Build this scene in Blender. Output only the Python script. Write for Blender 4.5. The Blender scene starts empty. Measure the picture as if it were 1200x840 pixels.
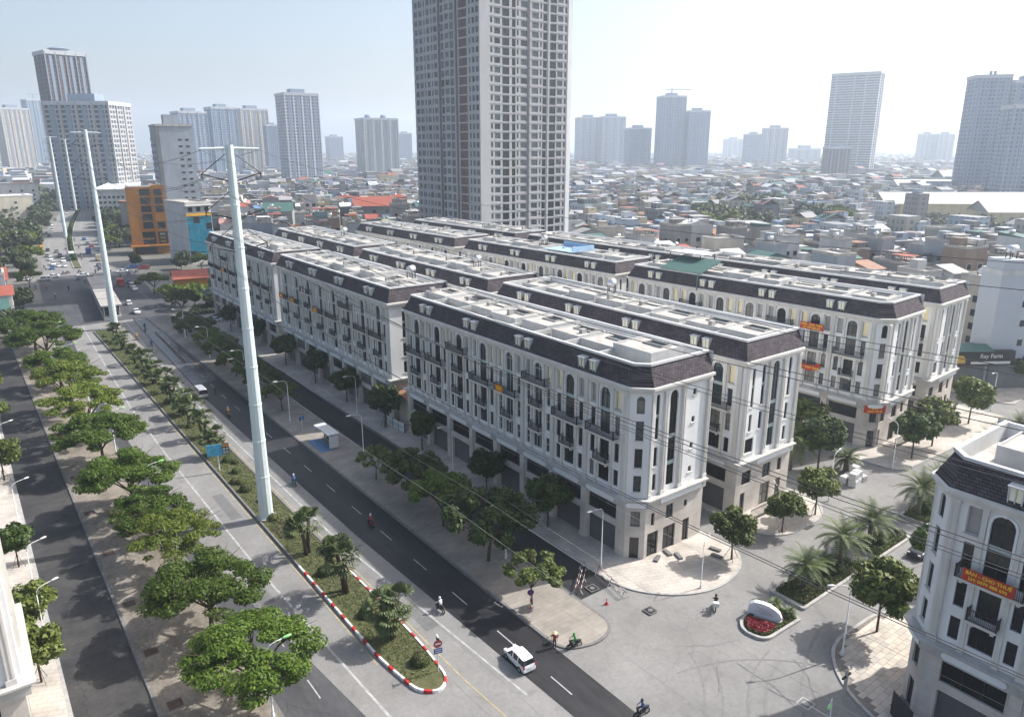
import bpy, bmesh, math, random
import numpy as np
from mathutils import Vector, Matrix
random.seed(7)
S = bpy.context.scene
COL = S.collection
R = math.radians
PI = math.pi

# ------------------------------------------------------------------ camera
CAM_H = 48.0
HAZE = 2.5e-4
FPX, CX, CY, YH, VX = 865.0, 600.0, 420.0, 172.0, -80.0      # photograph calibration (1200 x 840)
PITCH = math.atan((CY - YH) / FPX)
YAW = math.atan((CX - VX) * math.cos(PITCH) / FPX)
cd = bpy.data.cameras.new('camera')
cd.sensor_fit = 'HORIZONTAL'
cd.sensor_width = 36.0
cd.lens = 36.0 * FPX / 1200.0
cd.clip_start = 0.5
cd.clip_end = 20000.0
cam = bpy.data.objects.new('camera', cd)
COL.objects.link(cam)
cam.location = (0, 0, CAM_H)
cam.rotation_euler = (PI / 2 - PITCH, 0, -YAW)
S.camera = cam

# ------------------------------------------------------------------ light
SUN_EL, SUN_AZ = R(43.0), R(-14.0)          # azimuth from +X towards +Y
sdir = Vector((math.cos(SUN_EL) * math.cos(SUN_AZ), math.cos(SUN_EL) * math.sin(SUN_AZ), math.sin(SUN_EL)))
W = bpy.data.worlds.new('World')
S.world = W
W.use_nodes = True
wn = W.node_tree
sky = wn.nodes.new('ShaderNodeTexSky')
sky.sky_type = 'NISHITA'
sky.sun_disc = False
sky.sun_elevation = SUN_EL
sky.sun_rotation = math.atan2(sdir.x, sdir.y)
sky.altitude = 20
sky.air_density = 1.0
sky.dust_density = 4.2
sky.ozone_density = 1.0
bg = wn.nodes['Background']
wn.links.new(sky.outputs[0], bg.inputs[0])
bg.inputs[1].default_value = 0.14
sl = bpy.data.lights.new('sun', 'SUN')
sl.energy = 5.0
sl.angle = R(0.6)
sl.color = (1.0, 0.975, 0.94)
sun = bpy.data.objects.new('sun', sl)
COL.objects.link(sun)
sun.rotation_euler = sdir.to_track_quat('Z', 'Y').to_euler()
sun.location = (60, -20, 120)
S.view_settings.view_transform = 'Standard'
S.view_settings.look = 'None'
S.view_settings.gamma = 1.0
S.view_settings.use_curve_mapping = False
S.view_settings.exposure = 0.60
S.cycles.use_denoising = True
S.cycles.max_bounces = 6
S.cycles.diffuse_bounces = 3
S.cycles.glossy_bounces = 2
S.cycles.transmission_bounces = 2
S.cycles.transparent_max_bounces = 4
S.cycles.volume_bounces = 1
S.cycles.caustics_reflective = False
S.cycles.caustics_refractive = False

# pixel of the photograph -> point (only a direction; the distance comes from the ground or a wall)
_cp, _sp = math.cos(PITCH), math.sin(PITCH)
_F = Vector((math.sin(YAW) * _cp, math.cos(YAW) * _cp, -_sp))
_Rt = Vector((math.cos(YAW), -math.sin(YAW), 0))
_U = _Rt.cross(_F)
def ray(x, y):
    return (_F * FPX + _Rt * (x - CX) + _U * (CY - y)).normalized()
def at(x, y, z=0.0):
    d = ray(x, y)
    t = (z - CAM_H) / d.z
    return Vector((d.x * t, d.y * t, z))
def proj(p):
    v = Vector(p) - Vector((0, 0, CAM_H))
    c = v.dot(_F)
    if c < 1: return None
    return (CX + FPX * v.dot(_Rt) / c, CY - FPX * v.dot(_U) / c, c)

# ------------------------------------------------------------------ mesh helpers
class MB:
    def __init__(s):
        s.v, s.f, s.m = [], [], []
    def poly(s, pts, m=0):
        n = len(s.v)
        s.v.extend([tuple(p) for p in pts])
        s.f.append(tuple(range(n, n + len(pts))))
        s.m.append(m)
    def box(s, x0, y0, z0, x1, y1, z1, m=0, top=None, bottom=True):
        n = len(s.v)
        s.v += [(x0, y0, z0), (x1, y0, z0), (x1, y1, z0), (x0, y1, z0), (x0, y0, z1), (x1, y0, z1), (x1, y1, z1), (x0, y1, z1)]
        fs = [(4, 5, 6, 7), (0, 1, 5, 4), (1, 2, 6, 5), (2, 3, 7, 6), (3, 0, 4, 7)]
        if bottom: fs.append((3, 2, 1, 0))
        for k, q in enumerate(fs):
            s.f.append(tuple(n + i for i in q))
            s.m.append(top if (k == 0 and top is not None) else m)
    def prism(s, pts, z0, z1, m=0, top=None, bottom=False):
        n = len(pts)
        k = len(s.v)
        s.v += [(p[0], p[1], z0) for p in pts] + [(p[0], p[1], z1) for p in pts]
        for i in range(n):
            j = (i + 1) % n
            s.f.append((k + i, k + j, k + n + j, k + n + i)); s.m.append(m)
        s.f.append(tuple(k + n + i for i in range(n))); s.m.append(m if top is None else top)
        if bottom:
            s.f.append(tuple(k + i for i in reversed(range(n)))); s.m.append(m)
    def tube(s, pts, rad, n=6, m=0, caps=True):
        pts = [Vector(p) for p in pts]
        if not isinstance(rad, (list, tuple)): rad = [rad] * len(pts)
        k = len(s.v)
        prev = None
        for i, p in enumerate(pts):
            d = (pts[min(i + 1, len(pts) - 1)] - pts[max(i - 1, 0)]).normalized()
            a = d.orthogonal().normalized() if prev is None else (prev - d * prev.dot(d)).normalized()
            prev = a
            b = d.cross(a)
            for q in range(n):
                t = 2 * PI * q / n
                s.v.append(tuple(p + a * (math.cos(t) * rad[i]) + b * (math.sin(t) * rad[i])))
        for i in range(len(pts) - 1):
            for q in range(n):
                r = (q + 1) % n
                s.f.append((k + i * n + q, k + i * n + r, k + (i + 1) * n + r, k + (i + 1) * n + q)); s.m.append(m)
        if caps:
            s.f.append(tuple(k + q for q in reversed(range(n)))); s.m.append(m)
            e = k + (len(pts) - 1) * n
            s.f.append(tuple(e + q for q in range(n))); s.m.append(m)
    def lathe(s, prof, n=10, m=0, c=(0, 0)):
        k = len(s.v)
        for r, z in prof:
            for q in range(n):
                t = 2 * PI * q / n
                s.v.append((c[0] + math.cos(t) * r, c[1] + math.sin(t) * r, z))
        for i in range(len(prof) - 1):
            for q in range(n):
                r = (q + 1) % n
                s.f.append((k + i * n + q, k + i * n + r, k + (i + 1) * n + r, k + (i + 1) * n + q)); s.m.append(m)
        s.f.append(tuple(k + (len(prof) - 1) * n + q for q in range(n))); s.m.append(m)
    def mesh(s, name, mats, smooth=False):
        me = bpy.data.meshes.new(name)
        me.from_pydata(s.v, [], s.f)
        for mm in mats: me.materials.append(mm)
        me.polygons.foreach_set('material_index', s.m)
        if smooth: me.polygons.foreach_set('use_smooth', [True] * len(s.f))
        me.update()
        return me

def obj(name, me, parent=None, loc=(0, 0, 0), rz=0.0, scale=None, rot=None, label=None, mats=None):
    o = bpy.data.objects.new(name, me)
    COL.objects.link(o)
    o.location = loc
    if rot is not None: o.rotation_euler = rot
    elif rz: o.rotation_euler = (0, 0, rz)
    if scale is not None: o.scale = scale if hasattr(scale, '__len__') else (scale, scale, scale)
    if parent is not None: o.parent = parent
    if label: o['label'] = label
    if mats:
        for i, mm in enumerate(mats):
            o.material_slots[i].link = 'OBJECT'
            o.material_slots[i].material = mm
    return o
def tag(o, label=None, cat=None, group=None, kind=None):
    if label: o['label'] = label
    if cat: o['category'] = cat
    if group: o['group'] = group
    if kind: o['kind'] = kind
    return o
def thing(name, label, cat, loc=(0, 0, 0), rz=0.0, group=None, scale=None):
    return tag(obj(name, None, None, loc, rz, scale), label, cat, group)
def structure(name, me, **k):
    o = obj(name, me, **k)
    if o.parent is None: o['kind'] = 'structure'
    return o
def copy_tree(o, parent=None):
    c = o.copy()
    COL.objects.link(c)
    if parent is not None: c.parent = parent
    for ch in o.children: copy_tree(ch, c)
    return c

# ------------------------------------------------------------------ materials
def mat(name, col, rough=0.8, var=0.12, scale=1.0, bump=0.0, bscale=None, metal=0.0, spec=0.3, col2=None, world=True, detail=5.0, streak=None):
    m = bpy.data.materials.new(name)
    m.use_nodes = True
    nt = m.node_tree
    b = nt.nodes['Principled BSDF']
    b.inputs['Roughness'].default_value = rough
    b.inputs['Metallic'].default_value = metal
    b.inputs['Specular IOR Level'].default_value = spec
    c = (*col, 1)
    if var or col2:
        if world:
            g = nt.nodes.new('ShaderNodeNewGeometry'); src = g.outputs['Position']
        else:
            g = nt.nodes.new('ShaderNodeTexCoord'); src = g.outputs['Object']
        if streak:
            mp = nt.nodes.new('ShaderNodeMapping'); mp.inputs['Scale'].default_value = streak
            nt.links.new(src, mp.inputs['Vector']); src = mp.outputs[0]
        n = nt.nodes.new('ShaderNodeTexNoise')
        n.inputs['Scale'].default_value = scale
        n.inputs['Detail'].default_value = detail
        n.inputs['Roughness'].default_value = 0.6
        nt.links.new(src, n.inputs['Vector'])
        r = nt.nodes.new('ShaderNodeMapRange')
        r.inputs[1].default_value = 0.3; r.inputs[2].default_value = 0.7
        nt.links.new(n.outputs['Fac'], r.inputs[0])
        mx = nt.nodes.new('ShaderNodeMix'); mx.data_type = 'RGBA'
        a_ = tuple(x * (1 - var) for x in col); b_ = col2 if col2 else tuple(min(x * (1 + var), 1) for x in col)
        mx.inputs[6].default_value = (*a_, 1); mx.inputs[7].default_value = (*b_, 1)
        nt.links.new(r.outputs[0], mx.inputs[0])
        nt.links.new(mx.outputs[2], b.inputs['Base Color'])
        if bump:
            n2 = nt.nodes.new('ShaderNodeTexNoise')
            n2.inputs['Scale'].default_value = bscale or scale * 6
            n2.inputs['Detail'].default_value = 4
            nt.links.new(src, n2.inputs['Vector'])
            bp = nt.nodes.new('ShaderNodeBump'); bp.inputs['Strength'].default_value = bump; bp.inputs['Distance'].default_value = 0.05
            nt.links.new(n2.outputs['Fac'], bp.inputs['Height'])
            nt.links.new(bp.outputs[0], b.inputs['Normal'])
    else:
        b.inputs['Base Color'].default_value = c
    return m

def leaf_mat(name, c1, c2, rough=0.55, trans=0.25):
    m = bpy.data.materials.new(name)
    m.use_nodes = True
    nt = m.node_tree
    b = nt.nodes['Principled BSDF']
    b.inputs['Roughness'].default_value = rough
    b.inputs['Specular IOR Level'].default_value = 0.3
    g = nt.nodes.new('ShaderNodeNewGeometry')
    mx = nt.nodes.new('ShaderNodeMix'); mx.data_type = 'RGBA'
    mx.inputs[6].default_value = (*c1, 1); mx.inputs[7].default_value = (*c2, 1)
    nt.links.new(g.outputs['Random Per Island'], mx.inputs[0])
    oi = nt.nodes.new('ShaderNodeObjectInfo')
    hs = nt.nodes.new('ShaderNodeHueSaturation')
    mr = nt.nodes.new('ShaderNodeMapRange'); mr.inputs[3].default_value = 0.75; mr.inputs[4].default_value = 1.3
    nt.links.new(oi.outputs['Random'], mr.inputs[0])
    nt.links.new(mr.outputs[0], hs.inputs['Value'])
    nt.links.new(mx.outputs[2], hs.inputs['Color'])
    nt.links.new(hs.outputs[0], b.inputs['Base Color'])
    if trans:
        t = nt.nodes.new('ShaderNodeBsdfTranslucent')
        nt.links.new(hs.outputs[0], t.inputs[0])
        ms = nt.nodes.new('ShaderNodeMixShader'); ms.inputs[0].default_value = trans
        nt.links.new(b.outputs[0], ms.inputs[1]); nt.links.new(t.outputs[0], ms.inputs[2])
        nt.links.new(ms.outputs[0], nt.nodes['Material Output'].inputs[0])
    return m

def brick_mat(name, c1, c2, mortar, bw, bh, ms=0.02, rough=0.8, bump=0.4, axis='XY', offset=0.5, rotz=0.0, soft=False, bias=0.0, spec=0.3):
    """tiles, shingles or far window grids as a procedural pattern in object space"""
    m = bpy.data.materials.new(name)
    m.use_nodes = True
    nt = m.node_tree
    b = nt.nodes['Principled BSDF']
    b.inputs['Roughness'].default_value = rough
    b.inputs['Specular IOR Level'].default_value = spec
    tc = nt.nodes.new('ShaderNodeTexCoord')
    src = tc.outputs['Object']
    if axis == 'Z':                       # walls: (x + y, z)
        sx = nt.nodes.new('ShaderNodeSeparateXYZ'); nt.links.new(src, sx.inputs[0])
        ad = nt.nodes.new('ShaderNodeMath'); nt.links.new(sx.outputs[0], ad.inputs[0]); nt.links.new(sx.outputs[1], ad.inputs[1])
        cb = nt.nodes.new('ShaderNodeCombineXYZ'); nt.links.new(ad.outputs[0], cb.inputs[0]); nt.links.new(sx.outputs[2], cb.inputs[1])
        src = cb.outputs[0]
    elif rotz:
        mp = nt.nodes.new('ShaderNodeMapping'); mp.inputs['Rotation'].default_value = (0, 0, rotz)
        nt.links.new(src, mp.inputs[0]); src = mp.outputs[0]
    br = nt.nodes.new('ShaderNodeTexBrick')
    br.offset = offset; br.squash = 1.0
    br.inputs['Scale'].default_value = 1.0
    br.inputs['Brick Width'].default_value = bw
    br.inputs['Row Height'].default_value = bh
    br.inputs['Mortar Size'].default_value = ms
    br.inputs['Mortar Smooth'].default_value = 0.1
    br.inputs['Bias'].default_value = bias
    br.inputs['Color1'].default_value = (*c1, 1); br.inputs['Color2'].default_value = (*c2, 1); br.inputs['Mortar'].default_value = (*mortar, 1)
    nt.links.new(src, br.inputs[0])
    n = nt.nodes.new('ShaderNodeTexNoise'); n.inputs['Scale'].default_value = 0.35; n.inputs['Detail'].default_value = 6
    nt.links.new(tc.outputs['Object'], n.inputs[0])
    mr = nt.nodes.new('ShaderNodeMapRange'); mr.inputs[1].default_value = .3; mr.inputs[2].default_value = .7; mr.inputs[3].default_value = 0.78; mr.inputs[4].default_value = 1.15
    nt.links.new(n.outputs[0], mr.inputs[0])
    hs = nt.nodes.new('ShaderNodeHueSaturation'); nt.links.new(mr.outputs[0], hs.inputs['Value']); nt.links.new(br.outputs[0], hs.inputs['Color'])
    nt.links.new(hs.outputs[0], b.inputs['Base Color'])
    if bump:
        bp = nt.nodes.new('ShaderNodeBump'); bp.inputs['Strength'].default_value = bump; bp.inputs['Distance'].default_value = 0.03; bp.invert = True
        nt.links.new(br.outputs['Fac'], bp.inputs['Height']); nt.links.new(bp.outputs[0], b.inputs['Normal'])
    return m

def road_mat(name, c1, c2, rough=0.85, crack=0.0, streak=(1, 1, 1), blot=0.35):
    m = bpy.data.materials.new(name); m.use_nodes = True; nt = m.node_tree; b = nt.nodes['Principled BSDF']
    b.inputs['Roughness'].default_value = rough; b.inputs['Specular IOR Level'].default_value = 0.25
    g = nt.nodes.new('ShaderNodeNewGeometry'); mp = nt.nodes.new('ShaderNodeMapping'); mp.inputs['Scale'].default_value = streak
    nt.links.new(g.outputs['Position'], mp.inputs['Vector'])
    def noise(sc, det, lo, hi, o0, o1, src=None):
        n = nt.nodes.new('ShaderNodeTexNoise'); n.inputs['Scale'].default_value = sc; n.inputs['Detail'].default_value = det; n.inputs['Roughness'].default_value = .62
        nt.links.new(src or mp.outputs[0], n.inputs['Vector'])
        r = nt.nodes.new('ShaderNodeMapRange'); r.inputs[1].default_value = lo; r.inputs[2].default_value = hi; r.inputs[3].default_value = o0; r.inputs[4].default_value = o1
        nt.links.new(n.outputs['Fac'], r.inputs[0]); return r.outputs[0]
    mx = nt.nodes.new('ShaderNodeMix'); mx.data_type = 'RGBA'; mx.inputs[6].default_value = (*c1, 1); mx.inputs[7].default_value = (*c2, 1)
    nt.links.new(noise(.16, 10, .32, .68, 0, 1), mx.inputs[0])
    def mul(a, bsock):
        k = nt.nodes.new('ShaderNodeMix'); k.data_type = 'RGBA'; k.blend_type = 'MULTIPLY'; k.inputs[0].default_value = 1
        nt.links.new(a, k.inputs[6]); nt.links.new(bsock, k.inputs[7]); return k.outputs[2]
    col = mul(mx.outputs[2], noise(2.2, 8, .35, .7, 1 - blot * .5, 1 + blot * .3))
    col = mul(col, noise(.55, 4, .58, .72, 1, 1 - blot))
    col = mul(col, noise(9, 3, .3, .7, .88, 1.1, g.outputs['Position']))
    if crack:
        w = nt.nodes.new('ShaderNodeTexNoise'); w.inputs['Scale'].default_value = .8; nt.links.new(g.outputs['Position'], w.inputs['Vector'])
        va = nt.nodes.new('ShaderNodeVectorMath'); va.operation = 'MULTIPLY_ADD'; va.inputs[1].default_value = (1.6, 1.6, 0); nt.links.new(w.outputs['Color'], va.inputs[0]); nt.links.new(g.outputs['Position'], va.inputs[2])
        v = nt.nodes.new('ShaderNodeTexVoronoi'); v.feature = 'DISTANCE_TO_EDGE'; v.inputs['Scale'].default_value = .11; nt.links.new(va.outputs[0], v.inputs['Vector'])
        r = nt.nodes.new('ShaderNodeMapRange'); r.inputs[1].default_value = .003; r.inputs[2].default_value = .009; r.inputs[3].default_value = 1 - crack; r.inputs[4].default_value = 1
        nt.links.new(v.outputs['Distance'], r.inputs[0]); col = mul(col, r.outputs[0])
    nt.links.new(col, b.inputs['Base Color'])
    n2 = nt.nodes.new('ShaderNodeTexNoise'); n2.inputs['Scale'].default_value = 30; nt.links.new(g.outputs['Position'], n2.inputs['Vector'])
    bp = nt.nodes.new('ShaderNodeBump'); bp.inputs['Strength'].default_value = .25; bp.inputs['Distance'].default_value = .05; nt.links.new(n2.outputs['Fac'], bp.inputs['Height']); nt.links.new(bp.outputs[0], b.inputs['Normal'])
    return m
M = {}
def addmats():
    M['asphalt'] = road_mat('asphalt', (0.185, 0.18, 0.172), (0.25, 0.244, 0.234), .85, .10, blot=.22)
    M['asphalt_dark'] = road_mat('asphalt_dark', (0.016, 0.016, 0.018), (0.045, 0.045, 0.047), .55, 0, (1.6, .3, 1), .4)
    M['asphalt_mid'] = road_mat('asphalt_mid', (0.05, 0.051, 0.056), (0.095, 0.096, 0.10), .8, .2, (1.4, .4, 1), .35)
    M['asphalt_old'] = road_mat('asphalt_old', (0.03, 0.03, 0.033), (0.075, 0.072, 0.068), .8, .25, (.8, 1.4, 1), .45)
    M['asphalt_wet'] = mat('asphalt_wet', (0.05, 0.05, 0.055), 0.25, 0.3, 0.6, 0.08, 30, col2=(0.10, 0.10, 0.10))
    M['concrete'] = mat('concrete', (0.34, 0.32, 0.29), 0.9, 0.15, 0.5, 0.15, 8)
    M['kerb'] = mat('kerb', (0.36, 0.35, 0.33), 0.85, 0.2, 1.5)
    M['kerb_dark'] = mat('kerb_dark', (0.16, 0.155, 0.15), 0.85, 0.25, 1.5)
    M['white_paint'] = mat('white_paint', (0.62, 0.62, 0.6), 0.7, 0.3, 3.0)
    M['road_white'] = mat('road_white', (0.33, 0.33, 0.32), 0.8, 0.35, 1.2, detail=8)
    M['road_yellow'] = mat('road_yellow', (0.33, 0.28, 0.17), 0.8, 0.3, 1.2, detail=8)
    M['red_paint'] = mat('red_paint', (0.42, 0.03, 0.03), 0.6, 0.25, 3.0)
    M['ground'] = mat('ground', (0.14, 0.14, 0.12), 0.95, 0.3, 0.02, col2=(0.22, 0.21, 0.19))
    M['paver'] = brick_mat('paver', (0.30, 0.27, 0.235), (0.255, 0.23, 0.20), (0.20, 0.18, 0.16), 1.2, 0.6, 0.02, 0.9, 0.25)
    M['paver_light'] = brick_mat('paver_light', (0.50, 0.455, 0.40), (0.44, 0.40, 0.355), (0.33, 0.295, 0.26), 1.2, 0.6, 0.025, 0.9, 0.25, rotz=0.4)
    M['tile_a'] = mat('tile_a', (0.50, 0.44, 0.37), 0.85, 0.15, 0.8)
    M['tile_b'] = mat('tile_b', (0.44, 0.39, 0.335), 0.85, 0.15, 0.8)
    M['tile_c'] = mat('tile_c', (0.40, 0.365, 0.32), 0.85, 0.15, 0.8)
    M['joint'] = mat('joint', (0.19, 0.17, 0.15), 0.95, 0.2, 2)
    M['verge'] = road_mat('verge', (0.15, 0.13, 0.105), (0.30, 0.265, 0.22), .95, 0, (1.5, 1, 1), .5)
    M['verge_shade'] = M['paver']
    M['soil'] = mat('soil', (0.09, 0.06, 0.045), 0.95, 0.3, 2.0, 0.5, 6)
    M['grass'] = mat('grass', (0.055, 0.075, 0.022), 0.95, 0.3, 1.2, 0.6, 12, col2=(0.13, 0.12, 0.06), detail=8)
    # buildings
    M['wall_white'] = mat('wall_white', (0.69, 0.69, 0.68), 0.8, 0.09, 0.35, 0.05, 10, streak=(1, 1, .3))
    M['wall_cream'] = mat('wall_cream', (0.58, 0.53, 0.44), 0.8, 0.08, 0.4, 0.05, 10, streak=(1, 1, .3))
    M['stone_trim'] = mat('stone_trim', (0.58, 0.56, 0.52), 0.8, 0.1, 0.8, 0.08, 10, streak=(1, 1, .4))
    M['stone_base'] = brick_mat('stone_base', (0.55, 0.505, 0.455), (0.52, 0.48, 0.43), (0.42, 0.385, 0.345), 1.6, 0.8, 0.015, 0.75, 0.1, axis='Z')
    M['band_white'] = mat('band_white', (0.70, 0.71, 0.72), 0.7, 0.06, 0.7)
    M['ledge'] = mat('ledge', (0.42, 0.41, 0.385), 0.85, 0.18, 0.6)
    M['shingle'] = brick_mat('shingle', (0.055, 0.047, 0.058), (0.105, 0.085, 0.092), (0.018, 0.016, 0.02), 0.5, 0.24, 0.03, 0.7, 0.8, axis='Z', spec=0.15)
    M['coping'] = mat('coping', (0.54, 0.54, 0.53), 0.8, 0.1, 0.6)
    M['deck'] = mat('deck', (0.38, 0.36, 0.33), 0.9, 0.18, 0.5, col2=(0.52, 0.50, 0.46), detail=8)
    M['hut_top'] = mat('hut_top', (0.36, 0.335, 0.30), 0.9, 0.2, 0.7, col2=(0.54, 0.51, 0.46), detail=8)
    M['hut_wall'] = mat('hut_wall', (0.47, 0.47, 0.46), 0.85, 0.15, 0.6)
    M['glass'] = mat('glass', (0.018, 0.021, 0.024), 0.12, 0, spec=0.5)
    M['glass_blue'] = mat('glass_blue', (0.02, 0.035, 0.045), 0.1, 0, spec=0.6)
    M['glass_curtain'] = mat('glass_curtain', (0.16, 0.155, 0.14), 0.2, 0.3, 1.5, spec=0.5)
    M['glass_open'] = mat('glass_open', (0.008, 0.009, 0.01), 0.5, 0, spec=0.2)
    M['frame_dark'] = mat('frame_dark', (0.03, 0.03, 0.032), 0.5, 0)
    M['frame_white'] = mat('frame_white', (0.6, 0.6, 0.58), 0.5, 0)
    M['iron'] = mat('iron', (0.025, 0.026, 0.028), 0.5, 0, metal=0.3)
    M['shutter'] = mat('shutter', (0.10, 0.10, 0.105), 0.5, 0.1, 0.5, metal=0.2)
    M['cream_wall'] = mat('cream_wall', (0.90, 0.79, 0.50), 0.8, 0.08, 1.5)  # warm bright tone paints the sunlight on the lit niche backs
    M['niche_grey'] = mat('niche_grey', (0.36, 0.35, 0.33), 0.8, 0.08, 1.5)
    M['curtain'] = mat('curtain', (0.85, 0.82, 0.62), 0.6, 0.1, 2.5)  # pale warm panes: the sunlight behind the dormers is put into the colour
    M['spandrel'] = mat('spandrel', (0.35, 0.42, 0.42), 0.4, 0.05, 2)
    # tower
    M['tower_wall'] = mat('tower_wall', (0.37, 0.37, 0.372), 0.85, 0.1, 0.12, streak=(1, 1, .3))
    M['tower_wall_b'] = mat('tower_wall_b', (0.34, 0.355, 0.375), 0.85, 0.1, 0.12, streak=(1, 1, .3))
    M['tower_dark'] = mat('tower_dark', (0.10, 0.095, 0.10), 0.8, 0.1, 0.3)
    M['tower_brown'] = mat('tower_brown', (0.11, 0.075, 0.065), 0.8, 0.15, 0.5)
    # metal, vehicles, misc
    M['steel_white'] = mat('steel_white', (0.55, 0.62, 0.62), 0.45, 0.06, 0.3, spec=0.5)
    M['lamp_white'] = mat('lamp_white', (0.6, 0.61, 0.6), 0.45, 0.05, 1)
    M['lamp_green'] = mat('lamp_green', (0.25, 0.55, 0.2), 0.4, 0.05, 1)
    M['insulator'] = mat('insulator', (0.02, 0.02, 0.022), 0.5, 0)
    M['wire'] = mat('wire', (0.05, 0.05, 0.052), 0.45, 0, metal=0.5)
    M['wire_light'] = mat('wire_light', (0.35, 0.35, 0.34), 0.4, 0, metal=0.3)
    M['tyre'] = mat('tyre', (0.015, 0.015, 0.015), 0.8, 0)
    M['rim'] = mat('rim', (0.4, 0.4, 0.42), 0.35, 0, metal=0.8)
    M['car_glass'] = mat('car_glass', (0.012, 0.014, 0.017), 0.08, 0, spec=0.6)
    M['lamp_red'] = mat('lamp_red', (0.4, 0.02, 0.02), 0.3, 0)
    M['lamp_clear'] = mat('lamp_clear', (0.7, 0.7, 0.68), 0.2, 0)
    for n, c in dict(white=(.70, .71, .72), silver=(.38, .39, .40), black=(.015, .015, .018), grey=(.12, .125, .13), red=(.32, .03, .03), blue=(.03, .10, .30), yellow=(.65, .35, .03), green=(.10, .38, .16), beige=(.42, .36, .26), teal=(.03, .25, .28), orange=(.60, .22, .02)).items():
        M['paint_' + n] = mat('paint_' + n, c, 0.28, 0, spec=0.6)
    for n, c in dict(skin=(.42, .25, .17), shirt_white=(.62, .62, .60), shirt_dark=(.03, .03, .035), shirt_green=(.05, .30, .07), shirt_blue=(.06, .12, .28), shirt_red=(.30, .05, .04), shirt_purple=(.12, .04, .16), trousers=(.03, .032, .04), straw=(.62, .50, .28), cloth_grey=(.2, .2, .21)).items():
        M[n] = mat(n, c, 0.8, 0.1, 6, world=False)
    # plants
    M['bark'] = mat('bark', (0.075, 0.055, 0.04), 0.95, 0.3, 3, 0.6, 12, world=False)
    M['bark_pale'] = mat('bark_pale', (0.16, 0.13, 0.10), 0.95, 0.3, 3, 0.6, 12, world=False)
    M['leaf_bright'] = leaf_mat('leaf_bright', (0.040, 0.088, 0.008), (0.125, 0.185, 0.022), trans=0.35)
    M['leaf_olive'] = leaf_mat('leaf_olive', (0.070, 0.11, 0.012), (0.165, 0.20, 0.03), trans=0.35)
    M['leaf_dark'] = leaf_mat('leaf_dark', (0.020, 0.045, 0.007), (0.065, 0.10, 0.018), trans=0.15)
    M['leaf_street'] = leaf_mat('leaf_street', (0.042, 0.068, 0.010), (0.14, 0.165, 0.035), trans=0.2)
    M['leaf_palm'] = leaf_mat('leaf_palm', (0.045, 0.075, 0.022), (0.12, 0.145, 0.05), trans=0.15)
    M['leaf_hedge'] = leaf_mat('leaf_hedge', (0.05, 0.075, 0.018), (0.11, 0.13, 0.03), trans=0.15)
    M['leaf_grass'] = leaf_mat('leaf_grass', (0.045, 0.08, 0.018), (0.13, 0.145, 0.05), trans=0.1)
    M['leaf_red'] = leaf_mat('leaf_red', (0.10, 0.008, 0.015), (0.30, 0.02, 0.03), trans=0.1)
    M['leaf_far'] = leaf_mat('leaf_far', (0.030, 0.050, 0.020), (0.070, 0.085, 0.035), trans=0.1)
addmats()

def loft(mb, path, prof, m=0, closed=False):
    """sweep profile [(outward offset, z)] along a 2D path whose outside is on its right-hand side"""
    n = len(path)
    P = [Vector((p[0], p[1])) for p in path]
    nor = []
    for i in range(n):
        ds = []
        if i > 0 or closed: ds.append((P[i] - P[i - 1]).normalized())
        if i < n - 1 or closed: ds.append((P[(i + 1) % n] - P[i]).normalized())
        ns = [Vector((d.y, -d.x)) for d in ds]
        a = ns[0] if len(ns) == 1 else (ns[0] + ns[1]).normalized()
        if len(ns) == 2: a = a / max(a.dot(ns[0]), 0.3)
        nor.append(a)
    rings = [[(P[i].x + nor[i].x * o, P[i].y + nor[i].y * o, z) for o, z in prof] for i in range(n)]
    for i in range(n if closed else n - 1):
        a, b = rings[i], rings[(i + 1) % n]
        for k in range(len(prof) - 1):
            mb.poly([a[k], b[k], b[k + 1], a[k + 1]], m)
    if not closed:
        mb.poly(rings[0], m); mb.poly(list(reversed(rings[-1])), m)
    return rings

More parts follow.
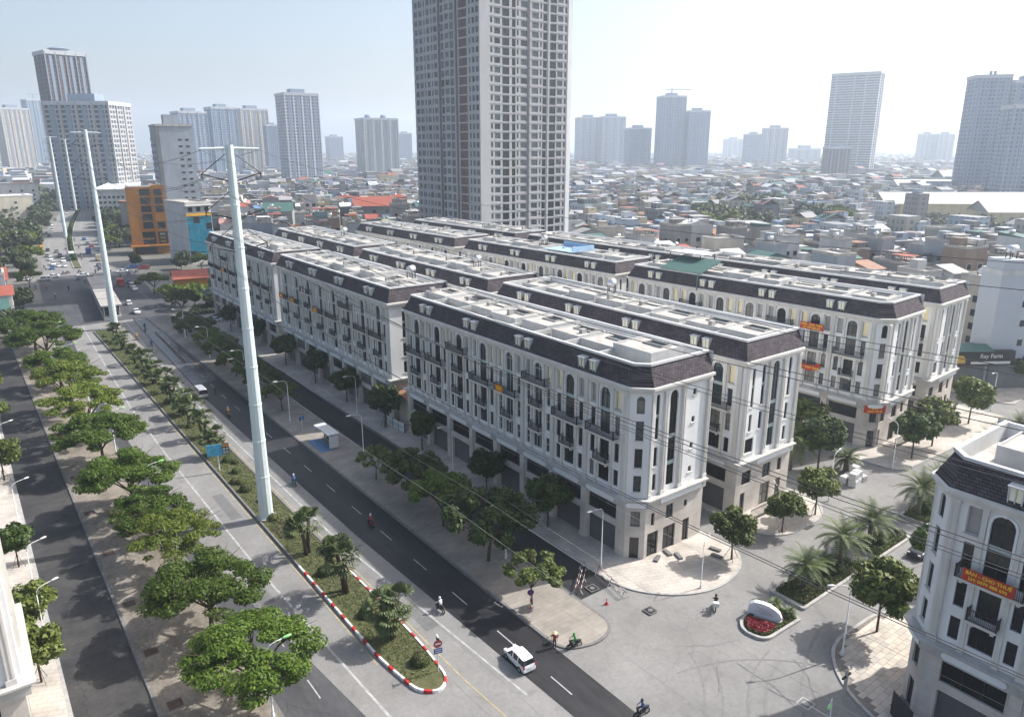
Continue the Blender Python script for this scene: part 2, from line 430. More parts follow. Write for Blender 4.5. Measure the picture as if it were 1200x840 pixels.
def wall_holes(mb, p0, p1, z0, z1, holes, depth=0.25, m=0, rev=None):
    """vertical wall from p0 to p1 (outside on the right-hand side), with openings (s0, s1, z0, z1, arched)"""
    rev = m if rev is None else rev
    p0, p1 = Vector(p0), Vector(p1)
    L = (p1 - p0).length
    d = (p1 - p0) / L
    nrm = Vector((d.y, -d.x))
    def P(s, z, dd=0.0):
        q = p0 + d * s - nrm * dd
        return (q.x, q.y, z)
    S_ = sorted(set([0.0, L] + [round(h[k], 4) for h in holes for k in (0, 1)]))
    Z_ = sorted(set([z0, z1] + [round(h[k], 4) for h in holes for k in (2, 3)]))
    for i in range(len(S_) - 1):
        sm = (S_[i] + S_[i + 1]) / 2
        run = None
        hs = [h for h in holes if h[0] < sm < h[1]]
        for j in range(len(Z_) - 1):
            zm = (Z_[j] + Z_[j + 1]) / 2
            solid = not any(h[2] < zm < h[3] for h in hs)
            if solid and run is None: run = Z_[j]
            if run is not None and (not solid or j == len(Z_) - 2):
                top = Z_[j + 1] if solid else Z_[j]
                mb.poly([P(S_[i], run), P(S_[i + 1], run), P(S_[i + 1], top), P(S_[i], top)], m)
                run = None
    for h in holes:
        a, b, c, e = h[:4]
        dp = h[5] if len(h) > 5 else depth
        arch = len(h) > 4 and h[4]
        r = (b - a) / 2
        zt = e - r if arch else e
        mb.poly([P(a, c), P(b, c), P(b, c, dp), P(a, c, dp)], rev)
        mb.poly([P(a, zt), P(a, c), P(a, c, dp), P(a, zt, dp)], rev)
        mb.poly([P(b, c), P(b, zt), P(b, zt, dp), P(b, c, dp)], rev)
        if not arch:
            mb.poly([P(b, e), P(a, e), P(a, e, dp), P(b, e, dp)], rev)
        else:
            N = 8
            mid = (a + b) / 2
            arc = [(mid - r * math.cos(PI * k / N), zt + r * math.sin(PI * k / N)) for k in range(N + 1)]
            for k in range(N):
                q = (a, e) if k < N / 2 else (b, e)
                mb.poly([P(*q), P(*arc[k]), P(*arc[k + 1])], m)
                mb.poly([P(*arc[k + 1]), P(*arc[k]), P(*arc[k], dp), P(*arc[k + 1], dp)], rev)

# windows: local x = width, outside = -y, origin at the bottom centre of the opening on the wall plane
_wc = {}
def window_mesh(w, h, arch=False, depth=0.2, nx=2, nz=1, frame='frame_dark', glass='glass', spandrel=None):
    key = (round(w, 2), round(h, 2), arch, depth, nx, nz, frame, glass, spandrel)
    if key in _wc: return _wc[key]
    mb = MB()
    y = depth - 0.03
    t = 0.06
    mb.poly([(-w / 2, y, 0), (w / 2, y, 0), (w / 2, y, h), (-w / 2, y, h)], 0)
    y0 = y - 0.05
    hh = h - (w / 2 if arch else 0)
    mb.box(-w / 2, y0, 0, -w / 2 + t, y - .005, hh, 1); mb.box(w / 2 - t, y0, 0, w / 2, y - .005, hh, 1)
    mb.box(-w / 2 + t, y0, 0, w / 2 - t, y - .005, t, 1)
    mb.box(-w / 2 + t, y0, hh - t, w / 2 - t, y - .005, hh, 1)
    for i in range(1, nx):
        x = -w / 2 + w * i / nx
        mb.box(x - t / 2, y0 + .004, t, x + t / 2, y - .005, hh - t, 1)
    if arch: mb.box(-t / 2, y0 + .004, hh, t / 2, y - .005, h - .03, 1)
    for i in range(1, nz):
        z = hh * i / nz
        mb.box(-w / 2 + t, y0 + .008, z - t / 2, w / 2 - t, y - .006, z + t / 2, 1)
    if spandrel:
        for z0, z1 in spandrel: mb.box(-w / 2 + t, y0 - .02, z0, w / 2 - t, y - .006, z1, 2)
    me = mb.mesh('window', [M[glass], M[frame], M['spandrel']])
    _wc[key] = me
    return me
# ------------------------------------------------------------------ ground, roads, pavements
_cs = [(-400, 0), (150, 0), (223, 2.5), (330, 9), (471, 21), (645, 50), (929, 99), (1250, 165), (1700, 270)]
_ca, _cb = [a for a, b in _cs], [b for a, b in _cs]
def shift(y):
    w = min(100.0, max(0.0, (y - 200) * .5))
    return float(np.mean(np.interp(y + np.linspace(-w, w, 9), _ca, _cb)))
YS = [-60, 0, 40, 80, 120, 150, 175, 200, 225, 250, 280, 310, 340, 360, 380, 400, 420, 445, 471, 495, 520, 550, 580, 610, 645, 680, 720, 760, 800, 835, 870, 900, 929, 985, 1040, 1150, 1250, 1450, 1700]
def ribbon(mb, xa, xb, z, y0=-60, y1=1700, m=0, fa=None, fb=None):
    ys = [y0] + [y for y in YS if y0 < y < y1] + [y1]
    for a, b in zip(ys[:-1], ys[1:]):
        ea = (fa(a), fb(a)) if fa else (xa, xb)
        eb = (fa(b), fb(b)) if fa else (xa, xb)
        mb.poly([(ea[0] + shift(a), a, z), (ea[1] + shift(a), a, z), (eb[1] + shift(b), b, z), (eb[0] + shift(b), b, z)], m)
def sheet(name, x0, y0, x1, y1, z, m, parent=None):
    mb = MB(); mb.poly([(x0, y0, z), (x1, y0, z), (x1, y1, z), (x0, y1, z)])
    return structure(name, mb.mesh(name, [m]), parent=parent)

mb = MB()
N = 24
mb.poly([(6500 * math.cos(2 * PI * k / N), 6500 * math.sin(2 * PI * k / N), -0.02) for k in range(N)])
structure('ground', mb.mesh('ground', [M['ground']]))
sheet('estate_street', 41.0, -40, 250, 232, 0.000, M['asphalt'])
sheet('cross_road', -160, 240, 330, 275, 0.002, M['asphalt_mid'])
mb = MB(); ribbon(mb, 16.3, 41.5, 0.006)
road = structure('main_road', mb.mesh('main_road', [M['asphalt']]))
def rib(name, xa, xb, z, y0, y1, m, fa=None, fb=None, parent=road):
    q = MB(); ribbon(q, xa, xb, z, y0, y1, 0, fa, fb)
    return structure(name, q.mesh(name, [m]), parent=parent)
rib('dark_asphalt_lane', 0, 0, 0.010, -60, 235, M['asphalt_dark'], lambda y: float(np.interp(y, [40, 55, 95, 235], [36.6, 35.6, 35.0, 35.0])), lambda y: 41.3)
rib('dark_asphalt_lane', 0, 0, 0.010, -60, 235, M['asphalt_mid'], lambda y: 16.4, lambda y: float(np.interp(y, [40, 62, 75, 90, 235], [23.2, 21.6, 19.3, 18.3, 18.3])))
rib('intersection_surface', 14.5, 47, 0.012, 233, 330, M['asphalt_mid'])
mb = MB(); ribbon(mb, 1.6, 7.5, 0.004, -60, 232)
structure('service_road', mb.mesh('service_road', [M['asphalt_old']]))
mb = MB(); ribbon(mb, 48.6, 53.8, 0.008, 52, 232)
structure('service_road', mb.mesh('service_road_b', [M['asphalt_dark']]))
# wet, patched strip further up the right carriageway
rib('wet_patch', 35.3, 40.5, 0.014, 158, 232, M['asphalt_wet'])
M['mud'] = road_mat('mud', (0.085, 0.05, 0.035), (0.12, 0.085, 0.065), .9, 0, (1.5, .5, 1), .5)
rib('mud_strip', 37.2, 37.9, 0.018, 176, 212, M['mud']); rib('mud_strip', 39.4, 40.1, 0.018, 168, 198, M['mud'])
# lines
def line(name, x, w, y0, y1, m, z=0.016):
    return rib(name, x - w / 2, x + w / 2, z, y0, y1, m)
rib('edge_line', 0, 0, 0.016, 46, 232, M['road_white'], lambda y: float(np.interp(y, [46, 62, 75, 95, 232], [23.75, 23.3, 22.55, 21.9, 22.1])), lambda y: float(np.interp(y, [46, 62, 75, 95, 232], [24.0, 23.55, 22.8, 22.15, 22.35])))
rib('edge_line', 0, 0, 0.016, 44, 232, M['road_white'], lambda y: float(np.interp(y, [44, 52, 70, 98, 232], [34.9, 34.25, 32.75, 32.6, 32.7])), lambda y: float(np.interp(y, [44, 52, 70, 98, 232], [35.1, 34.5, 33.0, 32.85, 32.95])))
line('yellow_line', 26.0, 0.16, 56, 230, M['road_yellow'])
line('yellow_line', 31.55, 0.16, 50, 230, M['road_yellow'])
rib('yellow_line', 0, 0, 0.016, -20, 50, M['road_yellow'], lambda y: float(np.interp(y, [-20, 43, 50], [38, 31.65, 31.45])), lambda y: float(np.interp(y, [-20, 43, 50], [38.16, 31.8, 31.6])))
for y in np.arange(-10, 230, 8.6):
    if y < 232: line('lane_dash', 38.3, 0.13, y, y + 3.0, M['road_white'], 0.017)
for y in np.arange(-8, 70, 9): line('lane_dash', 19.8, 0.13, y, y + 3.0, M['road_white'], 0.017)
line('edge_line', 27.0 - 7.6, 0.15, 335, 900, M['road_white'])
line('edge_line', 29.0 + 5, 0.15, 335, 900, M['road_white'])
# tyre marks on the junction
M['tyre_mark'] = mat('tyre_mark', (0.18, 0.176, 0.17), 0.85, 0.2, 2.5, detail=8)
def strip(name, pts, w, z, m, parent=None):
    q = MB(); P = [Vector(p) for p in pts]
    L = []
    for i, p in enumerate(P):
        d = (P[min(i + 1, len(P) - 1)] - P[max(i - 1, 0)]).normalized(); n = Vector((-d.y, d.x)) * w / 2
        L.append(((p + n), (p - n)))
    for a, b in zip(L[:-1], L[1:]): q.poly([(a[1].x, a[1].y, z), (b[1].x, b[1].y, z), (b[0].x, b[0].y, z), (a[0].x, a[0].y, z)])
    return structure(name, q.mesh(name, [m]), parent=parent)
def arc(cx, cy, r, a0, a1, n=14):
    return [(cx + r * math.cos(R(a0 + (a1 - a0) * k / n)), cy + r * math.sin(R(a0 + (a1 - a0) * k / n))) for k in range(n + 1)]
for k, (cx, cy, r, a0, a1, w) in enumerate([(38, 45.5, 15, -100, -25, .18), (38, 45.5, 16.6, -95, -30, .16), (60, 18, 15, 100, 150, .3), (60, 18, 16.5, 97, 155, .22), (72, 3, 31, 100, 135, .35), (45, 20, 18, 30, 80, .15)]):
    strip('tyre_mark', arc(cx, cy, r, a0, a1), w, 0.014 + 0.0015 * k, M['tyre_mark'], road)

rk = random.Random(6)
M['crack_seal'] = mat('crack_seal', (0.165, 0.162, 0.158), .8, .2, 2)
for k in range(6):
    p = Vector((rk.uniform(46, 60), rk.uniform(24, 40))); a = rk.uniform(0, 6.28); pts = [tuple(p)]
    for i in range(rk.randint(4, 8)):
        a += rk.uniform(-.35, .35); p = p + Vector((math.cos(a), math.sin(a))) * rk.uniform(.6, 1.3); pts.append(tuple(p))
    strip('crack_seal', pts, rk.uniform(.04, .09), 0.026 + .001 * k, M['crack_seal'], road)
M['patch'] = road_mat('patch', (0.13, 0.13, 0.128), (0.18, 0.178, 0.172), .85, 0, blot=.3)
for k, (x, y, w, l) in enumerate([(33.2, 60, 1.6, 5), (20.8, 74, 2.2, 4), (24.4, 98, 1.5, 9), (33.4, 112, 1.8, 3), (24.6, 140, 2, 6)]):
    q_ = MB(); q_.poly([(x - w / 2, y - l / 2, 0), (x + w / 2, y - l / 2 + .1, 0), (x + w / 2 - .1, y + l / 2, 0), (x - w / 2, y + l / 2, 0)]); structure('repair_patch', q_.mesh('repair_patch', [M['patch']]), parent=road, loc=(0, 0, .0125 if x < 40 else .012))
def rounded(pts, r, n=5):
    """round the corners flagged by radius list"""
    out = []
    L = len(pts)
    for i in range(L):
        p, a, b = Vector(pts[i]), Vector(pts[i - 1]), Vector(pts[(i + 1) % L])
        rr = r[i] if isinstance(r, (list, tuple)) else r
        if not rr:
            out.append(tuple(p)); continue
        da, db = (a - p), (b - p)
        rr = min(rr, da.length * .49, db.length * .49)
        p0, p1 = p + da.normalized() * rr, p + db.normalized() * rr
        for k in range(n + 1):
            t = k / n
            out.append(tuple(p0 * (1 - t) ** 2 + p * 2 * t * (1 - t) + p1 * t * t))
    return out
def pavement(name, pts, r, m, kerb='kerb', h=0.14, kw=0.28):
    P = rounded(pts, r)
    mb = MB(); mb.prism(P, 0.0, h, 0)
    o = structure(name, mb.mesh(name, [m]))
    k = MB(); loft(k, P, [(0.03, -0.01), (0.03, h + .012), (-kw, h + .012), (-kw, h - .01)], closed=True)
    structure('kerb', k.mesh('kerb', [M[kerb]]), parent=o)
    return o, P
# counter-clockwise outlines (outside on the right)
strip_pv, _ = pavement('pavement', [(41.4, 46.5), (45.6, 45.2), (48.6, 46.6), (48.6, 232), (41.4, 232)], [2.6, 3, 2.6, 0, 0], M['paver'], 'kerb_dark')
row_pv, _ = pavement('pavement', [(53.8, 50.5), (57.5, 46), (62.5, 43.9), (68.2, 45.0), (71.6, 48), (72.2, 226), (53.8, 226)], [3, 3, 4, 4, 3, 0, 0], M['paver_light'])
pavement('pavement', [(76.6, 48.4), (79.5, 46.2), (87.5, 46.2), (91.5, 49), (91.5, 226), (76.6, 226)], [2, 2, 2, 2, 0, 0], M['paver_light'])
pavement('pavement', [(110, 47), (150, 45.5), (150, 226), (103, 226)], [3, 3, 0, 0], M['paver_light'])
pavement('pavement', [(158, 49), (240, 52), (240, 70), (158, 62)], [2, 0, 0, 0], M['paver_light'])
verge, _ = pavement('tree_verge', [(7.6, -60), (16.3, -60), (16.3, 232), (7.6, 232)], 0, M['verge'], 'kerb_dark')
pavement('pavement', [(-6, -40), (1.6, -40), (1.6, 232), (-6, 232)], 0, M['paver_light'])
corner, CP = pavement('corner_pavement', [(52.5, -40), (76, -40), (76.2, 28), (73, 31.2), (63.2, 31.4), (58.6, 27.2), (56.3, 21)], [0, 0, 2.5, 3, 4, 3, 3], M['joint'])
def inside(p, poly):
    c = False
    for i in range(len(poly)):
        (x0, y0), (x1, y1) = poly[i - 1], poly[i]
        if (y0 > p[1]) != (y1 > p[1]) and p[0] < (x1 - x0) * (p[1] - y0) / (y1 - y0) + x0: c = not c
    return c
tm = []
for nm in ('tile_a', 'tile_b', 'tile_c'):
    q = MB(); q.box(-0.57, -0.285, 0, 0.57, 0.285, 0.022, bottom=False); tm.append(q.mesh('paving_tile', [M[nm]]))
cnt = 0
for j in range(34):
    for i in range(20):
        x, y = 55.2 + i * 1.18 + (0.59 if j % 2 else 0), 30.9 - j * 0.60
        if cnt >= 300 or (x > 60.2 and y < 23.2): continue
        if all(inside((x + dx, y + dy), CP) for dx in (-.8, .8) for dy in (-.5, .5)):
            obj('paving_tile', random.choice(tm), corner, (x, y, 0.139), rz=random.uniform(-.006, .006)); cnt += 1

# tree pits
q = MB(); q.box(-.6, -.6, 0, .6, .6, .012, 0, bottom=False); q.box(-.68, -.68, 0, -.6, .68, .03, 1); q.box(.6, -.68, 0, .68, .68, .03, 1); q.box(-.6, -.68, 0, .6, -.6, .03, 1); q.box(-.6, .6, 0, .6, .68, .03, 1)
PIT = q.mesh('tree_pit', [M['soil'], M['kerb_dark']])
for x, y in [(9.0, 71), (8.9, 81), (9.0, 94), (8.9, 107), (9.0, 121), (9.1, 62)]:
    obj('tree_pit', PIT, verge, (x, y, 0.142))
# manhole covers
q = MB(); q.box(-.62, -.62, 0, .62, .62, .012, 1, bottom=False); q.box(-.5, -.5, .01, .5, .5, .02, 0, bottom=False); q.lathe([(.28, .02), (.28, .03)], 12, 1)
MAN = q.mesh('manhole_cover', [M['kerb_dark'], M['kerb']])
MAN2 = q.mesh('manhole_cover', [M['iron'], M['kerb_dark']])
for i, (px, py) in enumerate([(944, 824), (1062, 712), (694, 690), (762, 716), (588, 706)]):
    p = at(px, py)
    obj('manhole_cover', MAN if i < 2 else MAN2, road, (p.x, p.y, 0.02 if i not in (2, 3) else .142), rz=random.uniform(-.1, .1))

# median
medpts = rounded([(26.5, 222), (26.45, 56), (27.2, 50.2), (28.9, 48.9), (30.4, 50.2), (30.95, 56), (31.1, 222)], [0, 3, 1.2, 1.2, 1.2, 3, 0])
mb = MB(); mb.prism([p for p in medpts], 0, .22, 0)
med = structure('median', mb.mesh('median', [M['grass']]))
kb = MB(); far = [(26.5, 222), (26.46, 77)]
loft(kb, far, [(0.06, 0), (0.06, .3), (-.16, .3), (-.16, .2)])
loft(kb, [(30.98, 77), (31.1, 222)], [(0.06, 0), (0.06, .3), (-.16, .3), (-.16, .2)])
structure('kerb', kb.mesh('median_kerb', [M['kerb_dark']]), parent=med)
path = [(26.46, 77)] + [p for p in medpts if p[1] < 60] + [(30.98, 77)]
P = [Vector(p) for p in path]
acc = 0.0; red = False; cur = [P[0]]; lim = 1.7
def kstone(pts, red):
    q = MB(); loft(q, [tuple(p) for p in pts], [(0.06, 0), (0.05, .3), (-.16, .31), (-.17, .2)])
    obj('kerb_stone', q.mesh('kerb_stone', [M['red_paint' if red else 'white_paint']]), med)
for a, b in zip(P[:-1], P[1:]):
    while True:
        d = (b - a).length
        if acc + d < lim:
            acc += d
            if (b - cur[-1]).length > 1e-4: cur.append(b)
            break
        a = a + (b - a).normalized() * (lim - acc)
        cur.append(a); kstone(cur, red)
        red = not red; lim = 0.85 if red else 1.7; cur = [a]; acc = 0.0
if len(cur) > 1: kstone(cur, red)
# far median
mb = MB(); ribbon(mb, 27.5, 30.1, .3, 348, 1200); structure('median', mb.mesh('median_far', [M['grass']]))
mb = MB(); ribbon(mb, 27.2, 27.5, .32, 348, 1200); ribbon(mb, 30.1, 30.4, .34, 348, 1200)
structure('kerb', mb.mesh('median_far_kerb', [M['kerb']]), parent=bpy.data.objects['median.001'])

# islands of the side street
def island(pts, r):
    P = rounded(pts, r)
    q = MB(); q.prism(P, 0, .26, 0)
    o = structure('traffic_island', q.mesh('traffic_island', [M['soil']]))
    k = MB(); loft(k, P, [(0.02, 0), (0.02, .3), (-.3, .3), (-.3, .2)], closed=True)
    structure('kerb', k.mesh('kerb', [M['kerb']]), parent=o)
    return P
ISL = [island([(58.2, 38.0), (58.6, 35.3), (64.8, 35.2), (65.2, 38.6), (60.0, 39.4)], [1.6, 1.6, 0.2, .2, 2.0]),
       island([(66.6, 36.0), (80.0, 36.2), (80.0, 40.4), (66.6, 40.2)], [.3, 1.2, 1.2, .3]),
       island([(83.0, 36.3), (91.6, 36.4), (92.2, 40.2), (83.0, 40.3)], [.3, 1.2, 1.2, .3]),
       island([(96.0, 36.6), (112, 37), (112, 40.6), (96.0, 40.4)], [.8, 1.2, 1.2, .8]),
       island([(117.0, 37.2), (140, 38), (140, 41.6), (117.0, 40.8)], [.8, 1.2, 1.2, .8]),
       island([(146.0, 38.4), (175, 40), (175, 43.6), (146.0, 42.0)], [.8, 1.2, 1.2, .8])]
# ------------------------------------------------------------------ townhouse blocks
BL, BD, BC, BN = 53.3, 12.1, 1.7, 8          # length, depth, chamfer, units
_bm = {}
def rail_mesh(w, d, h=1.0):
    q = MB(); t = .03
    def bar(x0, y0, x1, y1):
        L = math.hypot(x1 - x0, y1 - y0); n = max(2, int(L / .14))
        for i in range(n + 1):
            x, y = x0 + (x1 - x0) * i / n, y0 + (y1 - y0) * i / n
            q.box(x - .016, y - .016, .04, x + .016, y + .016, h, bottom=False)
        q.box(min(x0, x1) - t, min(y0, y1) - t, h, max(x0, x1) + t, max(y0, y1) + t, h + .06)
        q.box(min(x0, x1) - .02, min(y0, y1) - .02, .1, max(x0, x1) + .02, max(y0, y1) + .02, .14)
    y = -d + .06
    bar(-w / 2 + .06, y, w / 2 - .06, y); bar(-w / 2 + .06, y + .1, -w / 2 + .06, -.08); bar(w / 2 - .06, y + .1, w / 2 - .06, -.08)
    for sx in (-1, 1): q.box(sx * (w / 2 - .06) - .05, y - .05, 0, sx * (w / 2 - .06) + .05, y + .05, h + .16)
    return q.mesh('railing', [M['iron']])
def slab_mesh(w, d):
    q = MB()
    q.box(-w / 2, -d, -.16, w / 2, -.002, 0, 0)
    q.box(-w / 2 + .12, -d + .12, -.3, w / 2 - .12, -.002, -.16, 0)
    for sx in (-1, 1): q.box(sx * (w / 2 - .4) - .12, -d * .6, -.6, sx * (w / 2 - .4) + .12, -.002, -.3, 0)
    return q.mesh('balcony', [M['stone_trim']])
RAIL_S, RAIL_L, SLAB_S, SLAB_L = rail_mesh(2.3, .85), rail_mesh(4.9, 1.0), slab_mesh(2.3, .85), slab_mesh(4.9, 1.0)
def balcony(parent, x, y, z, a, long=False):
    b = obj('balcony', SLAB_L if long else SLAB_S, parent, (x, y, z), rz=a)
    obj('railing', RAIL_L if long else RAIL_S, b)
    return b
def pil_mesh(w, h, p=.22):
    q = MB(); q.box(-w / 2, -p, 0, w / 2, .05, h)
    q.box(-w / 2 - .07, -p - .07, 0, w / 2 + .07, .05, .5); q.box(-w / 2 - .06, -p - .06, h - .35, w / 2 + .06, .05, h)
    if w > .4:
        q.box(-w / 2 + .1, -p - .05, .6, -w / 2 + .2, -p + .01, h - .45); q.box(w / 2 - .2, -p - .05, .6, w / 2 - .1, -p + .01, h - .45)
    return q.mesh('pilaster', [M['stone_trim']])
PIL_W, PIL_N, PIER = pil_mesh(.62, 13.0, .28), pil_mesh(.34, 13.0, .2), None
q = MB(); q.box(-.45, -.25, 0, .45, .05, 6.9); q.box(-.52, -.32, 0, .52, .05, .6); PIER = q.mesh('pier', [M['stone_base']])
def arch_trim(w, h0, h):                # raised surround of an arched opening
    q = MB(); r = w / 2; N = 10
    pin = [(-r, h0)] + [(-r * math.cos(PI * k / N), h - r + r * math.sin(PI * k / N)) for k in range(N + 1)] + [(r, h0)]
    ro = r + .2
    pout = [(-ro, h0)] + [(-ro * math.cos(PI * k / N), h - r + ro * math.sin(PI * k / N)) for k in range(N + 1)] + [(ro, h0)]
    for a, b, c, d in zip(pin[:-1], pin[1:], pout[1:], pout[:-1]):
        q.poly([(a[0], -.1, a[1]), (b[0], -.1, b[1]), (c[0], -.1, c[1]), (d[0], -.1, d[1])])
        q.poly([(d[0], -.1, d[1]), (c[0], -.1, c[1]), (c[0], 0, c[1]), (d[0], 0, d[1])])
        q.poly([(b[0], -.1, b[1]), (a[0], -.1, a[1]), (a[0], 0.02, a[1]), (b[0], 0.02, b[1])])
    q.box(-.14, -.16, h - .02, .14, 0, h + .34)
    return q.mesh('arch_surround', [M['band_white']])
TRIM_A = arch_trim(1.7, 3.2, 5.8); TRIM_B = arch_trim(1.7, 0.6, 2.6)
def sill_mesh(w):
    q = MB(); q.box(-w / 2 - .12, -.12, -.14, w / 2 + .12, .02, 0); return q.mesh('sill', [M['stone_trim']])
_sl = {}
def sill(w):
    w = round(w, 2)
    if w not in _sl: _sl[w] = sill_mesh(w)
    return _sl[w]
q = MB()                               # roller shutter, ribbed
for i in range(22):
    z = .05 + i * .16; q.poly([(-2.45, .42, z), (2.45, .42, z), (2.45, .46, z + .15), (-2.45, .46, z + .15)]); q.poly([(-2.45, .46, z + .15), (2.45, .46, z + .15), (2.45, .42, z + .16), (-2.45, .42, z + .16)])
SHUT = q.mesh('roller_shutter', [M['shutter']])
def panel_round(w, h):
    q = MB(); n = 6; r = h / 2
    pts = [(w / 2 - r + r * math.cos(R(-90 + 180 * k / n)), r + r * math.sin(R(-90 + 180 * k / n))) for k in range(n + 1)] + [(-w / 2 + r + r * math.cos(R(90 + 180 * k / n)), r + r * math.sin(R(90 + 180 * k / n))) for k in range(n + 1)]
    q.poly([(p[0], -.05, p[1]) for p in pts])
    for a, b in zip(pts, pts[1:] + pts[:1]): q.poly([(a[0], 0, a[1]), (b[0], 0, b[1]), (b[0], -.05, b[1]), (a[0], -.05, a[1])])
    return q.mesh('band_panel', [M['band_white']])
PANEL = panel_round(4.9, .62); PANEL_C = panel_round(2.4, .62); PANEL_E = panel_round(7.6, .62)
def dormer_mesh():
    q = MB()                            # local: front = -y, base at the eave, leaning back into the mansard
    b, t, h = .5, .57, 1.5
    f = [(-b, -.02, 0), (b, -.02, 0), (t, -.10, h), (-t, -.10, h)]
    k = [(-b, 1.3, 0), (b, 1.3, 0), (t, 1.3, h), (-t, 1.3, h)]
    q.poly([f[1], k[1], k[2], f[2]], 0); q.poly([k[0], f[0], f[3], k[3]], 0)
    q.poly([(-t - .04, -.16, h), (t + .04, -.16, h), (t + .04, 1.3, h + .1), (-t - .04, 1.3, h + .1)], 0)
    q.poly([(-t - .04, -.16, h - .1), (t + .04, -.16, h - .1), (t + .04, -.16, h), (-t - .04, -.16, h)], 0)
    q.poly([(-t - .04, -.16, h - .1), (-t - .04, -.16, h), (-t - .04, 1.3, h + .1), (-t - .04, 1.3, h)], 0); q.poly([(t + .04, -.16, h), (t + .04, -.16, h - .1), (t + .04, 1.3, h), (t + .04, 1.3, h + .1)], 0)
    def L(u, v):
        a = Vector(f[0]).lerp(Vector(f[1]), u); c = Vector(f[3]).lerp(Vector(f[2]), u); return a.lerp(c, v)
    ub = [0, .09, .46, .54, .91, 1]; vb = [0, .07, .92, 1]
    for i in range(5):
        for j in range(3):
            g = i in (1, 3) and j == 1
            o = Vector((0, .08 if g else 0, 0))
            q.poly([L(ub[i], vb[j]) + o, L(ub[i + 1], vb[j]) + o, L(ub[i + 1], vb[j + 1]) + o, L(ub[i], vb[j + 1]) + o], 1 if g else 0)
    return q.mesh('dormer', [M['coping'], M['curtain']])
DORM = dormer_mesh()

def ffp(ch):
    return [(BD, BL), (0, BL)] + ([(0, BC), (BC, 0)] if ch else [(0, 0)]) + [(BD, 0)]
TYPES = 'AABAABAA'
SZ = [(8.95, 11.0), (12.0, 14.4), (15.4, 17.8)]
def unit_spots(ch):
    y0 = 2.5 if ch else 1.0
    w = 6.4 if not ch else 6.33
    return w, [y0 + w * (i + .5) for i in range(BN)]
def block_mesh(ch, ew):
    key = (ch, ew)
    if key in _bm: return _bm[key]
    w, cs = unit_spots(ch)
    mb = MB()
    # front: runs from (0, L) to (0, y0); s = L - y
    H = []
    def F(yc, hw, z0, z1, arch=False, d=.25): H.append((BL - yc - hw - 0.0, BL - yc + hw, z0, z1, arch, d))
    for c, t in zip(cs, TYPES):
        F(c, .95, *SZ[0]); F(c, .8, 11.7, 14.3)
        if t == 'A': F(c, .85, 15.1, 20.9, True)
        else: F(c, .8, 15.1, 17.7); F(c, .85, 18.3, 20.9, True)
        for s in (-1, 1):
            for z in SZ: F(c + s * 2.08, .4, *z)
            F(c + s * 2.08, .52, 18.5, 20.9, False, .45)
        F(c, 2.45, .12, 3.75, False, .5); F(c, 2.45, 4.6, 6.6, False, .3)
    fr1 = (0, BC) if ch else (0, 0)
    wall_holes(mb, (0, BL), fr1, 0, 6.9, [h for h in H if h[3] < 7], m=2)
    wall_holes(mb, (0, BL), fr1, 6.9, 21.9, [h for h in H if h[3] > 7], m=0)
    if ch:
        W_ = BC * math.sqrt(2); m_ = W_ / 2
        wall_holes(mb, (0, BC), (BC, 0), 0, 6.9, [(m_ - .55, m_ + .55, .12, 3.0), (m_ - .55, m_ + .55, 4.4, 6.4)], m=2)
        wall_holes(mb, (0, BC), (BC, 0), 6.9, 21.9, [(m_ - .45, m_ + .45, a, b) for a, b in SZ] + [(m_ - .45, m_ + .45, 18.7, 20.8, True)], m=1)
    e0 = BC if ch else 0
    eh = end_holes(ew)
    wall_holes(mb, (e0, 0), (BD, 0), 0, 6.9, [(h[0] - e0, h[1] - e0, *h[2:]) for h in eh if h[3] < 7], m=2)
    wall_holes(mb, (e0, 0), (BD, 0), 6.9, 21.9, [(h[0] - e0, h[1] - e0, *h[2:]) for h in eh if h[3] > 7], m=1)
    # back and far end
    bh = [(y - .5, y + .5, z, z + 1.6) for y in np.arange(3, BL, 3.2) for z in (9.2, 12.6, 16, 19.2)]
    wall_holes(mb, (BD, 0), (BD, BL), 0, 24.5, bh, m=1)
    wall_holes(mb, (BD, BL), (0, BL), 0, 21.9, [(x - .5, x + .5, z, z + 2) for x in (3.2, 6.2) for z in (9, 12.2, 15.6, 18.6)] + [(2.2, 4.2, .12, 3)], m=1)
    mb.box(BD - .26, .7, 22.2, BD - .004, BL - .7, 24.46, 1)
    me = mb.mesh('wall', [M['wall_white'], M['wall_white'], M['stone_base']])
    fp = ffp(ch)
    bd = MB(); loft(bd, fp, [(0, 6.88), (.4, 6.95), (.45, 7.9), (.85, 8.0), (.85, 8.18), (0, 8.22)])
    ev = MB(); loft(ev, fp, [(0, 21.1), (.25, 21.15), (.3, 21.5), (.62, 21.65), (.62, 21.95), (.38, 22.0)])
    ms = MB(); loft(ms, fp, [(.38, 22.0), (-.7, 24.2)])
    cp = MB(); loft(cp, fp, [(-.7, 24.2), (-.55, 24.22), (-.55, 24.5), (-.95, 24.5), (-.95, 22.9)])
    dk = MB(); inn = loft(MB(), fp, [(-.95, 23.0)])
    dk.poly([r[0] for r in inn])
    _bm[key] = (me, bd.mesh('base_band', [M['ledge']]), ev.mesh('eave_cornice', [M['stone_trim']]), ms.mesh('mansard_roof', [M['shingle']]), cp.mesh('coping', [M['coping']]), dk.mesh('roof_deck', [M['deck']]))
    return _bm[key]
